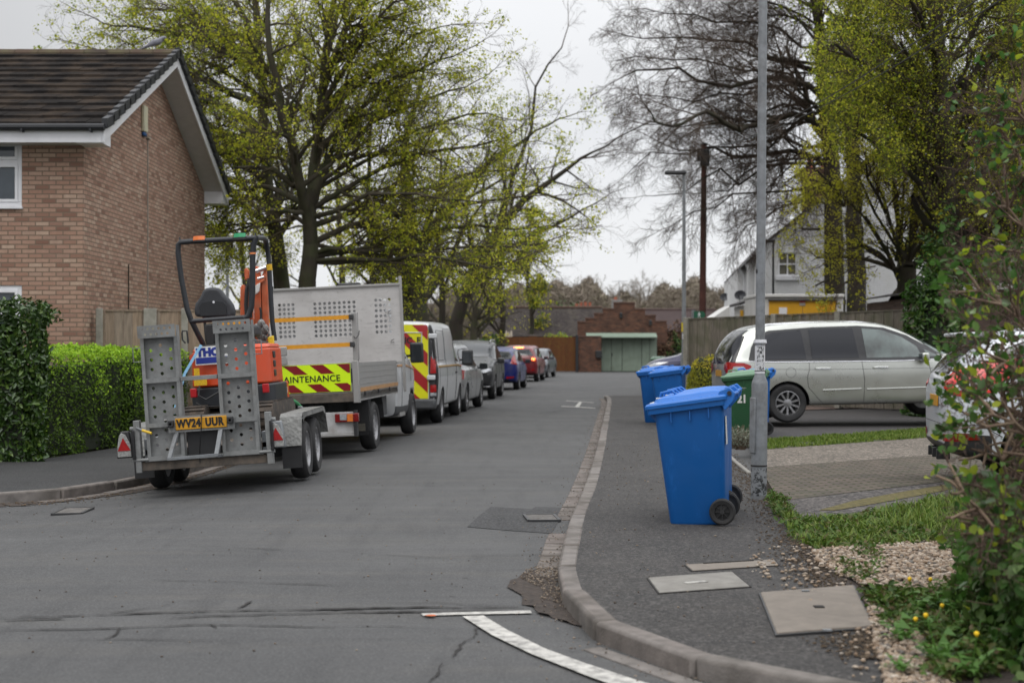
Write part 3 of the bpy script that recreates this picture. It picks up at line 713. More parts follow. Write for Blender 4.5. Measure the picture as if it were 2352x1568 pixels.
class Tree:
    def __init__(s, seed): s.rg = random.Random(seed); s.big = []; s.small = []; s.tips = []; s.rng = np.random.default_rng(seed)
    def limb(s, pts, r0, r1, kids, L, lev, spread=(35,65), start=.15, thick=False, wob=.04, gx=(0,0,0), n=None):
        """explicit limb through points, then random children"""
        pts = [Vector(p) for p in pts]; fine = [pts[0]]
        # catmull-rom
        for i in range(len(pts)-1):
            p0 = pts[max(0,i-1)]; p1 = pts[i]; p2 = pts[i+1]; p3 = pts[min(len(pts)-1,i+2)]; k = max(2,int((p2-p1).length/.7))
            for j in range(1,k+1):
                t = j/k; q = .5*((2*p1)+(p2-p0)*t+(2*p0-5*p1+4*p2-p3)*t*t+(3*p1-p0-3*p2+p3)*t**3)
                q += Vector([s.rg.gauss(0,wob) for _ in range(3)]) if j<k else Vector(); fine.append(q)
        N = len(fine); 
        for i in range(N-1):
            ra = r0+(r1-r0)*i/(N-1); rb = r0+(r1-r0)*(i+1)/(N-1); s.big.append((*fine[i],*fine[i+1],ra,rb))
        for k in range(kids):
            t = start+(1-start)*(k+s.rg.random())/kids; i = min(N-2,int(t*(N-1))); d = (fine[i+1]-fine[i]).normalized()
            rr = (r0+(r1-r0)*t)*.55
            s.branch(fine[i], s.turn(d, s.rg.uniform(*spread)), L*(1-.45*t)*s.rg.uniform(.7,1.15), max(.008,min(rr,.045*L)), lev, gx)
        s.branch(fine[-1], (fine[-1]-fine[-2]).normalized(), L*.7, r1, lev, gx)
        return fine
    def turn(s, d, deg):
        a = d.orthogonal().normalized(); a = Matrix.Rotation(s.rg.uniform(0,6.283),3,d) @ a; return (Matrix.Rotation(R(deg),3,a) @ d).normalized()
    def branch(s, p, d, L, r, lev, gx=(0,0,0)):
        rg = s.rg; n = 5 if lev > 0 else 3; q = p.copy(); g = Vector(gx); pts = [q.copy()]
        st = L/n
        for i in range(n):
            d = (d + Vector((rg.gauss(0,.16),rg.gauss(0,.16),rg.gauss(0,.16))) + g*(.12 if lev>0 else .25)).normalized()
            q2 = q+d*st; ra = r*(1-.75*i/n); rb = r*(1-.75*(i+1)/n)
            (s.big if ra > s.thr else s.small).append((*q,*q2,ra,rb)); q = q2; pts.append(q.copy())
        if lev == 0:
            s.tips += [tuple(pts[k]) for k in range(1,n+1)]; return
        k = s.kids[lev]
        for j in range(k):
            t = .18+.82*(j+rg.random())/k; i = min(n-1,int(t*n)); f = t*n-i; pp = pts[i]+(pts[i+1]-pts[i])*f; dd = (pts[i+1]-pts[i]).normalized()
            s.branch(pp, s.turn(dd, rg.uniform(24,54)), L*s.ratio*(1-.35*t)*rg.uniform(.7,1.25), max(s.rmin, r*(1-.7*t)*.5), lev-1, gx)
    thr = .02; kids = {3:6,2:6,1:6}; ratio = .58; rmin = .0035
    def build(s, root, mbig, msmall, leaf=None, lsize=.05, per=3, lr=.08, keep=None, flat=True, asp=.7, lfn=None, env=None):
        if env is not None:
            f = lambda A: env(A[:,0]/A[:,1]*F+CX, HY-(A[:,2]-CH)/A[:,1]*F, A)
            a = np.array(s.small); s.small = a[f(a[:,3:6])]; a = np.array(s.big); s.big = a[f(a[:,3:6]) | (a[:,6] > .05)]; a = np.array(s.tips); s.tips = a[f(a)]
        V, Fq = seg_mesh(s.big, 7); t = npmesh('trunk', V, Fq, mbig, root, smooth=True)
        V, Fq = seg_mesh(s.small, 3); mi = np.zeros(len(Fq), int); mats = [msmall]
        if leaf:
            T = np.array(s.tips); T = T if keep is None else T[keep(T, s.rng)]
            mats += leaf if isinstance(leaf,list) else [leaf]
            C = np.repeat(T, per, 0); C = C+s.rng.normal(0, lr, C.shape)
            lv, lf = (leaf_flat if flat else leaf_quads)(C, lsize, s.rng, asp)
            per_face = 1 if flat else 2
            li = np.repeat(s.rng.integers(1, len(mats), len(C)), per_face)
            Fq = np.concatenate([Fq, lf+len(V)]); V = np.concatenate([V, lv]); mi = np.concatenate([mi, li])
        c = npmesh('crown', V, Fq, mats, root, mi); return t, c

def fan(t, org, tgt, y, r0, r1, kids, L, lev, rise=30, dj=2.5, wob=.07, spread=(22,50), gx=(0,0,0), start=.15):
    """org: list of (u,v) on the trunk; tgt: (u,v) ends; each limb rises then levels out"""
    for i,(u,v) in enumerate(tgt):
        a = org[i % len(org)]; d = t.rg.uniform(-dj,dj); m = ((a[0]*.62+u*.38), (a[1]*.62+v*.38)-rise*t.rg.uniform(.5,1.3)); m2 = ((a[0]*.28+u*.72)+t.rg.uniform(-8,8), (a[1]*.28+v*.72)-rise*t.rg.uniform(.3,.9))
        e = y-y0
        t.limb([P(a[0],a[1],y0+.05), P(m[0],m[1],y0+e*.5+d*.4), P(m2[0],m2[1],y0+e*.85+d*.8), P(u,v,y+d)], r0*t.rg.uniform(.75,1.2), r1, kids, L, lev, spread=spread, start=start, gx=gx, wob=wob)
def hedge(name, label, cat, boxes, n, lsize, mats, seed, topmat=None, core=.14, asp=.55, wob=.07, loc=None, faces=(1,1,1,1,1), group=None, patch=None):
    """boxes: list of prisms (poly4 xy, z0, z1). leaves on the skin"""
    c0 = Vector((sum(p[0] for p in boxes[0][0])/4, sum(p[1] for p in boxes[0][0])/4, boxes[0][1])); root = thing(name, label, cat, c0, group=group)
    rng = np.random.default_rng(seed); C = []; NN = []; mbk = MB(Matrix.Translation(-c0))
    areas = []; surf = []
    for poly, z0, z1 in boxes:
        pv = [Vector((*p,0)) for p in poly]; ctr = sum(pv,Vector())/4
        mbk.prism([tuple((p+(ctr-p).normalized()*core*1.3)[:2]) for p in pv], z0, z1-core)
        for i in range(4):
            a, b = pv[i], pv[(i+1)%4]; d = b-a; nr = Vector((d.y,-d.x,0)).normalized()
            if faces[i]: surf.append((a,d,Vector((0,0,z1-z0)),nr,z0)); areas.append(d.length*(z1-z0)*faces[i])
        if faces[4]:
            surf.append((pv[0],pv[1]-pv[0],pv[3]-pv[0],Vector((0,0,1)),z1)); areas.append((pv[1]-pv[0]).length*(pv[3]-pv[0]).length*faces[4])
    areas = np.array(areas)/sum(areas); mi = []
    for (a,d,e,nr,z), ar in zip(surf, areas):
        k = int(n*ar); u = rng.uniform(0,1,k); v = rng.uniform(0,1,k); A = np.array(a); A[2] = z
        pts = A+np.outer(u,d)+np.outer(v,e)
        w = np.array([mnoise.noise(Vector(p)*1.3)*1.2+mnoise.noise(Vector(p)*4.1+Vector((5,5,5)))*.7 for p in pts])*wob
        dep = rng.exponential(core*.28, k)
        pts = pts+np.outer(w-dep+.03, np.array(nr)); C.append(pts); NN.append(np.tile(np.array(nr),(k,1)))
        m = rng.integers(0, len(mats), k)
        if topmat is not None:
            zt = a.z*0+max(b[2] for b in boxes)
            if patch: 
                cl = np.array([mnoise.noise(Vector(p)*patch) for p in pts])
                pr = np.clip((pts[:,2]-zt+.22)/.18,0,1)*.9+np.clip((cl+.0)*1.6,0,.75)*np.clip((pts[:,2]-.1)/1.1,.15,1)
            else: pr = np.clip((pts[:,2]-zt+.3)/.25,0,1)*.85+.08
            m = np.where(rng.uniform(0,1,k) < pr, len(mats), m)
        mi.append(m)
    C = np.concatenate(C)-np.array(c0); NN = np.concatenate(NN); mi = np.concatenate(mi)
    lv, lf = leaf_quads(C, lsize, rng, asp, up=.9, N=NN)
    npmesh('foliage', lv, lf, list(mats)+([topmat] if topmat else []), root, np.repeat(mi,2))
    mbk.build('dark_core', m_core, root); return root  # near-black solid added inside the leaf shell to block the view through
def bush(name, label, cat, c, rad, n, lsize, mats, seed, core=True, asp=.6, twigs=60, twm=None, lump=.35, group=None, topmat=None, flatb=True, corer=.78):
    root = thing(name, label, cat, c, group=group); rng = np.random.default_rng(seed)
    d = rnd_unit(n, rng); 
    if flatb: d[:,2] = np.abs(d[:,2])*1.0-.15*(rng.uniform(0,1,n)>.6)
    lum = np.array([1+lump*mnoise.noise(Vector(q)*2.3+Vector((seed,0,0)))+.3*lump*mnoise.noise(Vector(q)*6+Vector((0,seed,0))) for q in d])
    r = lum*(1-rng.exponential(.07,n)); C = d*r[:,None]*np.array(rad); C[:,2] = np.maximum(C[:,2], .02)
    mi = rng.integers(0,len(mats),n); 
    if topmat: mi = np.where((C[:,2] > rad[2]*.75)&(rng.uniform(0,1,n)<.8), len(mats), mi)
    lv, lf = leaf_quads(C, lsize, rng, asp, up=.8, N=d)
    npmesh('foliage', lv, lf, list(mats)+([topmat] if topmat else []), root, np.repeat(mi,2))
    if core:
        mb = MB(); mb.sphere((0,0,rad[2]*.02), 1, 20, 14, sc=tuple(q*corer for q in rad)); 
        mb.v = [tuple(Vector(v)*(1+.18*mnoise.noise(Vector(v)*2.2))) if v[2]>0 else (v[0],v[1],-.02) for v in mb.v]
        mb.build('dark_core', m_core, root, smooth=True)  # added dark lump filling the bush so nothing shows through, no branch geometry
    if twigs:
        sg = []
        for i in range(twigs):
            dd = Vector(d[rng.integers(0,n)]); e = Vector((dd.x*rad[0],dd.y*rad[1],abs(dd.z)*rad[2]))*rng.uniform(.8,1.12); m = e*.5+Vector((0,0,.1*rad[2]))
            b = Vector((e.x*.06,e.y*.06,0)); sg += [(*b,*m,.012,.008),(*m,*e,.008,.003)]
        V,Fq = seg_mesh(sg,4); npmesh('stems', V, Fq, twm or m_twig, root)
    return root

# --- hedges on the left
hedge('laurel_hedge', 'tall dark glossy laurel hedge at the left edge of the photo', 'hedge', [([(-12,18.25),(-6.03,18.25),(-6.32,19.1),(-12,19.1)],0,1.97)], 26000, .085, [m_lf_laurel], 21, asp=.42, faces=(1,.7,0,0,.5), wob=.1, core=.2)
hz_b = [([(-6.35,18.7),(-5.75,21.5),(-7.0,21.9),(-7.5,18.9)],0,1.36), ([(-5.75,21.5),(-4.95,29),(-6.1,29.2),(-7.0,21.9)],0,1.40), ([(-4.95,29),(-4.7,36),(-5.9,36.2),(-6.1,29.2)],0,1.45)]
hedge('privet_hedge', 'low bright green clipped hedge with yellow new growth behind the trailer', 'hedge', hz_b, 62000, .045, [m_lf_hedge], 22, topmat=m_lf_hedget, asp=.5, faces=(1,0,0,1,.8), wob=.13, core=.16, patch=1.4)
# golden hedge, right
bush('golden_hedge', 'rounded golden conifer hedge in front of the tall wooden fence', 'hedge', (4.35,31,.0), (.62,.75,1.38), 15000, .045, [m_lf_gold], 31, topmat=m_lf_goldt, asp=.35, twigs=0, lump=.12, corer=.9)
m_ = None
def box_bush(c, sx, sy, h): pass

# --- the big budding tree on the left (trunk behind the tipper)
y0 = 33.0
t = Tree(11); t.kids = {3:6,2:8,1:7}; t.thr = .03; t.ratio = .6
root = thing('budding_tree', 'large tree with fresh yellow-green buds, thick forked trunk rising behind the tipper truck', 'tree', (0,0,0))
def pp(*q): return [P(u,v,y0+d) for u,v,d in q]
t.limb(pp((705,850,0),(706,700,0),(712,600,0),(712,520,0),(718,440,0)), .24,.15,0,2,1)
t.limb(pp((718,440,0),(728,340,.2),(738,230,.3),(750,110,.4),(768,0,.4),(775,-120,.4)), .14,.05,12,2.4,2,start=.1)
t.limb(pp((712,530,0),(690,430,-.6),(668,320,-1.2),(640,200,-1.8),(615,60,-2.2),(605,-80,-2.2)), .14,.04,12,2.4,2,start=.15)
O1 = [(712,590),(712,560),(714,520),(716,480),(718,440),(722,400),(728,350),(733,300),(738,250),(744,190),(750,130)]
fan(t, [(712,600),(712,585),(713,560)], [(1180,600),(1240,560),(1130,640),(1020,600)], y0, .065,.018, 15, 1.7, 2, rise=2, start=.25)
fan(t, O1, [(1250,520),(1215,450),(1190,390),(1150,320),(1120,260),(1070,200),(1040,130),(985,70),(930,0),(880,-60),(820,-80)], y0, .072,.018, 15, 2.0, 2, rise=34)
fan(t, [(714,500),(718,430),(726,360),(734,290),(742,210)], [(1060,460),(980,350),(930,240),(880,150),(840,40)], y0-1.5, .065,.018, 14, 1.9, 2, rise=34)
fan(t, [(708,520),(700,470),(690,430),(680,380),(665,310),(650,250),(640,200)], [(520,560),(500,470),(520,380),(540,290),(560,190),(560,80),(570,-20)], y0, .075,.02, 12, 1.8, 2, rise=30)
t.build(root, m_bark, m_twig, [m_lf_spring,m_lf_spring,m_lf_green], .058, 6, .055, keep=lambda T,r: r.uniform(0,1,len(T)) < np.clip(.165-.004*((T[:,0]/T[:,1]*F+CX)-950)*((T[:,0]/T[:,1]*F+CX)>950),.10,.9), env=lambda u,v,A: (A[:,0]>-6.3)|(A[:,1]>34)|(v<100))
# second trunk to its left
t = Tree(12); t.kids = {3:6,2:8,1:7}; t.thr = .03; t.ratio = .6
root = thing('budding_tree', 'budding tree with slimmer trunk just left of the thick-trunked one, rising over the house roof', 'tree', (0,0,0))
y0 = 36
t.limb(pp((655,850,0),(652,700,0),(642,600,0),(628,500,0),(614,400,0),(602,250,0),(592,100,0),(575,-60,0)), .25,.07,12,2.4,2,start=.35)
fan(t, [(640,590),(632,530),(625,480),(618,420),(612,370),(606,300),(600,240),(596,170),(592,110)], [(500,560),(480,470),(450,400),(400,330),(360,250),(300,200),(240,120),(260,60),(330,20)], y0, .10,.022, 14, 2.1, 2, rise=24)
fan(t, [(612,370),(606,300),(602,240),(598,180),(594,120)], [(470,300),(420,210),(400,110),(440,40),(500,-40)], y0+1.5, .09,.022, 13, 2.1, 2, rise=24)
fan(t, [(625,480),(612,370),(604,270)], [(740,300),(720,180),(690,60)], y0, .09,.022, 12, 2.1, 2, rise=20)
t.build(root, m_bark, m_twig, [m_lf_spring,m_lf_green], .062, 6, .06, keep=lambda T,r: r.uniform(0,1,len(T)) < .15, env=lambda u,v,A: (A[:,0]>-6.3)|(A[:,1]>34)|(v<100))
# mid-distance trees behind the vans
def genericT(seed, label, pts, y, r0, r1, kids, L, lev, limbs, mb_, ms_, leaf, ls, per, kp, name='tree', gx=(0,0,0), kd=None, group=None, thr=.03, start=.3):
    global y0
    t = Tree(seed); t.kids = kd or {3:6,2:6,1:5}; t.thr = thr; y0 = y
    root = thing(name, label, 'tree', (0,0,0), group=group)
    t.limb(pp(*pts), r0, r1, kids, L, lev, start=start, gx=gx)
    for q in limbs: t.limb(pp(*q[0]), q[1], q[2], q[3], q[4], q[5], start=.15, gx=gx)
    t.build(root, mb_, ms_, leaf, ls, per, .12, keep=(lambda T,r: r.uniform(0,1,len(T)) < kp)); return root
genericT(13, 'broad spreading tree with a thick forked trunk behind the white van', [(955,830,0),(955,740,0),(950,660,0),(948,600,0),(940,500,0),(930,400,0),(935,300,0)], 48, .55,.10, 12, 4.2, 3,
   [([(950,700,0),(1000,640,1),(1060,590,2),(1120,560,3),(1190,540,3)],.28,.04,11,3.4,3), ([(948,640,0),(900,560,-1),(850,500,-2),(800,450,-3)],.2,.04,8,3.2,3),
    ([(948,600,0),(1010,500,1),(1080,420,2),(1160,350,2),(1230,300,2)],.2,.04,10,3.4,3),([(948,700,0),(900,640,1),(850,620,2)],.14,.04,6,2.4,2)],
   m_bark, m_twig, [m_lf_spring,m_lf_green], .085, 2, .22, kd={3:5,2:6,1:5})
genericT(14, 'bare twiggy tree leaning out furthest right from the left-hand group', [(1040,830,0),(1060,700,0),(1100,600,0),(1150,520,0),(1230,440,0),(1300,390,0),(1360,350,0)], 62, .35,.05, 16, 4.4, 3,
   [([(1100,600,0),(1190,560,2),(1270,520,3),(1340,480,3)],.16,.04,10,3.4,3), ([(1150,520,0),(1180,400,0),(1220,300,0),(1230,200,0),(1290,110,0)],.12,.03,9,3.4,3)],
   m_barkd, m_twigd, None, 0, 0, 0, kd={3:5,2:6,1:4}, name='bare_tree')
genericT(15, 'slender young tree with upswept branches in front of the tiled bungalow roof', [(1086,830,0),(1088,780,0),(1090,735,0),(1087,690,0),(1082,640,0)], 70, .24,.07, 8, 3.4, 2,
   [([(1088,740,0),(1120,690,0),(1150,650,0),(1185,600,0)],.11,.03,6,2.6,2), ([(1088,740,0),(1060,700,0),(1040,650,0),(1035,600,0)],.10,.03,6,2.6,2), ([(1090,760,0),(1050,742,0),(1010,735,0)],.08,.02,4,2,1)],
   m_bark, m_twig, [m_lf_yel,m_lf_spring], .10, 2, .2, name='young_tree')
for k,(u,yy,h,lab) in enumerate([(850,58,11,'thin budding tree directly above the tipper headboard'),(780,64,12,'thin tree with bare lower stem beyond the tipper headboard, left of its neighbour'),(1010,66,10,'dusky twiggy tree behind the white van roof'),(1150,74,9,'olive-budded tree whose branches overhang the brown gate'),(560,62,8,'low twiggy tree beyond the excavator canopy'),(1215,92,9,'dark bushy tree standing at the left end of the far woodland')]):
    b = 1.45-0
    vt = HY-(h-CH)*F/yy; vb = HY+CH*F/yy
    genericT(40+k, lab, [(u,vb,0),(u+6,vb*.6+vt*.4,0),(u-4,vb*.35+vt*.65,0),(u+3,vt,0)], yy, .2,.05, 14 if k!=5 else 10, h*(.36 if k!=5 else .20), 3, [], m_barkd, m_twigd if k in(2,5) else m_twig, [m_lf_spring,m_lf_yel] if k != 5 else [m_lf_dark,m_lf_yel], .10 if k != 5 else .14, 2 if k != 5 else 3, .22 if k != 5 else .6, kd={3:5,2:5,1:4}, start=.2, group='trees behind the parked vehicles')

# --- right side: big bare beech
t = Tree(17); t.kids = {3:8,2:8,1:7}; t.thr = .035; t.ratio = .62; y0 = 46
root = thing('bare_tree', 'huge bare beech with drooping limbs over the white house', 'tree', (0,0,0))
t.limb(pp((1918,840,0),(1917,700,0),(1914,560,0),(1912,430,0),(1905,330,0),(1895,230,0),(1885,120,0),(1870,0,0),(1860,-120,0)), .38,.12,9,4.2,3,start=.45)
t.ratio = .62; t.kids = {3:6,2:9,1:9}; t.rmin = .005
t.limb(pp((1905,320,0),(1870,280,-.5),(1820,262,-1),(1750,285,-1.5),(1700,300,-2),(1650,270,-2.5),(1600,265,-3),(1545,290,-3.5),(1505,280,-4),(1480,240,-4)), .12,.02,22,2.4,2,start=.12,gx=(0,0,-.3),wob=.12)
t.limb(pp((1908,370,0),(1840,352,.6),(1760,355,1),(1680,360,1.5),(1600,345,2),(1520,330,2.4)), .10,.02,22,2.4,2,start=.12,gx=(0,0,-.4),wob=.12)
t.limb(pp((1895,230,0),(1830,190,-.5),(1760,180,-1),(1680,200,-1.5),(1600,185,-2),(1520,160,-2),(1440,172,-2)), .10,.02,22,2.4,2,start=.12,gx=(0,0,-.2),wob=.12)
fan(t, [(1910,420),(1908,380),(1905,330),(1900,280),(1896,240),(1892,200),(1888,150),(1884,110),(1880,60),(1875,20),(1870,0)], [(1540,520),(1500,450),(1450,390),(1430,310),(1410,240),(1415,140),(1430,80),(1480,20),(1540,-30),(1620,-50),(1700,-60)], y0, .055,.014, 22, 2.2, 2, rise=22, gx=(0,0,-.14), wob=.17, spread=(28,62))
fan(t, [(1912,440),(1906,350),(1898,260),(1890,170),(1880,80)], [(1700,540),(1640,440),(1640,240),(1600,110),(1680,20)], y0-1.5, .05,.014, 22, 2.1, 2, rise=18, gx=(0,0,-.3), wob=.17, spread=(28,62))
t.build(root, m_barkd, m_twigd, env=lambda u,v,A: u > 1375+25*np.sin(v*.05))
t = Tree(18); t.kids = {3:5,2:6,1:5}; t.thr = .035; y0 = 44
root = thing('bare_tree', 'ivy-dark trunk standing just right of the bare beech, in front of the white gable', 'tree', (0,0,0))
t.limb(pp((1966,840,0),(1966,700,0),(1963,560,0),(1960,400,0),(1958,250,0),(1965,100,0),(1970,-60,0)), .34,.12,10,3.6,3,start=.55)
t.build(root, m_barkd, m_twigd, [m_lf_green], .12, 1, .1, keep=lambda T,r: r.uniform(0,1,len(T))<.3)
# bright green tree, upper right
t = Tree(19); t.kids = {3:6,2:7,1:6}; t.thr = .03; y0 = 30
t.ratio=.55
root = thing('green_tree', 'leafy bright yellow-green tree filling the upper right corner', 'tree', (0,0,0))
t.limb(pp((2190,850,0),(2185,650,0),(2175,450,0),(2160,250,0),(2150,50,0),(2150,-120,0)), .28,.10,10,3.2,3,start=.25)
t.kids = {3:6,2:8,1:7}
O2 = [(2182,560),(2178,500),(2175,450),(2170,380),(2165,310),(2160,250),(2156,190),(2152,120)]
fan(t, O2, [(2060,420),(2000,350),(1950,300),(1905,250),(1890,180),(1885,110),(1900,50),(1930,-20)], y0, .085,.02, 15, 1.8, 2, rise=22)
fan(t, O2[2:], [(2030,250),(2000,170),(2010,90),(2040,20),(2080,-50),(2150,-60)], y0-1.2, .08,.02, 14, 1.8, 2, rise=22)
fan(t, O2, [(2330,520),(2380,420),(2400,330),(2410,240),(2400,150),(2390,60),(2340,-30),(2260,-60)], y0, .085,.02, 14, 1.8, 2, rise=22)
fan(t, O2[1:], [(2260,420),(2280,310),(2290,200),(2270,100),(2220,0)], y0+1.5, .08,.02, 14, 1.8, 2, rise=22)
t.build(root, m_barkd, m_twigd, [m_lf_green,m_lf_spring,m_lf_olive], .046, 5, .075, keep=lambda T,r: r.uniform(0,1,len(T)) < np.clip(.40-.0010*((T[:,0]/T[:,1]*F+CX)-2060),.30,1), env=lambda u,v,A: (v < np.interp(u,[1800,1880,1930,2000,2100,2200,2400],[100,200,330,330,420,560,700])+40*np.sin(u*.05)) & (u > 1868+30*np.sin(v*.03)))
# yellow-budded tree with twisted trunk
t = Tree(20); t.kids = {3:6,2:7,1:6}; t.thr = .022; t.ratio = .6; y0 = 34
root = thing('budding_tree', 'multi-stemmed tree with dotted yellow buds and gnarled trunk rising behind the wooden fence', 'tree', (0,0,0))
t.limb(pp((2050,830,0),(2062,740,0),(2068,690,.1),(2082,650,-.1),(2080,610,0)), .30,.20,0,1,1,wob=.03)
t.kids = {3:6,2:8,1:7}
fan(t, [(2075,640),(2078,630),(2080,620),(2072,660)], [(1810,520),(1795,600),(1815,430),(1850,350),(1900,300),(1950,250),(2010,225),(2080,230),(2140,240),(2200,270),(2260,320),(2290,400),(2290,490),(1850,660),(1900,700)], y0, .055,.016, 15, 1.45, 2, rise=34, dj=2.2, start=.25)
fan(t, [(2075,640),(2080,620)], [(1900,430),(1960,350),(2040,310),(2120,330),(2190,400),(2200,500),(1930,540)], y0-1.4, .05,.015, 13, 1.4, 2, rise=30, dj=1.5, start=.25)
t.build(root, m_bark, m_twigd, [m_lf_yel,m_lf_spring], .05, 6, .042, keep=lambda T,r: r.uniform(0,1,len(T))<.115, env=lambda u,v,A: (v > 225+25*np.sin(u*.03)) & (u > np.interp(v,[200,320,420,520,600,700],[1880,1850,1800,1790,1780,1880])) & ((v<470)|(u>2060)|(np.random.default_rng(4).uniform(0,1,len(u))<.38)))
# dark twiggy tree mass further right
t = Tree(23); t.kids = {3:6,2:6,1:5}; t.thr = .03; y0 = 37
root = thing('dark_tree', 'dense shadowy tree with many thin stems at the right edge behind the shed', 'tree', (0,0,0))
t.kids = {3:7,2:7,1:6}
for q in ([(2240,840,0),(2250,650,0),(2240,450,0),(2260,250,0)],[(2300,840,1),(2310,600,1),(2330,400,1),(2340,200,1)],[(2350,840,0),(2380,600,0),(2370,400,0),(2350,200,0)],[(2190,840,1),(2200,700,1),(2190,560,1),(2170,450,1)],[(2270,840,2),(2220,600,2),(2280,380,2),(2300,150,2),(2320,-40,2)],[(2330,840,1),(2345,500,1),(2330,250,1),(2300,60,1),(2280,-60,1)],[(2380,840,2),(2400,400,2),(2370,150,2),(2350,-40,2)]):
    t.limb(pp(*q), .11,.03,12,1.9,3,start=.1)
t.build(root, m_barkd, m_twigd, [m_lf_olive,m_lf_dark,m_lf_green], .05, 4, .07, keep=lambda T,r: r.uniform(0,1,len(T))<.42)
# laurel bush by the shed
bush('laurel_bush', 'glossy green laurel bush beside the shed roof, above the fence end', 'bush', (8.55,28.6,.1), (.62,.7,3.2), 6200, .13, [m_lf_laurel,m_lf_shrub], 33, asp=.38, twigs=20, lump=.5)
# lavender
rngl = np.random.default_rng(8); root = thing('lavender_plant', 'grey-green lavender tuft at the foot of the green bin', 'plant', (3.05,19.0,.1))
sg = []; pts = []
for i in range(170):
    a = rngl.uniform(0,6.28); l = rngl.uniform(.12,.34); tl = rngl.uniform(.1,.9); e = Vector((math.cos(a)*tl*.32, math.sin(a)*tl*.25, l)); b = Vector((math.cos(a)*.06,math.sin(a)*.06,0)); sg.append((*b,*e,.003,.002))
    for k in range(12): q = b.lerp(e, rngl.uniform(.25,1)); pts.append(tuple(q))
V,Fq = seg_mesh(sg,3); npmesh('stems', V, Fq, m_twigp, root); lv,lf = leaf_flat(np.array(pts), .035, rngl, .3); npmesh('foliage', lv, lf, m_lav, root)

# --- woodland on the horizon: individual bare trees, brownish
rw = random.Random(77); y0 = 0
protos = []
for k in range(5):
    t = Tree(100+k); t.kids = {3:5,2:5,1:4}; t.thr = .09; t.rmin = .02; t.ratio = .6
    root = thing('woodland_tree', 'x', 'tree', (0,0,-500), group='bare trees of the far woodland')
    H = 11
    t.rmin = .014; t.limb([(0,0,0),(.2,0,H*.35),(-.2,.2,H*.7),(0,0,H*.92)], .32,.08,16,H*.36,3,start=.2,wob=.1,spread=(18,42),gx=(0,0,.5))
    for q in range(4):
        a = q*1.6+k; t.limb([(0,0,H*.2),(math.cos(a)*1.2,math.sin(a)*1.2,H*.45),(math.cos(a)*2.4,math.sin(a)*2.4,H*(.68+.07*((k+q)%4)))], .16,.05,9,H*.26,3,start=.15,spread=(18,42),gx=(0,0,.5))
    t.build(root, m_barkd, isl('wood_twig', [(.20,.165,.13),(.24,.20,.16),(.17,.14,.11),(.19,.175,.12)], .9)); protos.append(root)  # twig colours lightened to stand in for distance haze
hts = [(1232,640),(1275,655),(1300,632),(1330,640),(1352,636),(1385,645),(1412,636),(1440,640),(1468,624),(1490,632),(1520,640),(1548,640),(1590,632),(1610,640),(1640,640),(1665,650),(1690,655),(1715,600),(1200,650),(1250,668),(1360,662),(1430,668),(1500,664),(1560,664),(1630,668),(1730,640),(1150,650),(1100,645),(1050,640),(990,640),(1215,662),(1260,648),(1290,652),(1315,650),(1345,652),(1370,640),(1400,652),(1425,648),(1455,650),(1480,646),(1510,652),(1535,648),(1575,648),(1600,654),(1625,650),(1650,662),(1675,655),(1700,640)]
words = ['first','second','third']
for i,(u,v) in enumerate(hts):
    yy = rw.uniform(128,165) if i < 18 else rw.uniform(108,122); h = CH-(v-HY)/F*yy+rw.uniform(-.4,.4); pr = protos[i % 5]
    if i >= 30: yy = rw.uniform(110,150); h = CH-(v-HY)/F*yy
    o = pr if i < 5 else copy_tree(pr); o.location = (X(u,yy), yy, -.2); o.rotation_euler = (0,0,rw.uniform(0,6.28)); s = h/13.2
    o.scale = (s*rw.uniform(1.0,1.35), s*1.1, s)
    o['label'] = 'bare brown tree among the far woodland trees on the skyline'
m_wood = isl('wood_mass', [(.17,.14,.11),(.21,.175,.14),(.14,.115,.088),(.17,.155,.10)], .95)  # paler base colours carry the distance haze of the far wood
# undergrowth mass of the wood: a bank of fine twigs and leaves
rng = np.random.default_rng(5); n = 120000
uu = rng.uniform(700,1790,n); yy = rng.uniform(120,165,n); top = 662+14*np.sin(uu/37.)+14*np.sin(uu/13.+1)+10*np.sin(uu/71.)
vv = top+rng.uniform(0,1,n)**.8*(800-top); C = np.stack([(uu-CX)/F*yy, yy, CH-(vv-HY)/F*yy],1)
lv,lf = leaf_flat(C, .75, rng, .14); o = npmesh('woodland', lv, lf, m_wood); tag(o, 'brown leafless undergrowth of the far woodland', 'woodland', kind='stuff')
mb = MB(); mb.box(-60,45,168,172,-.2,3.2); struct(mb.build('hills', mat('far_bank', (.06,.052,.038), .95, var=.4, vs=.3)))
for k,(u,v,yy,rr) in enumerate([(1240,705,100,1.6),(1125,785,78,1.3),(1300,697,112,2.0)]):
    c = P(u,v,yy); bush('green_bush', ['dark green conifer bush beyond the bungalow roof, left part','rounded green bush beside the brown gate','green evergreen shrub behind the bungalow ridge'][k], 'bush', (c.x,yy,-.1 if k!=1 else 0), (rr,rr,max(1.2,c.z+.1)), 3000, .22, [m_lf_dark] if k!=1 else [m_lf_dark,m_lf_shrub], 60+k, twigs=0)

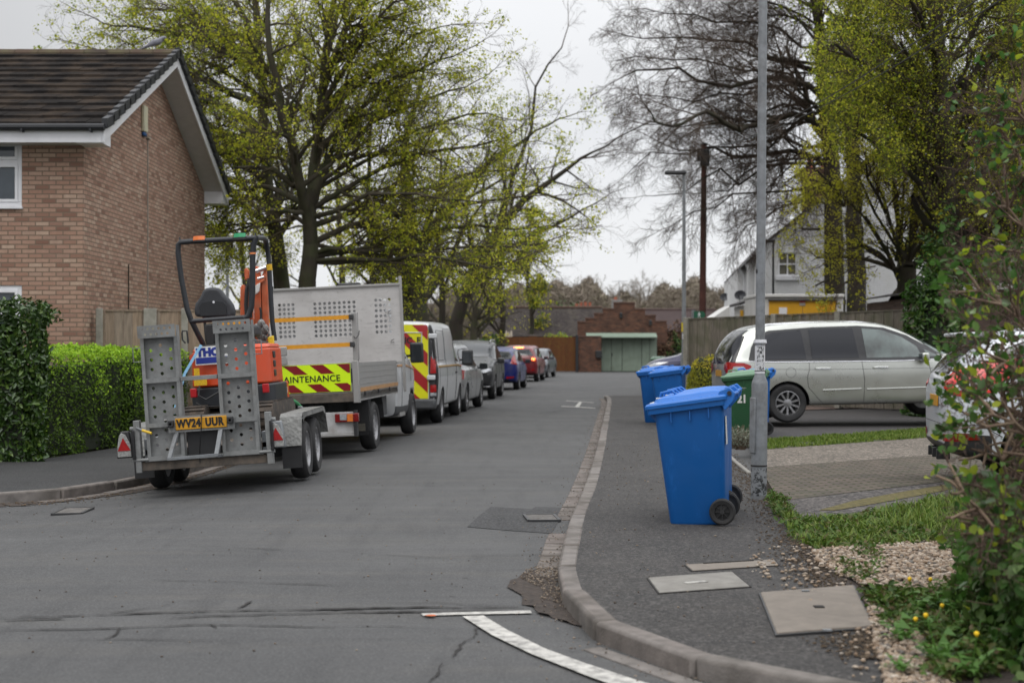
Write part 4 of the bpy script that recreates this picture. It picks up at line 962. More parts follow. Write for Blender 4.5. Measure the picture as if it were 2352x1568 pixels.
# --- foreground shrub on the right, very near and out of focus
t = Tree(31); t.kids = {3:5,2:6,1:5}; t.thr = .006; t.rmin = .0020; t.ratio = .62
root = thing('shrub', 'untidy twiggy shrub with fresh green leaves in the right foreground, covering the white car', 'shrub', (2.55,6.9,.1))
O = Vector((2.55,6.9,.1)); rs = random.Random(3)
def sp_(u,v,y): return P(u,v,y)-O
stems = [
 [(2420,1330,7),(2330,1150,6.8),(2270,980,6.6),(2220,860,6.5)],[(2430,1300,7.2),(2350,1100,7.3),(2320,900,7.4),(2310,760,7.4)],
 [(2440,1330,6.6),(2330,1240,6.4),(2250,1180,6.3),(2190,1100,6.2)],[(2400,1400,7),(2340,1300,6.5),(2270,1200,6.2),(2215,1140,6.0)],
 [(2480,1000,7),(2400,900,6.8),(2310,830,6.6),(2240,800,6.4)],[(2500,900,7),(2380,780,6.9),(2300,700,6.9),(2230,650,7.0)],
 [(2490,800,7.5),(2420,650,7.4),(2350,520,7.4),(2290,440,7.5)],[(2500,1200,6.5),(2400,1050,6.3),(2330,970,6.2),(2260,950,6.2)],
 [(2460,1000,7.6),(2370,700,7.7),(2330,560,7.8),(2310,420,7.8)],[(2400,1200,6.8),(2330,1020,7.0),(2280,900,7.2),(2235,700,7.2)],
 [(2440,1100,7),(2360,960,7),(2260,900,7),(2190,850,7)],[(2460,700,7.8),(2390,500,7.8),(2340,360,7.9),(2290,300,7.9)],
 [(2440,1250,7.4),(2380,1120,7.4),(2300,1050,7.2),(2230,1030,7.0)],[(2500,600,7.6),(2430,420,7.6),(2360,280,7.6),(2330,200,7.6)]]
for q in stems: t.limb([sp_(*k) for k in q], rs.uniform(.010,.017), .004, 17, .50, 2, start=.05, wob=.012)
def kp(T, r):
    W = T+np.array(O); u = W[:,0]/W[:,1]*F+CX; v = HY-(W[:,2]-CH)/W[:,1]*F
    cl = np.array([mnoise.noise(Vector(a)*3.2) for a in W]); return (cl > -.12+.18*(v<560)) & (u > 2150+40*(v>1100)) & (r.uniform(0,1,len(T)) < np.where((u<2310)&(v>730)&(v<1080)&~((v>860)&(v<990)),.05,np.where(v<700,.26,.15)))
t.small = [q for q in t.small if (q[0]+O.x)/(q[1]+O.y)*F+CX > 2165 and not ((q[0]+O.x)/(q[1]+O.y)*F+CX < 2325 and 735 < HY-(q[2]+O.z-CH)/(q[1]+O.y)*F < 1090 and t.rg.random() < .78) and not (HY-(q[2]+O.z-CH)/(q[1]+O.y)*F > 1090 and (q[0]+O.x)/(q[1]+O.y)*F+CX < 2225 and t.rg.random() < .85)]
t.build(root, m_twigp, isl('shrub_twig', [(.075,.045,.036),(.12,.08,.06),(.05,.032,.026)], .85), [m_lf_shrub,m_lf_shrub,m_lf_laurel,m_lf_shrub,m_lf_green], .050, 1, .03, keep=kp, flat=False, asp=.62)
# lower dark leafy mass of the same shrub bed
bush('ground_ivy', 'low dark leafy ivy mound under the right-hand shrub', 'shrub', (2.78,6.2,.1), (.72,1.5,.62), 9500, .055, [m_lf_shrub,m_lf_dark], 41, twigs=60, asp=.7, lump=.5, corer=.62)
bush('evergreen_shrub', 'dark small-leaved evergreen behind the twiggy shrub at the right edge', 'shrub', (3.95,8.3,.1), (.8,.9,2.6), 8000, .05, [m_lf_shrub,m_lf_dark,m_lf_green], 42, twigs=120, twm=m_twigp, lump=.6, corer=.62)

# --- grass, weeds and dandelions
def blades(name, label, poly, n, h, seed, m, z=.1, wid=.006, lean=.6):
    rng = np.random.default_rng(seed); p = poly_sampler(poly, z)(n, rng); n = len(p); a = rng.uniform(0,6.28,n)
    dn = np.array([mnoise.noise(Vector((q[0]*2.5,q[1]*2.5,0))) for q in p]); k = dn > -.35; p = p[k]; a = a[k]; n = len(p); hh = h*rng.uniform(.5,1.2,n)*(1+.5*dn[k])
    d = np.stack([np.cos(a),np.sin(a),0*a],1); t = np.stack([-np.sin(a),np.cos(a),0*a],1); w_ = wid*rng.uniform(.6,1.3,n)[:,None]
    l1 = (rng.uniform(0,lean,n)*hh)[:,None]; up = np.array([[0,0,1.]])
    V = np.stack([p-t*w_,p+t*w_,p+d*l1*.4+up*hh[:,None]*.6+t*w_*.8,p+d*l1*.4+up*hh[:,None]*.6-t*w_*.8,p+d*l1*1.2+up*hh[:,None]*.95+t*w_*.1,p+d*l1*1.2+up*hh[:,None]*.95-t*w_*.1],1).reshape(-1,3)
    Fq = (np.array([(0,1,2,3),(3,2,4,5)])[None]+np.arange(n)[:,None,None]*6).reshape(-1,4)
    o = npmesh(name, V, Fq, m); return tag(o, label, 'grass', kind='stuff')
blades('grass', 'mown bright grass strip between the two driveways', [Lb[0][:2],(Lb[0]+(Lb[1]-Lb[0])*.45)[:2],(Lc[0]+(Lc[1]-Lc[0])*.45)[:2],Lc[0][:2]], 26000, .045, 51, m_grass, wid=.008)
gp = [G(u,v,.1) for u,v in [(1785,1160),(1840,1195),(1950,1192),(2050,1172),(2160,1150),(2300,1120),(2500,1120),(2500,1250),(2291,1242),(2100,1254),(1980,1262),(1890,1268),(1825,1240),(1800,1200)]]
blades('grass', 'rough weedy grass between the dark drive and the gravel', gp, 15000, .06, 52, m_grass, wid=.006, lean=1.4)
gp2 = [G(u,v,.1) for u,v in [(2000,1195),(2100,1165),(2250,1140),(2500,1140),(2500,1240),(2250,1230),(2050,1235)]]
blades('grass', 'taller tufts of grass under the right-hand shrub', gp2, 4500, .13, 53, m_grass, wid=.004, lean=1.1)
def weeds(name, label, poly, n, s, seed, m, z=.1):
    rng = np.random.default_rng(seed); p = poly_sampler(poly, z)(n, rng); dn = np.array([mnoise.noise(Vector((q[0]*3.1+7,q[1]*3.1,0))) for q in p]); p = p[dn > -.1]
    C = np.repeat(p, 7, 0)+rng.normal(0,s*.6,(len(p)*7,3))*np.array([1,1,.1]); C[:,2] = z+np.abs(rng.normal(0,s*.5,len(C)))
    lv,lf = leaf_quads(C, s, rng, .45, up=1.2); o = npmesh(name, lv, lf, m); return tag(o, label, 'weeds', kind='stuff')
weeds('weeds', 'low broad-leaved weeds creeping between tarmac and gravel', gp, 2600, .045, 54, m_weed, .105)
weeds('weeds', 'small weeds growing through the gravel near the covers', [G(u,v,.1) for u,v in [(1920,1275),(2010,1262),(2030,1300),(1990,1345),(1930,1320)]], 120, .035, 55, m_weed, .115)
weeds('weeds', 'weeds sprouting round the foot of the lamp post', [G(u,v,.1) for u,v in [(1765,1135),(1815,1150),(1835,1215),(1795,1200),(1770,1160)]], 380, .032, 56, m_weed, .105)
weeds('weeds', 'weedy growth edging the big concrete cover', [G(u,v,.1) for u,v in [(1990,1360),(2120,1350),(2300,1360),(2350,1500),(2200,1600),(2110,1520),(2040,1430)]], 1200, .045, 57, m_weed, .11)
# moss on drive and lichen
mb = MB()
wp2 = [G(u,v,.101) for u,v in [(1880,1172),(1960,1150),(2080,1128),(2180,1112),(2190,1122),(2100,1140),(1990,1160),(1920,1172)]]
vs,fs = tri_fill([(p.x,p.y) for p in wp2], .12); mb.add([(p[0],p[1],.1045) for p in vs], fs); struct(mb.build('moss', mat('moss', (.085,.07,.02), .95, var=.5, vs=20, bump=.6, bs=60), fixn=False))
# broad-leaved dandelion clumps
m_dand = isl('dandelion_leaf', [(.05,.12,.02),(.08,.18,.03),(.10,.21,.04)], .5, trans=.3); m_yfl = mat('dandelion_flower', (.75,.48,.01), .7, var=.2, vs=60)
rd = random.Random(9)
for k,(u,v,sz) in enumerate([(2110,1385,.19),(2165,1375,.22),(2075,1450,.18),(2230,1400,.2),(2160,1500,.21),(2230,1530,.2),(2270,1440,.2),(2070,1520,.12),(2140,1430,.16)]):
    c = G(u,v+22,.11); root = thing('dandelion', 'leafy dandelion clump with yellow flowers in the weedy bed at lower right', 'plant', c, group='dandelion clumps by the big cover')
    mb = MB()
    for j in range(15):
        a = rd.uniform(0,6.28); L = sz*rd.uniform(.6,1.1); wd = L*.14; d = Vector((math.cos(a),math.sin(a),0)); s_ = Vector((-d.y,d.x,0)); rise = rd.uniform(.3,.9); L1=[];R1=[]
        for q in range(6):
            f = q/5; c_ = d*L*f*.85+Vector((0,0,L*rise*math.sin(f*2.3)*.7)); ww = wd*math.sin(min(1,f*1.1+.12)*3.0)*(1+.3*(q%2)); L1.append(c_+s_*ww); R1.append(c_-s_*ww)
        mb.add(L1+R1+[], [(i,i+1,7+i-1+0,6+i) for i in range(5)])
    mb.build('leaves', m_dand, root, fixn=False)
    for j in range(1 if rd.random()<.7 else 0):
        a = rd.uniform(0,6.28); e = Vector((math.cos(a)*.06,math.sin(a)*.06,sz*rd.uniform(.5,.95))); mb = MB(); mb.tube([(0,0,0),e*.6,e], .003, 5); st = mb.build('stem', m_dand, root)
        mb = MB(); mb.lathe([(.004,-.006),(.011,.004),(.010,.012),(.004,.016)], 10, Matrix.Translation(e)); mb.build('flower', m_yfl, root, smooth=True)
# ------------------------------------------------------------------ brick house on the left
m_brick = brickmat('house_brick', [(.19,.10,.072),(.33,.195,.14),(.40,.265,.195),(.35,.21,.155),(.45,.33,.25),(.25,.14,.105)], (.17,.125,.092), .225, .075, .9, .011)
m_upvc = mat('white_upvc', (.68,.68,.70), .35, var=.05)
m_soff = mat('soffit', (.50,.48,.47), .5, var=.06)
m_gut = mat('black_gutter', (.014,.015,.018), .6, var=.2)
def glassm(name, c=(.03,.035,.04), rough=.06): 
    n = NB(name); n.color(n.mix(n.ramp(n.noise(2,4),[(.3,0.),(.7,1.)]), c, tuple(q*1.8 for q in c))); n.set(rough, 0, spec=.8); return n.m
m_glass = glassm('window_glass', (.035,.045,.055))
m_tile = brickmat('roof_tile', [(.030,.026,.022),(.045,.040,.034),(.06,.052,.042),(.036,.031,.026)], (.012,.011,.010), .33, 10, .95, .012, dirt=(.085,.072,.045), da=.7, kind='UV', spec=.04)
hx, hy0, hy1 = -7.02, 23.3, 32.5      # gable wall plane x, front and rear walls y
EZ, RZ, vg = 5.02, 7.22, .46          # eaves z, ridge z, verge overhang
ry = (hy0+hy1)/2
H = thing('brick_house', 'two-storey brown brick house with dark tiled gable roof at the left edge', 'house', (hx, hy0, 0))
def L_(p): return (p[0]-hx, p[1]-hy0, p[2])
mb = MB(Matrix.Translation((-hx,-hy0,0)))
x0 = -22
apexz = RZ-.16; ez = EZ+.04
# walls with window openings in the front
op = [(-8.95-.0, X(53,23.3)), ]
wx1 = X(50,23.3); wx0 = wx1-1.75
def wall_front(mb, x0, x1, z0, z1, y, opens):
    xs_ = sorted({x0,x1,*[q for o in opens for q in o[:2]]}); zs_ = sorted({z0,z1,*[q for o in opens for q in o[2:]]})
    for a,b in zip(xs_,xs_[1:]):
        for c,d in zip(zs_,zs_[1:]):
            if any(o[0]<=a and b<=o[1] and o[2]<=c and d<=o[3] for o in opens): continue
            mb.add([(a,y,c),(b,y,c),(b,y,d),(a,y,d)],[(0,1,2,3)])
    for o in opens:
        a,b,c,d = o; q=.1
        mb.add([(a,y,c),(a,y+q,c),(a,y+q,d),(a,y,d),(b,y,c),(b,y+q,c),(b,y+q,d),(b,y,d)],[(0,1,2,3),(4,7,6,5),(0,4,5,1),(3,2,6,7)])
zu0, zu1 = Z(474,23.3), Z(319,23.3); zl1 = Z(655,23.3); zl0 = zl1-1.2
wall_front(mb, x0, hx-.25, -.2, EZ+.1, hy0, [(wx0,wx1,zu0,zu1),(wx0,wx1,zl0,zl1)])
mb.prism([(hy0,-.2),(hy1,-.2),(hy1,ez),(ry,apexz),(hy0,ez)], hx-.25, hx, 'x')
mb.box(x0,hx-.25,hy1-.25,hy1-.002,-.2,EZ)
wall = mb.build('wall', m_brick, H)
for nm,(a,b,c,d),tr in (('window',(wx0,wx1,zu0,zu1),.58),('window',(wx0,wx1,zl0,zl1),.55)):
    mb = MB(Matrix.Translation((-hx,-hy0,0))); y=hy0+.02; ft=.07
    for q in ((a,b,c,c+ft),(a,b,d-ft,d),(a,a+ft,c+ft,d-ft),(b-ft,b,c+ft,d-ft)): mb.box(q[0],q[1],y,y+.07,q[2],q[3])
    wn = mb.build('window', m_upvc, H, bevel=.006)
    mb = MB(Matrix.Translation((-hx,-hy0,0)))
    tz = d-(d-c)*.34; mid = (a+b)/2
    mb.box(a+ft,b-ft,y+.004,y+.066,tz-.035,tz+.035)
    for (p,q,r_,s_) in ((a+ft,b-ft,c+ft,tz-.035),(a+ft,b-ft,tz+.035,d-ft)):
        f=.05
        for k in ((p,q,r_,r_+f),(p,q,s_-f,s_),(p,p+f,r_+f,s_-f),(q-f,q,r_+f,s_-f)): mb.box(k[0],k[1],y-.012,y+.05,k[2],k[3])
    mb.build('frame', m_upvc, wn, bevel=.004)
    mb = MB(Matrix.Translation((-hx,-hy0,0))); mb.box(a+.03,b-.03,y+.035,y+.045,c+.03,d-.03); mb.build('pane', m_glass, wn)
    mb = MB(Matrix.Translation((-hx,-hy0,0))); mb.box(a-.03,b+.02,hy0-.05,hy0+.02,c-.045,c+.0); mb.build('sill', m_upvc, wn, bevel=.006)
# roof: stepped courses on both slopes
mb = MB(Matrix.Translation((-hx,-hy0,0)))
fy = hy0-.42; fz = EZ+.0; sl = (RZ-fz)/(ry-fy); n = 13
def slope(sgn):
    for k in range(n):
        t0, t1 = k/n, (k+1)/n+.03
        ya = fy+(ry-fy)*t0; yb = fy+(ry-fy)*min(1,t1); za = fz+(RZ-fz)*t0+.075; zb = fz+(RZ-fz)*min(1,t1)+.015
        if sgn < 0: ya, yb = 2*ry-ya, 2*ry-yb
        xe = hx+vg+.03
        # tiles of one course as separate blocks with slight jitter
        x = x0
        rr = random.Random(k*7+sgn)
        off = (k%2)*.165
        x = xe
        first = .17 if k%2 else .33
        while x > -13.6:
            wd_ = first if x == xe else .33; xa = x-wd_+.004; j = rr.uniform(-.006,.006)
            mb.add([(xa,ya,za-.07+j),(x,ya,za-.07+j),(x,yb,zb-.03),(xa,yb,zb-.03),(xa,ya,za+j),(x,ya,za+j),(x,yb,zb),(xa,yb,zb)],[(0,1,2,3),(4,5,6,7),(0,1,5,4),(2,3,7,6),(0,3,7,4),(1,2,6,5)]); x -= wd_
        mb.add([(x0,ya,za-.03),(x,ya,za-.03),(x,yb,zb-.03),(x0,yb,zb-.03),(x0,ya,za),(x,ya,za),(x,yb,zb),(x0,yb,zb)],[(0,1,2,3),(4,5,6,7),(0,1,5,4),(2,3,7,6),(1,2,6,5)])
slope(1); slope(-1)
m_tilei = isl('roof_tile_single', [(.017,.015,.0145),(.026,.023,.0215),(.021,.019,.018),(.036,.030,.027)], .97, .5, 60, var=.5, vs=14, dirt=(.062,.046,.034), da=.6, spec=.03)
roof = mb.build('roof', m_tilei, H)
mb = MB(Matrix.Translation((-hx,-hy0,0)))
x = hx+vg
while x > x0:
    mb.lathe([(.13,0),(.125,.44)], 10, Matrix.Translation((x-.45,ry,RZ-.03)) @ Matrix.Rotation(R(90),4,'Y')); x -= .45
mb.build('ridge_tiles', isl('ridge_tile', [(.06,.04,.03),(.09,.062,.045),(.045,.035,.03)], .95, .5, 40, dirt=(.10,.09,.05), da=.8), roof)
# verge caps (black dry verge), bargeboards, soffits
mb = MB(Matrix.Translation((-hx,-hy0,0)))
for sgn in (1,-1):
    for k in range(n+2):
        t0=k/(n+2); t1=(k+1)/(n+2)+.012; ya=fy+(ry-fy)*t0-.02; yb=fy+(ry-fy)*t1; za=fz+(RZ-fz)*t0+.13; zb=fz+(RZ-fz)*t1+.09
        if sgn<0: ya,yb=2*ry-ya,2*ry-yb
        xa,xb=hx+vg-.04,hx+vg+.06
        mb.add([(xa,ya,za-.17),(xb,ya,za-.17),(xb,yb,zb-.17),(xa,yb,zb-.17),(xa,ya,za),(xb,ya,za),(xb,yb,zb),(xa,yb,zb)],[(0,1,2,3),(4,5,6,7),(0,1,5,4),(2,3,7,6),(0,3,7,4),(1,2,6,5)])
mb.build('verge_caps', m_gut, H, bevel=.008)
mb = MB(Matrix.Translation((-hx,-hy0,0)))
def slopez(y): return fz+(RZ-fz)*((y-fy)/(ry-fy) if y<=ry else (2*ry-y-fy)/(ry-fy))
for sgn in (1,-1):
    a = fy+.0; pts=[]
    y_=lambda y: y if sgn>0 else 2*ry-y
    P4=[(a,slopez(a)-.26),(a,slopez(a)-.05),(ry,RZ-.06),(ry,RZ-.25)]
    P4=[(y_(p),q) for p,q in P4]
    mb.prism(P4, hx+vg-.035, hx+vg+.0, 'x')
    # box end at the eaves
    P5=[(y_(a+.01),slopez(a)-.27),(y_(a+.01),slopez(a)-.06),(y_(a+.5),slopez(a+.5)-.06),(y_(a+.5),slopez(a)-.27)]
    mb.prism(P5, hx+.002, hx+vg-.037, 'x')
mb.box(x0,hx+vg-.04,fy-.004,fy+.02,fz-.26,fz-.05)
mb.build('bargeboard', m_upvc, H, bevel=.004)
mb = MB(Matrix.Translation((-hx,-hy0,0)))
mb.box(x0,hx+vg-.04,fy+.021,hy0-.003,fz-.25,fz-.235)
for sgn in (1,-1):
    y_=lambda y: y if sgn>0 else 2*ry-y
    a=fy+.5; mb.prism([(y_(a),slopez(a)-.22),(y_(a),slopez(a)-.20),(y_(ry),RZ-.21),(y_(ry),RZ-.23)], hx+.002, hx+vg-.037, 'x')
mb.build('soffit', m_soff, H)
mb = MB(Matrix.Translation((-hx,-hy0,0)))
mb.tube([(x0,fy-.06,fz-.02),(hx+vg+.02,fy-.06,fz-.02)], .06, 10); 
for k in range(8): mb.box(hx+.25-k*1.1,hx+.28-k*1.1,fy-.12,fy,fz-.1,fz-.05)
mb.build('gutter', m_gut, H)
# alarm box, cable, downpipe line
mb = MB(); c = (hx+.03, 26.6); z1 = Z(250, 26.3); 
pa = lambda u,v: (hx, (hx*F/(u-CX)), CH-(v-HY)/F*(hx*F/(u-CX)))
a = pa(328,270); mb.box(.0,.07,a[1]-hy0-.13,a[1]-hy0+.13,a[2]-.28,a[2]+.22); al = mb.build('alarm_box', mat('alarm_cream',(.55,.52,.38),.4), H, bevel=.02)
mb = MB(); mb.box(.0,.06,a[1]-hy0-.1,a[1]-hy0+.1,a[2]-.36,a[2]-.285); mb.build('strobe', mat('strobe_blue',(.01,.06,.18),.3), al, bevel=.02)
mb = MB(); a = pa(338,318); b = pa(336,715); mb.bar((.012,a[1]-hy0,a[2]),(.012,a[1]-hy0,0),.02,.02); mb.box(0,.05,a[1]-hy0-.1,a[1]-hy0+.1,a[2]-.01,a[2]+.02)
mb.build('cable', mat('cable_grey',(.30,.26,.22),.6), H)
mb = MB(); a = pa(294,607); mb.bar((.01,a[1]-hy0,a[2]),(.01,a[1]-hy0,0),.018,.018); mb.build('cable', m_barkd, H)
# pigeon on the ridge
m_pig = mat('pigeon_grey', (.20,.20,.23), .8, var=.3, vs=30)
pg = P(357,103,ry); root = thing('pigeon', 'grey wood pigeon perched on the ridge of the brick house', 'bird', (pg.x, ry, RZ+.11)); root.scale = (1.1,)*3
mb = MB(); body = [(-.19,0,.0),(-.12,0,.05),(-.03,0,.10),(.05,0,.12),(.10,0,.155),(.13,0,.19),(.165,0,.195),(.19,0,.185)]; mb.tube([Vector(p) for p in body],[.012,.035,.062,.062,.045,.030,.027,.008],12)
mb.build('body', m_pig, root, smooth=True, ang=80)
mb = MB(); mb.prism([(-.19,.005),(-.30,-.03),(-.30,-.015),(-.15,.05)],-.03,.03,'y'); mb.build('tail', m_pig, root)
mb = MB(); mb.cyl((.185,0,.187),(.215,0,.18),.006,.002,6); mb.build('beak', m_kerb, root)
mb = MB(); [mb.cyl((.0,s,.05),(.01,s,-.005),.006,n=6) for s in (-.02,.02)]; mb.build('legs', m_kerb, root)

# ------------------------------------------------------------------ fences
m_board = isl('fence_board', [(.18,.155,.125),(.23,.20,.165),(.16,.14,.115),(.26,.225,.18),(.20,.175,.14)], .9, .5, 20, var=.5, vs=5, stretch=(6,6,.6), dirt=(.085,.095,.05), da=.55)
m_boardb = isl('fence_board_fresh', [(.30,.22,.155),(.36,.27,.195),(.26,.20,.15),(.31,.25,.195)], .9, .5, 20, var=.45, vs=5, stretch=(6,6,.6))
m_boardr = isl('brown_board', [(.115,.042,.012),(.13,.048,.013),(.105,.038,.011)], .75, .3, 20, var=.25, vs=4, stretch=(4,4,.5))
m_boardg = isl('green_board', [(.10,.10,.06),(.12,.115,.07),(.085,.085,.05)], .9)
m_post = mat('concrete_post', (.27,.255,.22), .9, var=.2, vs=8, bump=.3, bs=80, dirt=(.12,.115,.08), da=.6)
def fence(name, label, a, b, h0, h1, m, bw=.125, z0=0.1, posts=None, pm=None, rails=True, gap=.004, pd=.10, cap=True, seed=1, step=2.4):
    a = Vector((*a,0)); b = Vector((*b,0)); d = (b-a); L = d.length; d.normalize(); nrm = Vector((d.y,-d.x,0))   # towards camera for left->right
    root = thing(name, label, 'fence', (a.x,a.y,z0)); rg = random.Random(seed); mb = MB(); x = 0; i=0
    hh = lambda t: h0+(h1-h0)*t/L
    while x < L-.02:
        w_ = min(bw, L-x); p = d*x; q = d*(x+w_-gap); o = nrm*(.0 if i%2 else .008); z = hh(x)+rg.uniform(-.006,.006)
        vs = [p+o,q+o,q+o+nrm*.016,p+o+nrm*.011]; 
        mb.add([(v.x,v.y,.03) for v in vs]+[(v.x,v.y,z) for v in vs],[(0,1,2,3),(4,5,6,7),(0,1,5,4),(1,2,6,5),(2,3,7,6),(3,0,4,7)]); x += bw; i+=1
    mb.build('boards', m, root)
    if cap:
        mb = MB(); mb.bar(nrm*.01+Vector((0,0,h0+.015)), d*L+nrm*.01+Vector((0,0,h1+.015)), .05, .03); 
        if rails:
            for r in (.3,h0*.6): mb.bar(nrm*-.03+Vector((0,0,r)), d*L+nrm*-.03+Vector((0,0,r)), .04,.07)
        mb.build('capping_rail', m, root)
    k = 0; 
    for x in (posts if posts is not None else [step*q for q in range(int(L/step)+1)]):
        mb = MB(); p = d*x+nrm*.01; T = Matrix.Translation(p) @ Matrix.Rotation(math.atan2(d.y,d.x),4,'Z'); mb.box(-pd/2,pd/2,-pd/2,pd/2,0,hh(x)+.05,T=T); mb.build('post', pm or m_post, root, bevel=.008)
    return root
def xp(u,a,b):   # distance along line a-b where it crosses picture column u
    k = (u-CX)/F; a=Vector(a); b=Vector(b); d=(b-a).normalized(); return (k*a.y-a.x)/(d.x-k*d.y)
a,b = (-6.95,23.75),(-4.6,24.2); fence('wooden_fence','weathered brown board fence joining the brick house behind the privet hedge', a,b,2.07,2.08,m_boardb,bw=.15,z0=0,posts=[.06,xp(338,a,b),xp(352,a,b),xp(424,a,b)],pd=.11)
a,b = (4.42,36),(8.75,30.4); FA,FB=a,b
tall = fence('wooden_fence','tall weathered grey closeboard fence behind the silver people carrier', a,b,2.08,2.17,m_board,bw=.13,posts=[.02,xp(1780,a,b),xp(1927,a,b),xp(2108,a,b)],pd=.14)
fence('wooden_fence','short dark fence run between the tall fence end and the brick shed',(8.80,30.3),(9.4,29.6),1.6,1.6,m_board,posts=[])
fence('wooden_fence','old greenish fence panels left of the brown gate, beyond the parked cars',(X(1020,84),84),(X(1152,86),86),2.0,2.05,m_boardg,bw=.15,z0=0,posts=[0,xp(1094,(X(1020,84),84),(X(1152,86),86)),xp(1133,(X(1020,84),84),(X(1152,86),86))],pd=.22)
# ------------------------------------------------------------------ gate, garage and bungalow at the end of the road
Y1 = 87.0
gt = thing('driveway_gate','wide orange-brown boarded gate at the end of the road','gate',(X(1240,Y1),Y1,0))
mb = MB(); x=X(1161,Y1)-gt.location.x; xe=X(1322,Y1)-gt.location.x; i=0
while x < xe: mb.box(x,x+.115,-.01*(i%2),.03,.05,Z(774,Y1)+(.04 if 11<i<16 else 0)); x+=.12; i+=1
gb = mb.build('gate_boards', m_boardr, gt)
mb = MB(); p=P(1269,709,Y1); mb.box(X(1265,Y1)-gt.location.x,X(1273,Y1)-gt.location.x,-.05,-.012,Z(822,Y1),Z(813,Y1)); mb.build('letter_plate', m_blk, gb)
for u0,u1,nm,mm in ((1152,1159,'gate_post',m_post),(1155.5,1161,'gate_post',m_gut),(1322,1328,'gate_post',m_gut)):
    mb = MB(); xx0,xx1=X(u0,Y1)-gt.location.x,X(u1,Y1)-gt.location.x; mb.box(xx0,xx1,-.14 if nm!='x' else 0,-.011 if u0!=1152 else .1,0,Z(769,Y1) if u0>1155 else Z(771,Y1)); mb.build(nm, mm, gt, bevel=.01)
m_rbrick = brickmat('red_brick', [(.075,.030,.021),(.14,.052,.031),(.040,.020,.017),(.19,.078,.044),(.10,.042,.029)], (.13,.09,.065), .23, .078, .9, .012, dirt=(.035,.022,.018), da=.85)
Y2 = 88.5
pil = thing('brick_pillar','square red brick pillar with a black letterbox beside the green garage','wall',(X(1354,Y1),Y1,0))
mb = MB(); mb.box(X(1328.2,Y1)-pil.location.x,X(1381,Y1)-pil.location.x,.0,1.0,0,Z(774,Y1)); mb.build('wall', m_rbrick, pil)
mb = MB(); mb.box(X(1327.5,Y1)-pil.location.x-.0,X(1382,Y1)-pil.location.x,-.03,1.03,Z(774,Y1)+.002,Z(774,Y1)+.08); mb.build('coping', mat('dark_coping',(.10,.055,.04),.9,var=.3), pil, bevel=.01)
mb = MB(); mb.box(X(1368,Y1)-pil.location.x,X(1388,Y1)-pil.location.x-.14,-.16,-.002,Z(822,Y1),Z(805,Y1)); mb.build('letterbox', m_blk, pil, bevel=.03)
m_green = mat('sage_green_paint', (.205,.255,.20), .6, var=.1, vs=2, dirt=(.12,.14,.10), da=.5)
gr = thing('garage','green double garage doors under a sloping green canopy and stepped red brick gable','garage',(X(1440,Y2),Y2,0))
gx = gr.location.x
xs_=[X(u,Y2)-gx for u in (1381,1404,1429,1474,1492,1509)]
for i,(p,q) in enumerate(zip(xs_,xs_[1:])):
    mb = MB(); mb.box(p+.012,q-.012,-.02-(.015 if i in(0,3) else 0),.03,.03,Z(777,Y2)); dpt = mb.build('door', m_green, gr, bevel=.012)
    if i==1:
        mb=MB(); mb.box(p+.03,p+.08,-.06,-.022,1.0,1.15); mb.build('handle', m_blk, dpt)
mb = MB(); mb.box(xs_[0],xs_[-1],.04,.3,0,Z(776,Y2)); mb.build('door_frame', m_crack, gr)
zt,zb_=Z(766,Y2),Z(776,Y2); mb = MB(); xa,xb=X(1346,Y2)-gx,X(1507,Y2)-gx
mb.prism([(-.75,zb_),(-.75,zb_+.08),(.05,zt+.05),(.05,zb_)],xa,xb,'x'); mb.build('canopy', mat('canopy_green',(.19,.245,.19),.6,var=.08), gr, bevel=.01)
# stepped gable
def zz(v): return Z(v,Y2+.3)
st = [(1327,855),(1327,741),(1345,741),(1345,733),(1365,733),(1365,722),(1385,722),(1385,711),(1410,711),(1410,697),(1458,697),(1458,711.5),(1482,711.5),(1482,726),(1506,726),(1506,739.5),(1531,739.5),(1531,745),(1533,745),(1533,855)]
mb = MB(); mb.prism([(X(u,Y2+.3)-gx, Z(v,Y2+.3) if v<850 else 0) for u,v in st], .32, .66, 'y'); gw = mb.build('gable_wall', m_rbrick, gr)
mb = MB()
for u0,u1,v in ((1327,1345,741),(1410,1458,697),(1458,1482,711.5),(1482,1506,726),(1506,1531,739.5),(1385,1410,711),(1365,1385,722),(1345,1365,733)):
    mb.box(X(u0,Y2+.3)-gx-.02,X(u1,Y2+.3)-gx+.03,.28,.70,zz(v)+.002,zz(v)+.10)
mb.build('coping', MT.get('dark_coping'), gw, bevel=.01)
for u,v in ((1427,725),(1495,742)):
    mb = MB(); xx=X(u,Y2)-gx; mb.box(xx-.09,xx+.09,.2,.318,Z(v,Y2)-.12,Z(v,Y2)+.12); mb.lathe([(.1,0),(.06,.1)],10,Matrix.Translation((xx,.24,Z(v,Y2)+.12))); mb.build('wall_lamp', m_blk, gr)
# ivy-clad wall to the right
iv = thing('brick_wall','low brick wall with dead ivy on top, right of the green garage','wall',(X(1540,Y2),Y2+.9,0))
mb = MB(); mb.box(X(1510,Y2+.9)-iv.location.x,X(1640,Y2+.9)-iv.location.x,0,.4,0,Z(760,Y2)); mb.build('wall', m_rbrick, iv)
bush('dead_ivy','brown dead ivy draped over the far brick wall','plant',(X(1548,Y2),Y2+.6,0),(1.35,.7,2.7),3000,.14,[isl('dead_leaf',[(.10,.05,.03),(.14,.08,.05),(.07,.05,.03)],.9)],71,twigs=30,lump=.5)
bush('wall_ivy','green ivy hanging on the far brick wall beside the lamp post','plant',(X(1558,Y2),Y2+.2,0),(.75,.5,2.0),1600,.13,[m_lf_dark,m_lf_shrub],72,twigs=10,lump=.6)
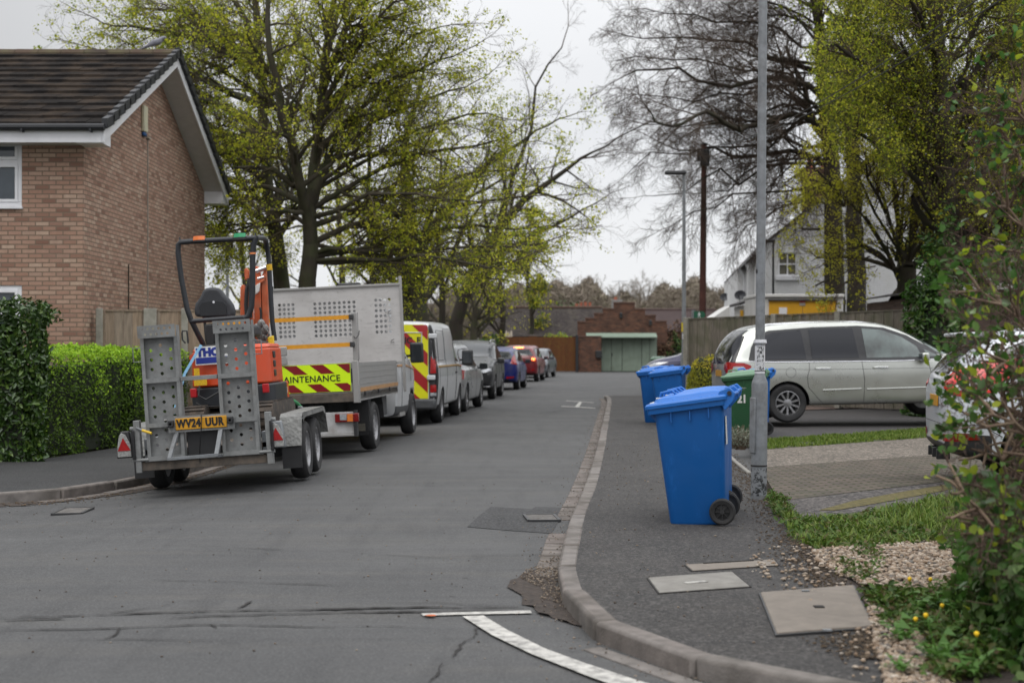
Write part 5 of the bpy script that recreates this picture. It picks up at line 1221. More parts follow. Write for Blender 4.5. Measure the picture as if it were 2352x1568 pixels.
# tiled bungalow
m_bt = brickmat('old_tile', [(.030,.022,.020),(.052,.040,.037),(.022,.017,.016),(.085,.070,.064),(.038,.03,.027)], (.012,.009,.008), .18, .17, .9, .012, dirt=(.10,.085,.06), da=.5)
bg_ = thing('bungalow','long low bungalow with mottled brown tiled roof behind the brown gate','house',(X(1225,92),92,0)); bx=bg_.location.x
mb = MB(); mb.box(X(1110,92)-bx,X(1330,92)-bx,0,8,-.2,2.15); mb.build('wall', m_rbrick, bg_)
mb = MB(); xa,xb=X(1105,92)-bx,X(1392,92)-bx
for k in range(17):
    t0,t1=k/17,(k+1)/17+.01; ya=-.4+4.4*t0; yb=-.4+4.4*t1; za=2.2+1.95*t0+.05; zb2=2.2+1.95*t1+.02
    mb.add([(xa,ya,za-.06),(xb,ya,za-.06),(xb,yb,zb2-.06),(xa,yb,zb2-.06),(xa,ya,za),(xb,ya,za),(xb,yb,zb2),(xa,yb,zb2)],[(0,1,2,3),(4,5,6,7),(0,1,5,4),(2,3,7,6),(0,3,7,4),(1,2,6,5)])
mb.add([(xa,8.4,2.2),(xb,8.4,2.2),(xb,4,4.16),(xa,4,4.16)],[(0,1,2,3)])
rf = mb.build('roof', m_bt, bg_)
mb = MB(); mb.tube([(xa,4,4.2),(xb,4,4.2)],.11,8); mb.build('ridge_tiles', mat('ridge_orange',(.07,.042,.03),.95,var=.4,vs=9), rf)
m_pot = mat('chimney_pot',(.30,.09,.05),.8)
for u,v0,v1,lab in ((1328,706,699,'a'),(1348,706,695,'b'),(1417,697,684,'c')):
    yy=97; mb = MB(); xx=X(u,yy)-bx; mb.box(xx-.35,xx+.35,4.6,5.3,3.0,Z(v0 if lab!='c' else 692,yy)+.1); ch = mb.build('chimney', m_rbrick if lab!='c' else mat('chimney_render',(.22,.21,.20),.9), rf, bevel=.02)
    zt=Z(v0 if lab!='c' else 692,yy)+.1; mb = MB(); mb.cyl((xx-.1,4.95,zt),(xx-.1,4.95,Z(v1,yy)+.05),.12,.1,10); 
    if lab!='c': mb.cyl((xx+.2,4.95,zt),(xx+.2,4.95,zt+.25),.1,.09,10)
    mb.build('chimney_pot', m_pot, rf)
mb = MB(); xx=X(1422,97)-bx; mb.bar((xx,4.95,4.5),(xx,4.95,6.1),.03,.03); mb.bar((xx-.5,4.95,6.0),(xx+.6,4.95,6.05),.02,.02)
for k in range(6): mb.bar((xx-.4+k*.18,4.75,6.02),(xx-.4+k*.18,5.15,6.02),.012,.012)
mb.build('tv_aerial', m_galv, rf)
b2 = thing('bungalow','plain purple-brown roofed bungalow beyond the stepped gable','house',(X(1530,104),104,0)); bx=b2.location.x
mb = MB(); mb.box(X(1470,104)-bx,X(1640,104)-bx,0,7,-.2,2.5); mb.build('wall', m_rbrick, b2)
mb = MB(); xa,xb=X(1440,104)-bx,X(1660,104)-bx; mb.prism([(-.4,2.5),(-.4,2.6),(3.5,Z(712,108)),(7.4,2.6),(7.4,2.5)],xa,xb,'x'); r2=mb.build('roof', brickmat('plum_tile',[(.045,.030,.029),(.055,.036,.034),(.042,.028,.027)],(.04,.028,.027),.3,.3,.9,.012), b2)
mb = MB(); mb.tube([(xa,3.5,Z(712,108)+.02),(xb,3.5,Z(712,108)+.02)],.10,8); mb.build('ridge_tiles', mat('ridge_orange2',(.07,.045,.04),.9), r2)
# pampas-like dry plumes & flowerbed above gate
root = thing('pampas_plumes','pale dry plumes sticking up behind the brown gate','plant',(X(1180,90),90,0)); mb = MB()
for u,v in ((1146,764),(1161,766),(1166,768),(1172,766)): 
    xx=X(u+26-0,90)-root.location.x-.7; mb.tube([(xx,0,0),(xx,.0,Z(v,90)-.35),(xx+.03,0,Z(v,90)-.15),(xx+.05,0,Z(v,90)+.2)],[.01,.02,.10,.02],6)
mb.build('plumes', mat('plume',(.42,.36,.29),.9), root)
bush('garden_plant','row of yellow-green plants showing over the brown gate','plant',(X(1285,91),91,0),(1.35,.5,2.50),2600,.10,[m_lf_hedget,m_lf_yel],73,twigs=0,lump=.2)

# ------------------------------------------------------------------ white house on the right
yw = 51.0; m_white = brickmat('painted_brick', [(.66,.66,.66),(.70,.70,.70),(.67,.67,.68)], (.60,.60,.60), .225, .075, .8, .012, dirt=(.55,.54,.51), da=.5, bumps=.35)
m_slate = mat('slate', (.05,.045,.045), .8, var=.3, vs=3)
WH = thing('white_house','white-painted house end with sash window half hidden by yellow-budded branches','house',(9.07,yw,0),(0,0,R(-6)))
# local: gable along +x, side wall along +y
GW, ez_, az_ = 9.2, Z(562,51), Z(562,51)+3.6
mb = MB()
wxa,wxb = (X(1787,yw)-9.07)/math.cos(R(6)),(X(1829,yw)-9.07)/math.cos(R(6)); wza,wzb = Z(633,yw),Z(580,yw)
wall_front(mb,0,GW,-.2,ez_,0,[(wxa,wxb,wza,wzb)])
mb.add([(0,0,ez_),(GW,0,ez_),(GW/2,0,az_)],[(0,1,2)])
mb.add([(0,0,-.2),(0,25,-.2),(0,25,ez_),(0,0,ez_)],[(0,1,2,3)]); mb.add([(GW,0,-.2),(GW,25,-.2),(GW,25,ez_),(GW,0,ez_)],[(0,1,2,3)])
mb.add([(0,25,-.2),(GW,25,-.2),(GW,25,ez_),(GW/2,25,az_),(0,25,ez_)],[(0,1,2,3,4)])
mb.box(-.25,-.001,6,6.4,-.2,ez_-.3); mb.box(-.35,-.001,12,25.2,-.2,ez_-.25)
mb.build('wall', m_white, WH, fixn=False)
m_gl2 = glassm('old_glass',(.10,.095,.075),.2)
mb = MB(); f=.05
for q in ((wxa,wxb,wza,wza+f),(wxa,wxb,wzb-f,wzb),(wxa,wxa+f,wza+f,wzb-f),(wxb-f,wxb,wza+f,wzb-f),((wxa+wxb)/2-.02,(wxa+wxb)/2+.02,wza+f,wzb-f),(wxa+f,wxb-f,(wza+wzb)/2-.025,(wza+wzb)/2+.025)): mb.box(q[0],q[1],.04,.09,q[2],q[3])
wn = mb.build('window', m_upvc, WH, fixn=True)
mb = MB(); mb.box(wxa,wxb,.095,.1,wza,wzb); mb.build('pane', m_gl2, wn)
mb = MB(); mb.box(wxa-.1,wxb+.1,-.1,.04,wza-.18,wza-.002); mb.build('sill', m_upvc, wn, bevel=.02)
xw = X(2118,yw)-9.07
mb = MB(); mb.box(xw,xw+.75,-.03,-.002,Z(640,yw),Z(560,yw)); w2 = mb.build('window', m_gl2, WH); mb = MB(); mb.box(xw-.1,xw+.85,-.1,-.002,Z(648,yw),Z(641,yw)); mb.build('sill', m_upvc, w2)
for yy_ in (3.2,9.0): 
    mb = MB(); mb.box(-.03,-.003,yy_,yy_+.8,2.2,3.2); mb.build('window', m_gl2, WH)
mb = MB()
for s in (0,1):
    xe_ = -.25 if s==0 else GW+.25; ze = ez_-.2
    mb.add([(xe_,-.12,ze),(xe_,25.2,ze),(GW/2,25.2,az_+.02),(GW/2,-.12,az_+.02),(xe_,-.12,ze+.12),(xe_,25.2,ze+.12),(GW/2,25.2,az_+.14),(GW/2,-.12,az_+.14)],[(0,1,2,3),(4,5,6,7),(0,1,5,4),(0,3,7,4),(1,2,6,5)])
rfw = mb.build('roof', m_slate, WH)
mb = MB(); mb.box(2.1,3.3,7.5,8.4,ez_,ez_+3.7); ch=mb.build('chimney', m_rbrick, rfw); mb = MB(); [mb.cyl((2.4+.55*k,7.95,ez_+3.7),(2.4+.55*k,7.95,ez_+4.1),.13,.11,10) for k in range(2)]; mb.build('chimney_pot', m_pot, rfw)
mb = MB(); mb.tube([(-.33,0,ez_-.2),(-.33,25,ez_-.2)],.06,8); [mb.tube([(-.33,k,ez_-.2),(-.1,k,ez_-.6),(-.08,k,0)],.045,6) for k in (.4,7,11)]; mb.build('gutter', m_upvc, WH)
dk = mat('dish_grey',(.045,.047,.055),.5)
for yy_,vv_,lab in ((7.5,2.95,'right'),(22,3.2,'left')):
    loc = WH.matrix_world if False else None
    c = Vector((9.07,yw,0))+Matrix.Rotation(R(-6),3,'Z') @ Vector((-.45,yy_,0)); uu = c.x/c.y*F+CX; c.z = Z(679 if lab=='right' else 683,c.y)
    if lab=='left': c.z = Z(683,c.y)
    dsh = thing('satellite_dish','dark grey satellite dish on the white house side wall, %s'%('nearer one' if lab=='right' else 'far corner'),'satellite dish',c,(0,0,R(-20)))
    mb = MB(); mb.lathe([(.0,-.0),(.2,.03),(.33,.09),(.34,.10),(.33,.11),(.19,.05),(.001,.02)],20,Matrix.Rotation(R(75),4,'X')@Matrix.Diagonal((.72,.6,1,1)),close=False); mb.build('dish', dk, dsh, smooth=True)
    mb = MB(); mb.bar((0,.0,0),(.35,.15,-.1),.04,.04); mb.bar((0,-.1,-.25),(0,-.4,-.05),.025,.025); mb.box(-.04,.04,-.45,-.37,-.08,0); mb.build('arm', m_steel, dsh)
# small lean-to and yellow-panelled cabin behind the fence
m_cream = mat('cabin_white',(.60,.59,.57),.6,var=.08,dirt=(.3,.28,.25),da=.4); m_yel = mat('yellow_panel',(.58,.30,.012),.5,var=.06)
cy = 43.0; cb = thing('site_cabin','white cabin with large yellow panels showing over the tall fence','cabin',(X(1850,cy),cy,0)); cx_=cb.location.x
mb = MB(); mb.box(X(1738,cy)-cx_,X(1937,cy)-cx_,0,2.2,0,Z(683,cy)); mb.build('body', m_cream, cb, bevel=.02)
mb = MB(); mb.box(X(1736,cy)-cx_,X(1939,cy)-cx_,-.08,2.3,Z(683,cy)+.003,Z(679,cy)+.05); mb.build('roof', m_cream, cb, bevel=.02)
mb = MB(); 
for u0,u1 in ((1766,1843),(1844,1920)): mb.box(X(u0,cy)-cx_,X(u1,cy)-cx_,-.03,-.002,.9,Z(691,cy))
pn = mb.build('yellow_panel', m_yel, cb)
mb = MB(); mb.box(X(1764,cy)-cx_,X(1922,cy)-cx_,-.09,-.031,Z(691,cy),Z(688,cy)); mb.build('hood', m_steel, pn)
mb = MB(); mb.box(X(1789,cy)-cx_,X(1807,cy)-cx_,-.045,-.032,Z(721,cy),Z(706,cy)); mb.build('notice', m_upvc, pn)
mb = MB(); mb.box(X(1836,cy)-cx_,X(1849,cy)-cx_,-.045,-.032,Z(694.5,cy),Z(687.8,cy)); mb.build('notice', mat('red_notice',(.5,.03,.02),.5), pn)
mb = MB(); mb.box(X(1836,cy)-cx_,X(1849,cy)-cx_,-.044,-.032,Z(702,cy),Z(695,cy)); mb.build('notice', mat('grey_notice',(.3,.27,.24),.5), pn)
lt = thing('lean_to','white corrugated lean-to with a yellow door beside the white house','shed',(X(1710,47),47,0)); lx=lt.location.x
mb = MB(); mb.box(X(1708,47)-lx,X(1737,47)-lx,0,2,0,Z(708,47)+.1); k=0
for k in range(9): mb.box(X(1709+k*3,47)-lx,X(1710+k*3,47)-lx,-.02,-.001,0,Z(708,47)+.05)
mb.build('wall', m_cream, lt); mb = MB(); mb.prism([(X(1697,47)-lx,Z(710,47)+.12),(X(1697,47)-lx,Z(710,47)+.2),(X(1738,47)-lx,Z(696,47)+.2),(X(1738,47)-lx,Z(696,47)+.12)],-.1,2,'y'); mb.build('roof', m_slate, lt)
mb = MB(); mb.box(X(1700.5,47)-lx,X(1707,47)-lx,-.03,.1,0,Z(712,47)); mb.build('door', m_yel, lt)
lo = thing('low_roof_shed','low pale-roofed outbuilding peeping over the fence left of the white house','shed',(X(1660,70),70,0)); q=lo.location.x
mb = MB(); mb.prism([(X(1638,70)-q,0),(X(1684,70)-q,0),(X(1684,70)-q,Z(700,70)),(X(1672,70)-q,Z(706,70)),(X(1638,70)-q,Z(729,70))],0,3,'y'); mb.build('wall', m_cream, lo)
# brick shed at right
ys = 29.6; m_shbr = brickmat('shed_brick',[(.10,.068,.055),(.14,.095,.078),(.075,.05,.043)],(.09,.07,.06),.225,.075,.9,.012)
sh = thing('brick_shed','flat-roofed brown brick garage with pale fascia, behind the foreground shrub','garage',(X(2156,ys),ys,0)); sx_=sh.location.x
mb = MB(); mb.box(0,5,0,6,0,Z(676,ys)); mb.build('wall', m_shbr, sh)
mb = MB(); mb.prism([(-.14,Z(684,ys)),(-.14,Z(668,ys)),(.62,Z(652,ys)),(.62,Z(667,ys))],-.3,-.26,'y'); mb.prism([(.62,Z(667,ys)),(.62,Z(652,ys)),(5.2,Z(640,ys)),(5.2,Z(658,ys))],-.3,-.26,'y'); mb.build('fascia', mat('old_white',(.42,.40,.38),.7,var=.1), sh)
mb = MB(); mb.prism([(-.16,Z(668,ys)),(-.16,Z(665,ys)),(.62,Z(649,ys)),(5.2,Z(636,ys)),(5.2,Z(640,ys)),(.62,Z(652,ys))],-.32,6.2,'y'); mb.build('roof', m_slate, sh)

# ------------------------------------------------------------------ posts, lamps, pole, sign, wires
lp = thing('lamp_post','galvanised steel lamp post with a taped poster, in the foreground pavement','lamp post',(2.22,12.8,.09)); lp.rotation_euler=(0,R(.5),0)
mb = MB(); mb.lathe([(.070,0),(.070,.30)],28); bm_ = mb.build('base_section', m_galv, lp, smooth=True)
n = NB('black_band'); n.color(n.mix(n.ramp(n.noise(14,6,rough=.75),[(.45,0.),(.52,1.)]),(.015,.016,.017),(.20,.21,.22))); n.set(.55)
mb = MB(); mb.lathe([(.0715,.04),(.0715,.285)],28); mb.build('black_band', n.m, bm_, smooth=True)
mb = MB(); mb.lathe([(.0725,.30),(.0725,1.03),(.070,1.06),(.046,1.12),(.044,1.14)],28); 
lw = mb.build('lower_shaft', m_galv, lp, smooth=True)
mb = MB(); T = Matrix.Rotation(R(215),4,'Z'); mb.box(.066,.079,-.042,.042,.42,.92,T=Matrix.Rotation(R(205),4,'Z')); mb.build('access_door', m_galv, lw, bevel=.006)
mb = MB(); mb.lathe([(.073,.302),(.0745,.305),(.0745,.312),(.073,.315)],28); mb.build('seam', m_crack, lw)
mb = MB(); mb.lathe([(.043,1.12),(.041,2.5),(.036,5.5),(.03,8.2)],24); up = mb.build('upper_shaft', m_galv, lp, smooth=True)
mb = MB(); mb.lathe([(.03,8.2),(.03,8.3)],16); mb.box(-.5,.05,-.12,.12,8.28,8.36); mb.build('lantern', m_steel, lp, bevel=.03)
n = NB('poster_print'); wv = n.noise(45,6,stretch=(1,1,.8),rough=.8); n.color(n.mix(n.ramp(wv,[(.47,0.),(.50,1.)]),(.03,.03,.03),(.55,.55,.56))); n.set(.5)
mb = MB(); mb.lathe([(.046,1.135),(.046,1.40)],24); ps = mb.build('poster', mat('poster_white',(.60,.60,.62),.4,var=.08,vs=30,bump=.5,bs=20), lp, smooth=True)
mb = MB()
for k in range(7):
    a0=R(225+k*12); a1=R(225+(k+1)*12); mb.add([(.0475*math.cos(a0),.0475*math.sin(a0),1.165),(.0475*math.cos(a1),.0475*math.sin(a1),1.165),(.0475*math.cos(a1),.0475*math.sin(a1),1.375),(.0475*math.cos(a0),.0475*math.sin(a0),1.375)],[(0,1,2,3)])
mb.build('print', n.m, ps)
mb = MB(); mb.lathe([(.045,1.395),(.062,1.41),(.055,1.44),(.047,1.42)],18); mb.build('torn_tape', mat('tape',(.5,.5,.52),.25,var=.2,vs=50), ps)
mb = MB(); 
for z_ in (1.155,1.385): mb.lathe([(.0478,z_),(.0478,z_+.006)],24)
mb.build('tie', m_blk, ps)
st_ = mat('yellow_sticker',(.55,.42,.02),.5,var=.1); mb = MB()
for k in range(5):
    a0=R(190+k*16); a1=R(190+(k+1)*16); r_=.0405; mb.add([(r_*math.cos(a0),r_*math.sin(a0),2.0),(r_*math.cos(a1),r_*math.sin(a1),2.0+.004*k),(r_*math.cos(a1),r_*math.sin(a1),2.1),(r_*math.cos(a0),r_*math.sin(a0),2.1)],[(0,1,2,3)])
stk = mb.build('sticker', st_, up)
mb = MB(); add_text(mb,'8',.05,Matrix.Rotation(R(-65),4,'Z')@Matrix.Translation((0,-.043,2.05))@XZ,bold=.002,extrude=.001); mb.build('number', m_blk, stk)
def lamp(name,label,u,y,v0,v1,head,r=.06,m=None):
    x=X(u,y); z0=0; h=Z(v1,y); o = thing(name,label,'lamp post',(x,y,z0)); mb = MB(); mb.lathe([(r*1.5,0),(r*1.5,1.2),(r,1.35),(r*.65,h)],14); mb.build('shaft', m or m_galv, o, smooth=True)
    mb = MB(); mb.box(head[0],head[1],-.1,.1,h,h+.1); mb.build('lantern', m_steel, o, bevel=.03); return o
l2_ = lamp('lamp_post','slim galvanised street lamp beside the tall fence end, lantern pointing left',1571,38.5,830,401,(-.52,.06),.062)
mb = MB(); mb.lathe([(.07,1.9),(.07,2.15)],12); mb.build('sticker', st_, l2_); mb = MB(); mb.box(-.05,.09,-.1,-.06,1.7,1.85); mb.build('plate', m_upvc, l2_)
lamp('lamp_post','thin dark lamp post in front of the white house wall',1776,47,700,557,(-.45,.05),.05,m_steel)
lamp('lamp_post','distant lamp post standing behind the excavator, left of the tree trunks',522,52,800,440,(-.05,.6),.07)
tp = thing('telegraph_pole','brown wooden telegraph pole with a black box near its top','telegraph pole',(X(1612,46),46,0),(0,R(.55),0)); hp=Z(330,46)
mb = MB(); mb.lathe([(.125,0),(.085,hp)],14); mb.build('pole', mat('pole_brown',(.075,.026,.018),.8,var=.3,vs=5), tp, smooth=True)
mb = MB(); mb.box(-.14,.14,-.28,-.09,hp-.75,hp-.2); mb.box(-.24,-.15,-.2,-.05,hp-.6,hp-.25); mb.build('junction_box', m_blk, tp, bevel=.03)
mb = MB(); mb.lathe([(.1,hp-.05),(.13,hp-.03),(.1,hp+.02)],12); mb.build('cap_ring', m_steel, tp)
# overhead wires from the pole to the near side
for k,(e,sag) in enumerate(((Vector((6.3,12.0,6.0)),.35),(Vector((7.1,12.5,6.2)),.4))):
    s = Vector((X(1614,46)+.05,46,hp-.2+.1*k)); mb = MB(); e = P(2330+60*k,-60,14)
    mb.tube([s.lerp(e,t/16)-Vector((0,0,sag*4*(t/16)*(1-t/16))) for t in range(17)], .009, 5)
    o = mb.build('overhead_wire', m_blk); tag(o,['upper','lower'][k]+' of the two thin black phone wires crossing the sky at upper right','wire')
sg_ = thing('footpath_sign','green public footpath finger sign with white walker, on a grey post by the fence','sign',(X(1593,37.2),37.2,0))
mb = MB(); mb.lathe([(.05,0),(.05,Z(712,37.2))],12); mb.build('post', m_galv, sg_, smooth=True)
m_sg = mat('sign_green',(.01,.10,.05),.5); xa=0; z0,z1_=Z(731,37.2),Z(715,37.2); w_=X(1621,37.2)-X(1594,37.2)
mb = MB(); mb.prism([(.0,z0),(w_*.82,z0),(w_,(z0+z1_)/2),(w_*.82,z1_),(0,z1_)],-.075,-.055,'y'); bd = mb.build('board', m_sg, sg_)
mb = MB(); c=w_*.45; h_=z1_-z0; zc=(z0+z1_)/2
mb.prism(circ(c,zc+.055,.016,10),-.079,-.076,'y'); mb.prism([(c-.02,zc+.035),(c+.02,zc+.035),(c+.014,zc-.015),(c-.016,zc-.015)],-.079,-.076,'y')
for q in ([(c-.014,zc-.012),(c-.002,zc-.012),(c-.03,zc-.07),(c-.045,zc-.065)],[(c+.0,zc-.012),(c+.014,zc-.012),(c+.04,zc-.068),(c+.025,zc-.072)],[(c-.02,zc+.033),(c-.013,zc+.02),(c-.045,zc-.005),(c-.05,zc+.005)],[(c+.02,zc+.033),(c+.014,zc+.02),(c+.04,zc+.0),(c+.046,zc+.01)]): mb.prism(q,-.0785,-.0765,'y')
mb.build('walker_symbol', m_upvc, bd)
# ------------------------------------------------------------------ vehicles
def paint(name, c, metal=.35, rough=.34, dirt=(.16,.14,.12), da=.16, coat=.5):
    n = NB(name); col = n.mix(n.ramp(n.noise(1.8,7,rough=.7),[(.45,0.),(.75,da)]), c, dirt)
    sz = n.n('ShaderNodeSeparateXYZ'); n.l(n.co('Object'), sz.inputs[0])
    n.color(col); n.set(n.ramp(n.noise(3,5),[(.3,rough-.06),(.7,rough+.12)]), metal, coat); n.bump(n.noise(2.2,2),.03,.05); return n.m
m_cglass = NB('car_glass'); m_cglass.color((.018,.022,.026)); m_cglass.set(.04,0,0,.7); m_cglass=m_cglass.m
m_tint = NB('tinted_glass'); m_tint.color((.018,.019,.024)); m_tint.set(.06,0,0,.3); m_tint=m_tint.m
m_trim = mat('black_trim',(.02,.02,.022),.5,var=.2,vs=20)
m_dtrim = mat('grey_trim',(.05,.052,.055),.6,var=.2,vs=10,dirt=(.12,.11,.1),da=.3)
m_rim = mat('alloy',(.30,.30,.31),.35,.8,var=.2,vs=20,dirt=(.10,.085,.07),da=.5,ds=14)
m_steelrim = mat('steel_rim',(.30,.30,.31),.5,.4,var=.2,vs=20,dirt=(.16,.14,.12),da=.5,ds=14)
m_chrome = mat('chrome',(.7,.7,.72),.12,1,var=.03)
m_redl = mat('red_lens',(.30,.005,.005),.2,var=.25,vs=30,coat=.2)
m_drkred = mat('dark_red_lens',(.16,.004,.004),.12,var=.25,vs=30,coat=1)
m_clear = mat('clear_lens',(.36,.37,.39),.1,.2,var=.3,vs=40,coat=1)
m_amb = mat('amber_lens',(.62,.17,.03),.15,var=.2,vs=30,coat=1)
m_plate = mat('yellow_plate',(.52,.25,.010),.4,var=.08,vs=20)
m_white_p = mat('white_plate',(.6,.6,.58),.4)
m_black = mat('black_print',(.008,.008,.009),.4,var=.1)
def bs_matrix(n, per, periodic):
    rows = []
    if periodic: spans = n
    else: spans = n-1
    idx = (lambda i: i % n) if periodic else (lambda i: min(max(i,0),n-1))
    extra = [] 
    rng_ = range(spans) if periodic else range(-1, n)       # clamped by end repetition
    for s in rng_:
        for j in range(per):
            t = j/per; b = ((1-t)**3/6, (3*t**3-6*t*t+4)/6, (-3*t**3+3*t*t+3*t+1)/6, t**3/6); r = np.zeros(n)
            for k in range(4): r[idx(s-1+k)] += b[k]
            rows.append(r)
    if not periodic: r = np.zeros(n); r[n-1] = 1; rows.append(r)
    return np.array(rows)
def body_mesh(st, L, W, H, top_round=1.0):
    C = []
    for s,zb,zm,zt,zr,wm,wb,wr in st:
        hw=W/2; zb,zm,zt,zr=[q*H for q in (zb,zm,zt,zr)]; wm,wb,wr=[q*hw for q in (wm,wb,wr)]; wl=wm-.05
        h = [(0,zb),(wl*.8,zb),(wl,zb+.01),(wl+.025,zb+.10),(wm,zm),(wm,zm+.08*H),(wb,zt-.05),(wb-.01,zt),(wb-.035,zt+.02),(wr+(wb-wr)*.5,zt+.5*(zr-zt)),(wr+.01,zr-.10),(wr-.02,zr-.035),(wr-.10,zr-.004),(wr*.5,zr+.012),(0,zr+.018)]
        full = h+[(-x,z) for x,z in h[-2:0:-1]]
        C.append([(x,s*L,z) for x,z in full])
    C = np.array(C); m,k,_ = C.shape; A = bs_matrix(m,5,False); B = bs_matrix(k,4,True)
    Pn = np.einsum('ai,ijc,bj->abc', A, C, B); M,N,_ = Pn.shape
    V = Pn.reshape(-1,3); Fq = [(i*N+j,i*N+(j+1)%N,(i+1)*N+(j+1)%N,(i+1)*N+j) for i in range(M-1) for j in range(N)]
    # fan caps with centre vertices
    c0 = len(V); V = np.vstack([V, Pn[0].mean(0), Pn[-1].mean(0)])
    Ft = [(c0,(j+1)%N,j) for j in range(N)]+[(c0+1,(M-1)*N+j,(M-1)*N+(j+1)%N) for j in range(N)]
    me = bpy.data.meshes.new('body'); me.from_pydata([tuple(v) for v in V],[],Fq+Ft); me.update()
    bm = bmesh.new(); bm.from_mesh(me); bmesh.ops.remove_doubles(bm,verts=bm.verts,dist=1e-5); bmesh.ops.recalc_face_normals(bm,faces=bm.faces); bm.to_mesh(me); bm.free(); return me
def boolean_cut(me, cutters):
    o = bpy.data.objects.new('tmp', me); COL.objects.link(o); cs=[]
    mb = MB()
    for f in cutters: f(mb)
    c = mb.build('cut', m_trim); md = o.modifiers.new('b','BOOLEAN'); md.object = c; md.operation='DIFFERENCE'; md.solver='EXACT'
    bpy.context.view_layer.update(); r = bpy.data.meshes.new_from_object(o.evaluated_get(bpy.context.evaluated_depsgraph_get()))
    bpy.data.objects.remove(o); bpy.data.objects.remove(c); return r
class Car:
    def __init__(s, name, label, cat, st, L, W, H, pm, loc, rot, group=None, wheels=None, wr=.32, ww=.21, spokes=10, rimm=None, arch=True, low=.0, lowm=None, archpad=.045, wbox=None):
        s.root = thing(name,label,cat,loc,rot,group); s.L,s.W,s.H=L,W,H
        me = body_mesh(st,L,W,H); hw=W/2; s.wheels = wheels; s.wr=wr
        if arch:
            me = boolean_cut(me,[(lambda mb,y=y,sg=sg: mb.cyl((sg*(hw-.30),y,wr),(sg*(hw+.3),y,wr),wr+archpad,n=36)) for y in wheels for sg in (1,-1)])
        me.materials.clear(); me.materials.append(pm); me.materials.append(m_trim); me.materials.append(lowm or m_trim)
        for p in me.polygons:
            c = p.center; p.material_index = 0
            if low and c.z < (low(c.y/L) if callable(low) else low): p.material_index = 2
            if arch:
                for y in wheels:
                    vs=[me.vertices[i].co for i in p.vertices]
                    if all(abs(math.hypot(v.y-y,v.z-wr)-(wr+archpad))<.012 for v in vs) and abs(p.normal.x)<.5: p.material_index=1
                    elif abs(abs(c.x)-(hw-.30))<.01 and math.hypot(c.y-y,c.z-wr)<wr+archpad+.02: p.material_index=1
        s.body = fin('body',me,s.root,True,ang=32)
        s.bvh = BVHTree.FromPolygons([v.co for v in me.vertices],[tuple(p.vertices) for p in me.polygons])
        s.mk_wheels(wheels,hw,wr,ww,spokes,rimm or m_rim)
    def mk_wheels(s, ys, hw, r, w, spokes, rm):
        first=None
        for y in ys:
            for sg in (1,-1):
                if first is None: first = wheel(s.root,r,w,spokes,rm); o=first
                else: o = copy_tree(first,s.root)
                o.location=(sg*(hw-w/2-.018),y,r); o.rotation_euler=(random.Random(int(y*99)+sg).uniform(0,1),0,0 if sg>0 else math.pi)
    def proj(s, a, b, axis, off=.004):
        """axis side+: (y,z) from +x; rear: (x,z) from -y; front: (x,z) from +y; top: (x,y)"""
        o,d = {'R':(Vector((3,a,b)),Vector((-1,0,0))),'L':(Vector((-3,a,b)),Vector((1,0,0))),'rear':(Vector((a,-3,b)),Vector((0,1,0))),'front':(Vector((a,s.L+3,b)),Vector((0,-1,0))),'top':(Vector((a,b,5)),Vector((0,0,-1)))}[axis]
        h = s.bvh.ray_cast(o,d)
        if h[0] is None: return None
        n = h[1]; n = n if n.dot(d)<0 else -n
        return h[0]+n*off
    def decal(s, name, poly, axis, m, off=.004, sp=.05, parent=None, both=True):
        out=[]
        for ax in (['R','L'] if axis=='side' and both else (['R'] if axis=='side' else [axis])):
            vs,fs = tri_fill(poly,sp); P3=[s.proj(p[0],p[1],ax,off) for p in vs]
            mb=MB(); mp={}
            for i,p in enumerate(P3):
                if p is not None: mp[i]=len(mb.v); mb.v.append(tuple(p))
            lim=.35
            for f in fs:
                if all(i in mp for i in f):
                    q=[Vector(mb.v[mp[i]]) for i in f]
                    if max((q[0]-q[1]).length,(q[1]-q[2]).length,(q[0]-q[2]).length)<lim: mb.f.append([mp[i] for i in f]); mb.m.append(0)
            if mb.f: out.append(mb.build(name,m,parent or s.root,smooth=True,ang=60,fixn=False))
        return out
    def seam(s, pts, axis, r=.004, m=None, name='door_seam', off=0.0, step=.06, parent=None, both=True):
        for ax in (['R','L'] if axis=='side' and both else (['R'] if axis=='side' else [axis])):
            fine=[]
            for a,b in zip(pts,pts[1:]):
                k=max(1,int(math.hypot(a[0]-b[0],a[1]-b[1])/step)); fine+=[(a[0]+(b[0]-a[0])*i/k,a[1]+(b[1]-a[1])*i/k) for i in range(k)]
            fine.append(pts[-1]); q=[s.proj(p[0],p[1],ax,off) for p in fine]; q=[p for p in q if p is not None]
            if len(q)>1: mb=MB(); mb.tube(q,r,6); mb.build(name,m or m_trim,parent or s.root)
    def mirror_part(s, y, z, m, sz=(.2,.11,.15), hw=None, glass=False, facing=-1):
        hw=hw or s.W/2
        for sg in (1,-1):
            mb=MB(); c=Vector((sg*(hw+.09),y,z)); mb.cb(c,sz); o=mb.build('door_mirror',m,s.root,bevel=.035,seg=3)
            mb=MB(); mb.cb(c+Vector((0,facing*(sz[1]/2+.002),0)),(sz[0]*.8,.004,sz[2]*.75)); mb.build('mirror_glass',m_cglass,o)
            mb=MB(); mb.bar((sg*(hw-.08),y+.02,z-.05),c-Vector((sg*.05,0,.04)),.05,.04); mb.build('mirror_arm',m_trim,o)
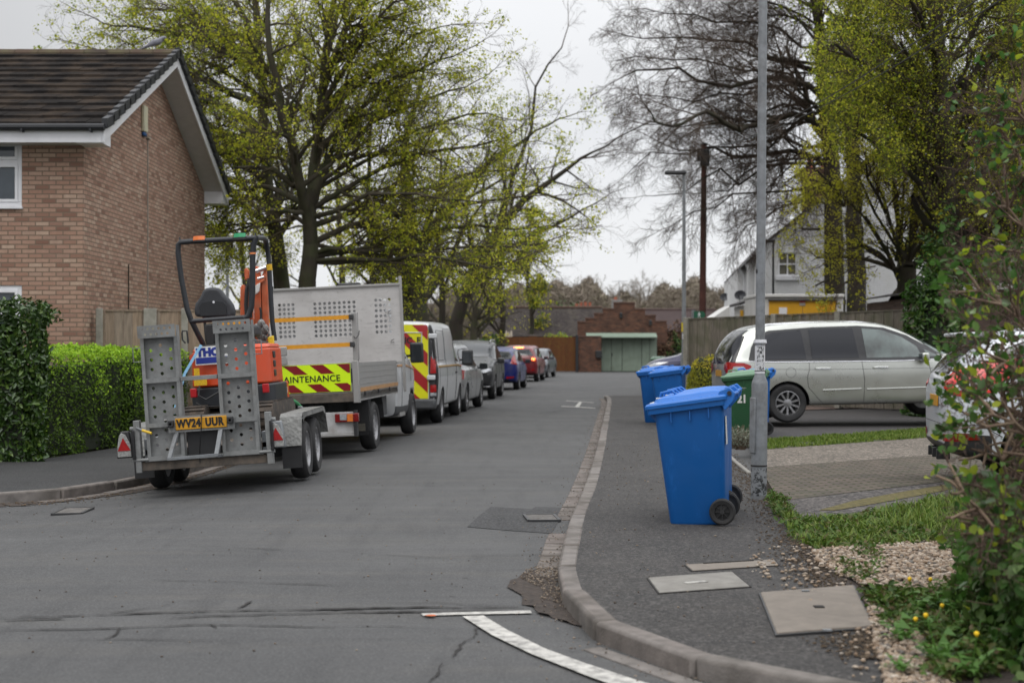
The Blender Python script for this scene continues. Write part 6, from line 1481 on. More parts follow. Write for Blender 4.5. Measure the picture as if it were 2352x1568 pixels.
def wheel(parent, r, w, spokes, rm, tr=.63):
    e = bpy.data.objects.new('wheel',None); COL.objects.link(e); e.parent=parent; e.empty_display_size=.1
    RX = Matrix.Rotation(R(90),4,'Y'); rr=r*tr
    mb=MB(); h=w/2; mb.lathe([(rr,-h*.86),(rr+.02,-h),(r-.035,-h),(r-.008,-h*.72),(r,-h*.4),(r,h*.4),(r-.008,h*.72),(r-.035,h),(rr+.02,h),(rr,h*.86)],36,RX,close=True)
    for k in (-.45,0,.45): mb.lathe([(r-.001,h*k-.006),(r+.0015,h*k-.004),(r+.0015,h*k+.004),(r-.001,h*k+.006)],36,RX) if False else None
    mb.build('tyre',m_rub,e,smooth=True,ang=40)
    mb=MB(); mb.lathe([(rr+.004,-h*.8),(rr+.004,h*.85),(rr-.012,h*.88),(rr-.02,h*.6),(rr-.035,h*.1),(rr-.04,-h*.6)],30,RX)
    if spokes:
        for k in range(spokes):
            T=Matrix.Rotation(2*math.pi*k/spokes,4,'X'); ws=.55*2*math.pi*rr*.5/spokes
            vs=[(h*.42,-ws*.45,.05),(h*.42,ws*.45,.05),(h*.72,ws*.62,rr-.01),(h*.72,-ws*.62,rr-.01),(h*.78,-ws*.35,.05),(h*.78,ws*.35,.05),(h*.86,ws*.5,rr-.01),(h*.86,-ws*.5,rr-.01)]
            mb.add([T@Vector(v) for v in vs],[(0,1,2,3),(4,5,6,7),(0,1,5,4),(1,2,6,5),(2,3,7,6),(3,0,4,7)])
        mb.lathe([(.075,h*.4),(.07,h*.8),(.03,h*.86),(.001,h*.87)],18,RX)
        for k in range(5): a=2*math.pi*k/5; mb.cyl((h*.78,.05*math.cos(a),.05*math.sin(a)),(h*.83,.05*math.cos(a),.05*math.sin(a)),.011,n=8)
    else:
        mb.lathe([(rr-.02,h*.3),(rr*.86,h*.35),(rr*.75,h*.62),(rr*.45,h*.5),(rr*.36,h*.72),(.001,h*.74)],30,RX)
        for k in range(10): a=2*math.pi*k/10; mb.cyl((h*.5,rr*.62*math.cos(a),rr*.62*math.sin(a)),(h*.64,rr*.62*math.cos(a),rr*.62*math.sin(a)),.018,n=8)
        for k in range(5): a=2*math.pi*k/5; mb.cyl((h*.55,rr*.3*math.cos(a),rr*.3*math.sin(a)),(h*.78,rr*.3*math.cos(a),rr*.3*math.sin(a)),.014,n=6)
    mb.build('rim',rm,e,smooth=True,ang=35)
    mb=MB(); mb.lathe([(rr-.02,-h*.2),(.001,-h*.15)],24,RX); mb.build('brake_disc',m_trim,e); return e
HATCH=[(0,.26,.42,.60,.66,.80,.78,.60),(.006,.22,.42,.62,.71,.90,.88,.68),(.03,.19,.42,.62,.79,.97,.94,.72),(.08,.17,.42,.62,.90,1,.97,.72),(.14,.16,.42,.62,.97,1,.98,.73),(.25,.15,.42,.62,1,1,.98,.75),(.4,.15,.42,.62,1.01,1,.98,.76),(.52,.15,.42,.615,1,1,.98,.76),(.60,.15,.42,.61,.96,1,.98,.75),(.68,.15,.42,.605,.84,1,.98,.74),(.75,.15,.42,.60,.70,1,.97,.76),(.84,.16,.42,.585,.655,.99,.95,.80),(.92,.17,.40,.55,.61,.96,.92,.78),(.975,.19,.38,.48,.54,.89,.86,.70),(1,.24,.36,.42,.47,.76,.74,.58)]
SUV=[(0,.28,.42,.60,.64,.82,.80,.62),(.006,.24,.42,.62,.68,.92,.90,.70),(.03,.20,.42,.63,.78,.98,.95,.73),(.07,.18,.42,.63,.90,1,.97,.73),(.13,.17,.42,.63,.97,1,.98,.74),(.25,.16,.42,.63,1,1,.98,.76),(.4,.16,.42,.63,1.01,1,.98,.77),(.54,.16,.42,.625,1,1,.98,.77),(.61,.16,.42,.62,.95,1,.98,.76),(.67,.16,.42,.615,.84,1,.98,.75),(.73,.16,.42,.61,.72,1,.98,.78),(.84,.17,.42,.60,.67,1,.97,.82),(.93,.19,.40,.57,.635,.97,.95,.80),(.98,.21,.38,.50,.58,.92,.90,.76),(1,.26,.36,.45,.51,.82,.80,.66)]
MPV=[(0,.30,.42,.58,.63,.84,.82,.62),(.005,.24,.42,.60,.68,.92,.90,.68),(.02,.20,.42,.62,.77,.98,.95,.72),(.05,.18,.42,.62,.88,1,.97,.73),(.09,.17,.42,.62,.95,1,.98,.74),(.16,.16,.42,.62,.98,1,.98,.75),(.3,.16,.42,.62,1,1,.98,.76),(.45,.16,.42,.615,1,1,.98,.76),(.56,.16,.42,.605,.975,1,.98,.76),(.64,.16,.42,.60,.90,1,.98,.75),(.72,.16,.42,.595,.78,1,.98,.75),(.79,.16,.42,.585,.66,1,.97,.78),(.87,.17,.42,.55,.60,.98,.95,.80),(.94,.18,.40,.50,.54,.94,.91,.76),(.98,.20,.38,.44,.49,.88,.85,.70),(1,.24,.36,.40,.44,.76,.74,.58)]
def std_side(c, kind='hatch', glass=None, split=(.33,.56)):
    L,H=c.L,c.H
    o = {'hatch':[(.085,.70),(.13,.86),(.18,.915),(.35,.935),(.50,.93),(.58,.90),(.66,.80),(.735,.665),(.6,.645),(.3,.66)],
         'suv':[(.075,.72),(.11,.87),(.15,.91),(.35,.935),(.52,.93),(.59,.90),(.65,.81),(.72,.675),(.6,.655),(.3,.67)]}[kind]
    o=[(a*L,b*H) for a,b in o]; c.decal('window_surround',o,'side',m_trim,.003)
    xs=[0]+[q*L for q in split]+[L]; g=.022
    for a,b in zip(xs,xs[1:]):
        q=clip_poly(o,(a+g,b-g,0,H*.925-.0));
        if len(q)<3: continue
        cx=sum(p[0] for p in q)/len(q); cz=sum(p[1] for p in q)/len(q)
        q=[(cx+(p[0]-cx)*.965,cz+(p[1]-cz)*.90) for p in q]; c.decal('side_window',q,'side',glass or m_cglass,.007)
    z0,z1=.17*H,.65*H
    for q in split: c.seam([(q*L,z0+.05),(q*L,z1)],'side',.004)
    c.seam([(.72*L,z0+.05),(.735*L,.5*H),(.725*L,z1)],'side',.004)
    for q in (split[0]+.045,split[1]+.03):
        c.seam([(q*L-.02,.60*H),(q*L+.13,.605*H)],'side',.014,c.body.data.materials[0],name='door_handle',off=.02)
def screens(c, rear=True, front=True, rz=(.70,.93), fz=(.71,.95), rw=(.66,.56), fw=(.80,.66), rg=None):
    hw=c.W/2; H=c.H
    if rear:
        o=[(-rw[0]*hw,rz[0]*H),(rw[0]*hw,rz[0]*H),(rw[1]*hw,rz[1]*H),(-rw[1]*hw,rz[1]*H)]; c.decal('rear_window',o,'rear',rg or m_cglass,.006)
    if front:
        o=[(-fw[0]*hw,fz[0]*H),(fw[0]*hw,fz[0]*H),(fw[1]*hw,fz[1]*H),(-fw[1]*hw,fz[1]*H)]; c.decal('windscreen',o,'front',m_cglass,.006)
def car_at(u, y, yaw, back=True, z=None):
    """position of the rear right corner column u at distance y"""
    return (X(u,y),y)
def place(corner, y, W, yaw, z=0):
    """root location when the near right corner (as seen) is at world (corner,y)"""
    c=math.cos(yaw); return (corner-W/2*c, y+W/2*math.sin(-yaw)*-1*0, z)
# --- blue hatchback (rear towards us)
def rear_lights(c, poly, m, nm='tail_light', **k):
    r=[]
    for sg in (1,-1): r+=c.decal(nm,[(sg*a,b) for a,b in poly],'rear',m,.008,.04,**k)
    return r
def plate_rear(c, z, w=.52, h=.11, txt=None, m=None, axis='rear', off=.012):
    p=c.proj(0,z,axis,off); 
    if p is None: return
    mb=MB(); sg=-1 if axis=='rear' else 1
    mb.cb(p,(w,.012,h)); o=mb.build('number_plate',m or m_plate,c.root,bevel=.004)
    return o,p
Wf=1.72; yw_=-R(6)
blue=paint('blue_paint',(.006,.014,.13),.0,.28,coat=.25)
c=Car('hatchback','dark blue small hatchback seen from behind, between the dark SUV and the red crossover','car',HATCH,3.97,Wf,1.49,blue,(X(1190,49.6)-Wf/2,49.6,0),(0,0,yw_),'cars parked along the left kerb',wheels=(.72,3.21),wr=.31,spokes=8,low=.28)
std_side(c); screens(c,rz=(.715,.90),rw=(.80,.60)); rear_lights(c,[(.60,.92),(.80,.88),(.82,1.02),(.72,1.24),(.66,1.22),(.62,1.05)],m_redl); plate_rear(c,.80)
rear_lights(c,[(.45,.40),(.72,.42),(.72,.48),(.45,.46)],m_redl,'reflector'); c.seam([(-.5,.96),(.5,.96)],'rear',.012,m_trim,'boot_seam'); c.mirror_part(2.75,.98,m_trim)
c.decal('bumper_insert',[(-.6,.24),(.6,.24),(.55,.38),(-.55,.38)],'rear',m_trim,.006)
mb=MB(); add_text(mb,'24',.01,Matrix.Identity(4)) if False else None
# --- red crossover with brake lights on
red=paint('red_paint',(.15,.008,.012),.0,.28,coat=.25); g_brk=glow('brake_light',(1,.22,.04),7); g_red=glow('brake_light_red',(1,.02,.01),2.2)
c=Car('crossover','dark red crossover with its brake lights lit, beyond the blue hatchback','car',SUV,4.13,1.77,1.57,red,(X(1235,61.8)-1.77/2,61.8,0),(0,0,-R(7)),'cars parked along the left kerb',wheels=(.78,3.31),wr=.34,spokes=5,low=.36)
std_side(c,'suv'); screens(c,rz=(.73,.89),rw=(.76,.56)); rear_lights(c,[(.58,.90),(.84,.86),(.86,1.00),(.66,1.14)],m_redl); rear_lights(c,[(.60,.94),(.76,.93),(.76,1.03),(.62,1.05)],g_brk,'brake_lamp',)
c.decal('high_brake_lamp',[(-.22,1.455),(.22,1.455),(.22,1.50),(-.22,1.50)],'rear',g_brk,.012); rear_lights(c,[(.62,.50),(.74,.5),(.74,.56),(.62,.56)],m_redl,'reflector'); plate_rear(c,.84); c.mirror_part(2.8,1.02,red)
# --- grey car facing us at the far end
gry=paint('grey_paint',(.10,.115,.135),.6)
c=Car('saloon_car','blue-grey car facing the camera at the far end of the parked row','car',HATCH,4.4,1.8,1.44,gry,(X(1262,69.8)-.9+.55,69.8+4.4,0),(0,0,math.pi-R(9)),'cars parked along the left kerb',wheels=(.8,3.5),wr=.32,spokes=10,low=.2)
std_side(c); screens(c,fz=(.70,.93)); 
for sg in (1,-1): c.decal('headlight',[(sg*.5,.66),(sg*.80,.70),(sg*.78,.60),(sg*.5,.57)],'front',m_clear,.008); c.decal('indicator',[(sg*.62,.66),(sg*.74,.66),(sg*.74,.63),(sg*.62,.62)],'front',glow('indicator_amber',(1,.35,.05),1.2) if sg==1 else bpy.data.materials['indicator_amber'],.014)
c.decal('grille',[(-.42,.55),(.42,.55),(.36,.33),(-.36,.33)],'front',m_trim,.008); plate_rear(c,.38,axis='front',m=m_white_p); c.decal('lower_intake',[(-.7,.28),(.7,.28),(.66,.2),(-.66,.2)],'front',m_trim,.008); c.mirror_part(3.0,.98,gry,facing=-1)
# --- dark SUV facing us
dk_=paint('dark_grey_paint',(.016,.018,.021),.0,.3,coat=.2)
L_s,W_s=4.30,1.84
yaw=math.pi-R(4.2); y_f=40.0
c=Car('suv','dark grey SUV facing the camera with chrome-barred grille, behind the silver hatchback','car',SUV,L_s,W_s,1.67,dk_,(X(1134,y_f)-W_s/2+L_s*math.sin(R(4.2)),y_f+L_s,0),(0,0,yaw),'cars parked along the left kerb',wheels=(.85,3.45),wr=.345,spokes=5,low=.34)
std_side(c,'suv'); screens(c,fz=(.73,.945),fw=(.84,.70))
for sg in (1,-1):
    c.decal('headlight',[(sg*.42,.80),(sg*.84,.90),(sg*.84,.80),(sg*.46,.74)],'front',m_clear,.010)
    c.decal('bumper_vent',[(sg*.46,.62),(sg*.80,.66),(sg*.74,.44),(sg*.56,.44)],'front',m_trim,.008)
    c.seam([(sg*.40,.52),(sg*.5,.38),(sg*.8,.38)],'front',.02,m_rim,'bumper_strip',off=.01)
c.decal('grille',[(-.42,.80),(.42,.80),(.42,.64),(-.42,.64)],'front',m_trim,.008)
for z_ in (.665,.715,.765): c.seam([(-.44,z_),(.44,z_)],'front',.010,m_chrome,'grille_bar',off=.015)
c.decal('lower_grille',[(-.4,.50),(.4,.50),(.36,.32),(-.36,.32)],'front',m_trim,.008); c.seam([(-.4,.38),(.4,.38)],'front',.02,m_rim,'bumper_strip',off=.012)
plate_rear(c,.56,axis='front',m=m_white_p); c.mirror_part(2.85,1.10,dk_,facing=-1)
for sg in (1,-1): mb=MB(); mb.tube([(sg*.64,.6,1.62),(sg*.66,1.0,1.70),(sg*.66,2.2,1.70),(sg*.64,2.5,1.64)],.018,8); mb.build('roof_rail',m_chrome,c.root)
c.decal('bonnet_badge',circ(0,.72,.05,14),'front',m_chrome,.03)
# --- silver hatchback (mostly hidden by the van)
slv=paint('silver_paint',(.36,.37,.38),.6,.3)
c=Car('hatchback','silver hatchback with tall red and clear tail lamp, right behind the white van','car',HATCH,4.35,1.83,1.56,slv,(X(1064,31.9)-1.83/2,31.9,0),(0,0,-R(6)),'cars parked along the left kerb',wheels=(.85,3.49),wr=.32,spokes=10,low=.18)
std_side(c); screens(c,rz=(.70,.90)); rear_lights(c,[(.70,.80),(.84,.84),(.80,1.12),(.72,1.20),(.68,1.1)],m_clear); rear_lights(c,[(.78,.74),(.90,.76),(.885,.95),(.80,1.24),(.765,1.22),(.82,1.0)],m_redl); plate_rear(c,.80); c.mirror_part(3.0,1.02,mat('mirror_green',(.02,.035,.03),.2))
rear_lights(c,[(.55,.52),(.8,.60),(.8,.62),(.5,.58)],m_chrome,'trim_strip')
# --- cars on the drive at centre-right (mostly hidden)
ind=paint('indigo_paint',(.03,.03,.07),.5)
c=Car('hatchback','indigo car on a driveway whose bonnet and windscreen show above the far blue bins','car',HATCH,4.2,1.78,1.46,ind,(X(1487,43.2)+4.16,43.2,.225),(0,0,R(86)),None,wheels=(.8,3.4),wr=.31,spokes=8,low=.2)
std_side(c); screens(c); 
for sg in (1,-1): c.decal('headlight',[(sg*.45,.70),(sg*.84,.82),(sg*.84,.68),(sg*.5,.62)],'front',m_clear,.008)
c.mirror_part(2.95,.98,ind,facing=-1)
# ------------------------------------------------------------------ silver MPV, side on
mp_=paint('champagne_paint',(.44,.45,.42),.75,.28)
ymp=24.5; W=1.88; Lm=4.82; ra=1.02
hd=R(1.5)
# rear wheel nearest us is the right-hand one (car points to +x, away a little)
rw_world=Vector((X(1808,ymp),ymp,.155)); yaw=-(R(90)-hd)
Rm=Matrix.Rotation(yaw,3,'Z'); loc=rw_world-Rm@Vector((W/2-.12,ra,0))
c=Car('people_carrier','pale champagne people carrier with dark tinted rear windows, parked side-on by the tall fence','car',MPV,Lm,W,1.74,mp_,loc,(R(1.2),0,yaw),None,wheels=(ra,ra+2.85),wr=.335,ww=.225,spokes=10,low=lambda t:.23,lowm=m_dtrim)
mpv=c
o=[(.36,1.08),(.42,1.30),(.55,1.52),(.75,1.585),(1.5,1.63),(2.3,1.64),(2.75,1.60),(3.15,1.46),(3.55,1.24),(3.82,1.055),(3.0,1.03),(1.5,1.045),(.8,1.05),(.5,1.06)]
c.decal('window_surround',o,'side',m_trim,.003,.045)
q3=[(.47,1.16),(.50,1.30),(.62,1.48),(.80,1.545),(1.30,1.585),(1.36,1.09),(.62,1.09)]
c.decal('side_window',q3,'side',m_tint,.008,.045)
c.decal('side_window',[(1.46,1.09),(1.43,1.585),(2.20,1.60),(2.27,1.09)],'side',m_tint,.008,.045)
m_fg=NB('clear_car_glass'); m_fg.color(m_fg.mix(m_fg.ramp(m_fg.noise(3.5,4),[(.35,0.),(.65,1.)]),(.025,.032,.03),(.085,.115,.108))); m_fg.set(.05,0,0,.9); m_fg=m_fg.m
c.decal('side_window',[(2.40,1.08),(2.36,1.59),(2.70,1.56),(3.05,1.43),(3.30,1.26),(3.36,1.08)],'side',m_fg,.008,.045)
c.decal('side_window',[(3.46,1.08),(3.42,1.21),(3.66,1.09)],'side',m_fg,.008,.045)
c.seam([(.38,1.06),(.8,1.045),(1.5,1.035),(3.0,1.02),(3.8,1.04)],'side',.011,m_chrome,'chrome_strip',off=.004)
c.decal('windscreen',[(-.74,1.12),(.74,1.12),(.62,1.62),(-.62,1.62)],'front',m_fg,.006)
c.decal('rear_window',[(-.82,1.03),(.82,1.03),(.78,1.2),(.64,1.60),(-.64,1.60),(-.78,1.2)],'rear',m_tint,.007)
c.decal('rear_quarter_glass',[(.05,1.05),(.13,1.05),(.34,1.50),(.26,1.50)],'side',m_tint,.007,.03)
for ax,sg in (('rear',1),('rear',-1)): c.decal('tail_light',[(sg*.55,.94),(sg*.93,.80),(sg*.93,1.06),(sg*.80,1.06),(sg*.62,1.02)],ax,m_redl,.008,.04)
c.decal('tail_light',[(.03,.80),(.12,.78),(.40,.96),(.40,.99),(.28,1.04),(.05,1.05)],'side',m_redl,.009,.03)
c.decal('tail_light_lens',[(.05,.82),(.12,.82),(.30,.95),(.26,.98),(.1,.98)],'side',m_clear,.012,.03)
c.seam([(1.40,1.03),(1.40,.9),(1.36,.78),(1.38,.6),(1.55,.40),(1.68,.27),(2.25,.26)],'side',.0045); c.seam([(2.31,1.03),(2.35,.7),(2.33,.28)],'side',.0045); c.seam([(3.46,1.02),(3.52,.7),(3.42,.28),(2.36,.26)],'side',.0045)
c.seam([(.55,.93),(1.4,.905),(2.3,.895),(3.4,.89),(4.2,.86)],'side',.003,m_dtrim,'crease')
for a,b in ((1.62,2.29),(2.38,3.42)): c.seam([(a,.55),(b,.56)],'side',.014,mp_,'side_moulding',off=.006)
for a in (1.50,2.50): c.seam([(a,.915),(a+.09,.93),(a+.26,.925)],'side',.017,mp_,'door_handle',off=.028); c.seam([(a+.02,.913),(a+.25,.910)],'side',.006,m_chrome,'handle_strip',off=.04)
fl=circ(1.08,.86,.085,18); c.seam(fl+[fl[0]],'side',.003,m_dtrim,'fuel_flap')
c.mirror_part(3.36,1.08,mp_,(.22,.13,.15))
for sg in (1,-1):
    mb=MB(); mb.tube([(sg*.60,.55,1.64),(sg*.62,.75,1.69),(sg*.63,1.4,1.715),(sg*.63,2.3,1.71),(sg*.61,2.65,1.665)],.014,8); mb.build('roof_rail',m_chrome,c.root)
mb=MB(); p=c.proj(0,.86,'rear',.01); mb.cb(p,(.52,.012,.11)); mb.build('number_plate',m_plate,c.root); c.decal('rear_bumper',[(-.9,.30),(.9,.30),(.9,.45),(-.9,.45)],'rear',m_dtrim,.006)
mb=MB(); mb.tube([(0.2,-.05,1.03),(.0,-.05,1.05),(-.45,.02,1.2)],.012,6); mb.build('wiper',m_trim,c.root)
# ------------------------------------------------------------------ white crossover, rear towards the road, behind the shrub
wh=paint('white_paint',(.56,.58,.62),.05,.3,da=.1)
m_brl=mat('bright_red_lens',(.55,.010,.008),.2,var=.3,vs=25,coat=.3)
hdg=-R(9); yaw=-(R(90)-hdg); W=1.82
Rm=Matrix.Rotation(yaw,3,'Z'); loc=Vector((4.30,14.45,.11))
c=Car('crossover','white crossover car half hidden behind the foreground shrub at the right edge','car',HATCH,4.35,W,1.56,wh,loc,(0,0,yaw),None,wheels=(.86,3.5),wr=.34,spokes=5,low=lambda t:.50 if t<.09 else .32)
std_side(c); screens(c,rz=(.70,.90))
for sg in (1,-1): c.decal('tail_light',[(sg*.56,.98),(sg*.88,.90),(sg*.90,1.10),(sg*.66,1.16)],'rear',m_brl,.008,.03); c.decal('reflector',[(sg*.58,.44),(sg*.86,.45),(sg*.84,.52),(sg*.6,.51)],'rear',m_redl,.008)
c.decal('tail_light',[(.03,.90),(.12,.88),(.36,.95),(.62,1.07),(.76,1.22),(.58,1.25),(.34,1.20),(.06,1.08)],'side',m_brl,.009,.03)
c.decal('tail_light_lens',[(.06,.93),(.14,.94),(.34,1.02),(.1,1.01)],'side',m_clear,.013,.03)
c.decal('reflector',[(.04,.46),(.30,.47),(.26,.53),(.06,.53)],'side',m_drkred,.009,.03)
plate_rear(c,.82); c.decal('diffuser',[(-.75,.26),(.75,.26),(.8,.42),(-.8,.42)],'rear',m_trim,.008); c.decal('lower_bumper',[(.02,.26),(.45,.26),(.35,.36),(.05,.44)],'side',m_trim,.008,.03)
mb=MB(); mb.box(-.58,.58,.16,.46,1.46,1.50); mb.build('rear_spoiler',wh,c.root,bevel=.018)
mb=MB(); [mb.box(q-.02,q+.02,-.03,.10,.24,.34) for q in (-.3,0,.3)]; mb.build('diffuser_fins',m_trim,c.root,bevel=.006)
c.seam([(.0,.60),(.3,.61),(.5,.5)],'side',.004); c.seam([(-.8,.60),(.8,.60)],'rear',.004,name='bumper_seam'); c.mirror_part(3.0,1.03,wh)
# ------------------------------------------------------------------ white van with chevrons
VAN=[(0,.17,.4,.58,.955,.955,.955,.83),(.0005,.17,.4,.58,.965,.97,.965,.85),(.012,.165,.4,.58,.985,.995,.985,.87),(.03,.16,.4,.58,.99,1,.99,.875),(.25,.15,.4,.58,1,1,.99,.88),(.5,.15,.4,.58,1,1,.99,.88),(.62,.15,.4,.58,.995,1,.99,.87),(.69,.15,.4,.58,.965,1,.99,.84),(.76,.15,.4,.575,.86,1,.985,.80),(.83,.15,.4,.57,.73,1,.98,.78),(.88,.15,.4,.56,.635,1,.97,.80),(.94,.16,.4,.50,.56,.97,.94,.80),(.985,.17,.38,.42,.47,.90,.87,.72),(1,.20,.34,.38,.42,.78,.76,.6)]
vw=paint('van_white',(.50,.51,.52),.05,.32); Wv,Hv,Lv=1.95,1.98,4.95
yv=27.0; yawv=-R(4.2)
c=Car('van','white panel van with red and yellow rear chevrons parked ahead of the tipper truck','van',VAN,Lv,Wv,Hv,vw,(X(1003,yv)-Wv/2+.02,yv,0),(0,0,yawv),None,wheels=(.92,4.02),wr=.335,ww=.22,spokes=0,rimm=m_steelrim,low=.37,lowm=m_dtrim)
for p in c.body.data.polygons:
    q=p.center
    if q.y<.15-.05*(q.z/1.9) and abs(q.x)>.80 and .3<q.z<1.9: p.material_index=1
m_hvy=mat('hi_vis_yellow',(.62,.60,.01),.35,var=.06); m_hvr=mat('chevron_red',(.30,.012,.014),.35,var=.06)
def chev(c, x0,x1,z0,z1, pitch, slope, sgn):
    out=[]; k=-12
    while k<24:
        a=z0+k*pitch; poly=[(x0,a),(x1,a-sgn*slope*(x1-x0)),(x1,a-sgn*slope*(x1-x0)+pitch*.5),(x0,a+pitch*.5)]; q=clip_poly(poly,(x0,x1,z0,z1))
        if len(q)>2: out.append(q)
        k+=1
    return out
pn=c.decal('chevron_panel',[(-.80,.33),(.80,.33),(.80,1.90),(-.80,1.90)],'rear',m_hvy,.006,.12)[0]
for sg in (1,-1):
    for q in chev(c,.02,.79,.34,1.89,.50,.95,1): c.decal('chevron_stripe',[(sg*a,b) for a,b in q],'rear',m_hvr,.010,.15,parent=pn)
c.seam([(0,.33),(0,1.9)],'rear',.008,m_trim,'door_gap',off=.01)
for sg in (1,-1):
    q=[(sg*.15,1.25),(sg*.66,1.25),(sg*.68,1.75),(sg*.15,1.75),(sg*.15,1.25)]; c.seam(q,'rear',.010,vw,'window_outline',off=.01)
    for z_ in (1.68,.90): p=c.proj(sg*.86,z_,'rear',.03); mb=MB(); mb.cb(p,(.16,.05,.09)); mb.build('hinge',vw,c.root,bevel=.015)
    c.decal('corner_pillar',[(sg*.82,.36),(sg*.96,.36),(sg*.95,1.2),(sg*.86,1.93),(sg*.80,1.93)],'rear',m_trim,.008,.05)
    for q,mm in (([(sg*.84,.98),(sg*.94,.98),(sg*.93,1.30),(sg*.85,1.30)],m_redl),([(sg*.84,.62),(sg*.94,.62),(sg*.94,.76),(sg*.84,.76)],m_redl),([(sg*.84,.55),(sg*.94,.55),(sg*.94,.61),(sg*.84,.61)],m_clear)): c.decal('tail_light',q,'rear',mm,.016,.05)
c.decal('corner_pillar',[(.0,.36),(.14,.36),(.16,1.2),(.12,1.80),(.02,1.88)],'side',m_trim,.008,.05)
mb=MB(); mb.box(-.95,.95,-.09,.12,.30,.50); mb.build('rear_bumper',m_dtrim,c.root,bevel=.04)
T=Matrix.Translation((.42,-.02,1.52))@XZ; mb=MB(); add_text(mb,'E',.16,Matrix.Translation((.62,-.022,1.60))@XZ,bold=.004); add_text(mb,'MAINTENANC',.16,Matrix.Translation((-.02,-.022,1.60))@XZ,bold=.004); mb.build('lettering',m_black,pn)
c.decal('side_window',[(3.30,1.20),(3.36,1.76),(3.60,1.74),(4.02,1.30),(4.12,1.16)],'side',m_cglass,.006,.06); c.decal('windscreen',[(-.78,1.22),(.78,1.22),(.72,1.80),(-.72,1.80)],'front',m_cglass,.006)
for q in ([(.45,.42),(.45,1.78)],[(1.6,.4),(1.6,1.85),(3.1,1.85),(3.2,1.2),(3.2,.4)],[(3.26,.4),(3.26,1.2)],[(4.2,1.1),(4.25,.6),(4.1,.4)]): c.seam(q,'side',.005)
c.seam([(.5,1.80),(1.5,1.80),(1.5,1.22),(.52,1.22),(.5,1.8)],'side',.006,m_dtrim,'panel_pressing'); c.seam([(.3,1.10),(3.25,1.10),(4.3,1.07)],'side',.022,mat('tan_stripe',(.33,.19,.045),.5),'side_stripe',off=-.006)
c.seam([(3.0,.95),(3.12,.95)],'side',.02,m_trim,'door_handle',off=.02); c.mirror_part(4.02,1.25,m_trim,(.24,.12,.33),Wv/2+.06)
# ------------------------------------------------------------------ plant trailer
m_galv2 = galv('galvanised_ramp',(.185,.19,.188),.6,7,.15)
m_rust = mat('rusty_steel',(.085,.072,.06),.85,var=.35,vs=12,dirt=(.15,.10,.065),da=.5,ds=6)
m_tread = NB('tread_plate'); 
def tread():
    n=NB('chequer_plate'); w1=n.n('ShaderNodeTexWave'); w1.inputs['Scale'].default_value=14; w1.inputs['Distortion'].default_value=0; w1.bands_direction='DIAGONAL'; n.l(n.co('UV'),w1.inputs['Vector'])
    v=n.n('ShaderNodeTexVoronoi'); v.inputs['Scale'].default_value=28; n.l(n.co('UV'),v.inputs['Vector'])
    n.color(n.mix(n.ramp(n.noise(6,6),[(.35,0.),(.65,1.)]),(.12,.12,.115),(.19,.19,.18))); n.set(.6,.1); n.bump(v.outputs['Distance'],.9,.01); return n.m
m_tread=tread()
TR=Matrix.Translation((-3.085,14.4,-.033))@Matrix.Rotation(R(-3.9),4,'Y')
tr=thing('plant_trailer','galvanised twin-axle plant trailer with two upright perforated loading ramps','trailer',(-3.085,14.4,-.033),(0,R(-3.9),0))
mb=MB(); mb.box(-.64,.64,.0,.09,.285,.375); mb.box(-.64,.64,.0,.10,.375,.385)
bmr=mb.build('rear_beam',m_rust,tr,bevel=.006)
mb=MB(); mb.box(-.62,.62,.1,3.2,.44,.49); mb.build('deck',m_rust,tr)
mb=MB()
for s in (1,-1): mb.box(s*.60-.03,s*.60+.03,.1,3.25,.40,.60); mb.bar((s*.55,3.2,.45),(s*.06,4.25,.46),.07,.1)
mb.box(-.63,.63,3.2,3.27,.4,.62); mb.box(-.06,.06,4.1,4.5,.42,.5); mb.build('chassis',m_galv,tr,bevel=.005)
mb=MB()
for s in (1,-1): mb=MB(); mb.box(s*.665-.03,s*.665+.03,-.03,.06,.27,.80); mb.cyl((s*.64,.015,.72),(s*.74,.015,.72),.022,n=10); mb.cyl((s*.56,-.02,.40),(s*.72,-.02,.40),.018,n=10); mb.build('corner_post',m_galv2,tr,bevel=.006)
for s in (1,-1):
    mb=MB(); n=26; pts=[]
    for i in range(n*8): a=i/8*2*math.pi; z=.41+(.30*i/(n*8)); pts.append((s*.70+.016*math.cos(a),-.045+.016*math.sin(a),z))
    mb.tube(pts,.0045,5); mb.build('spring',m_steel,tr)
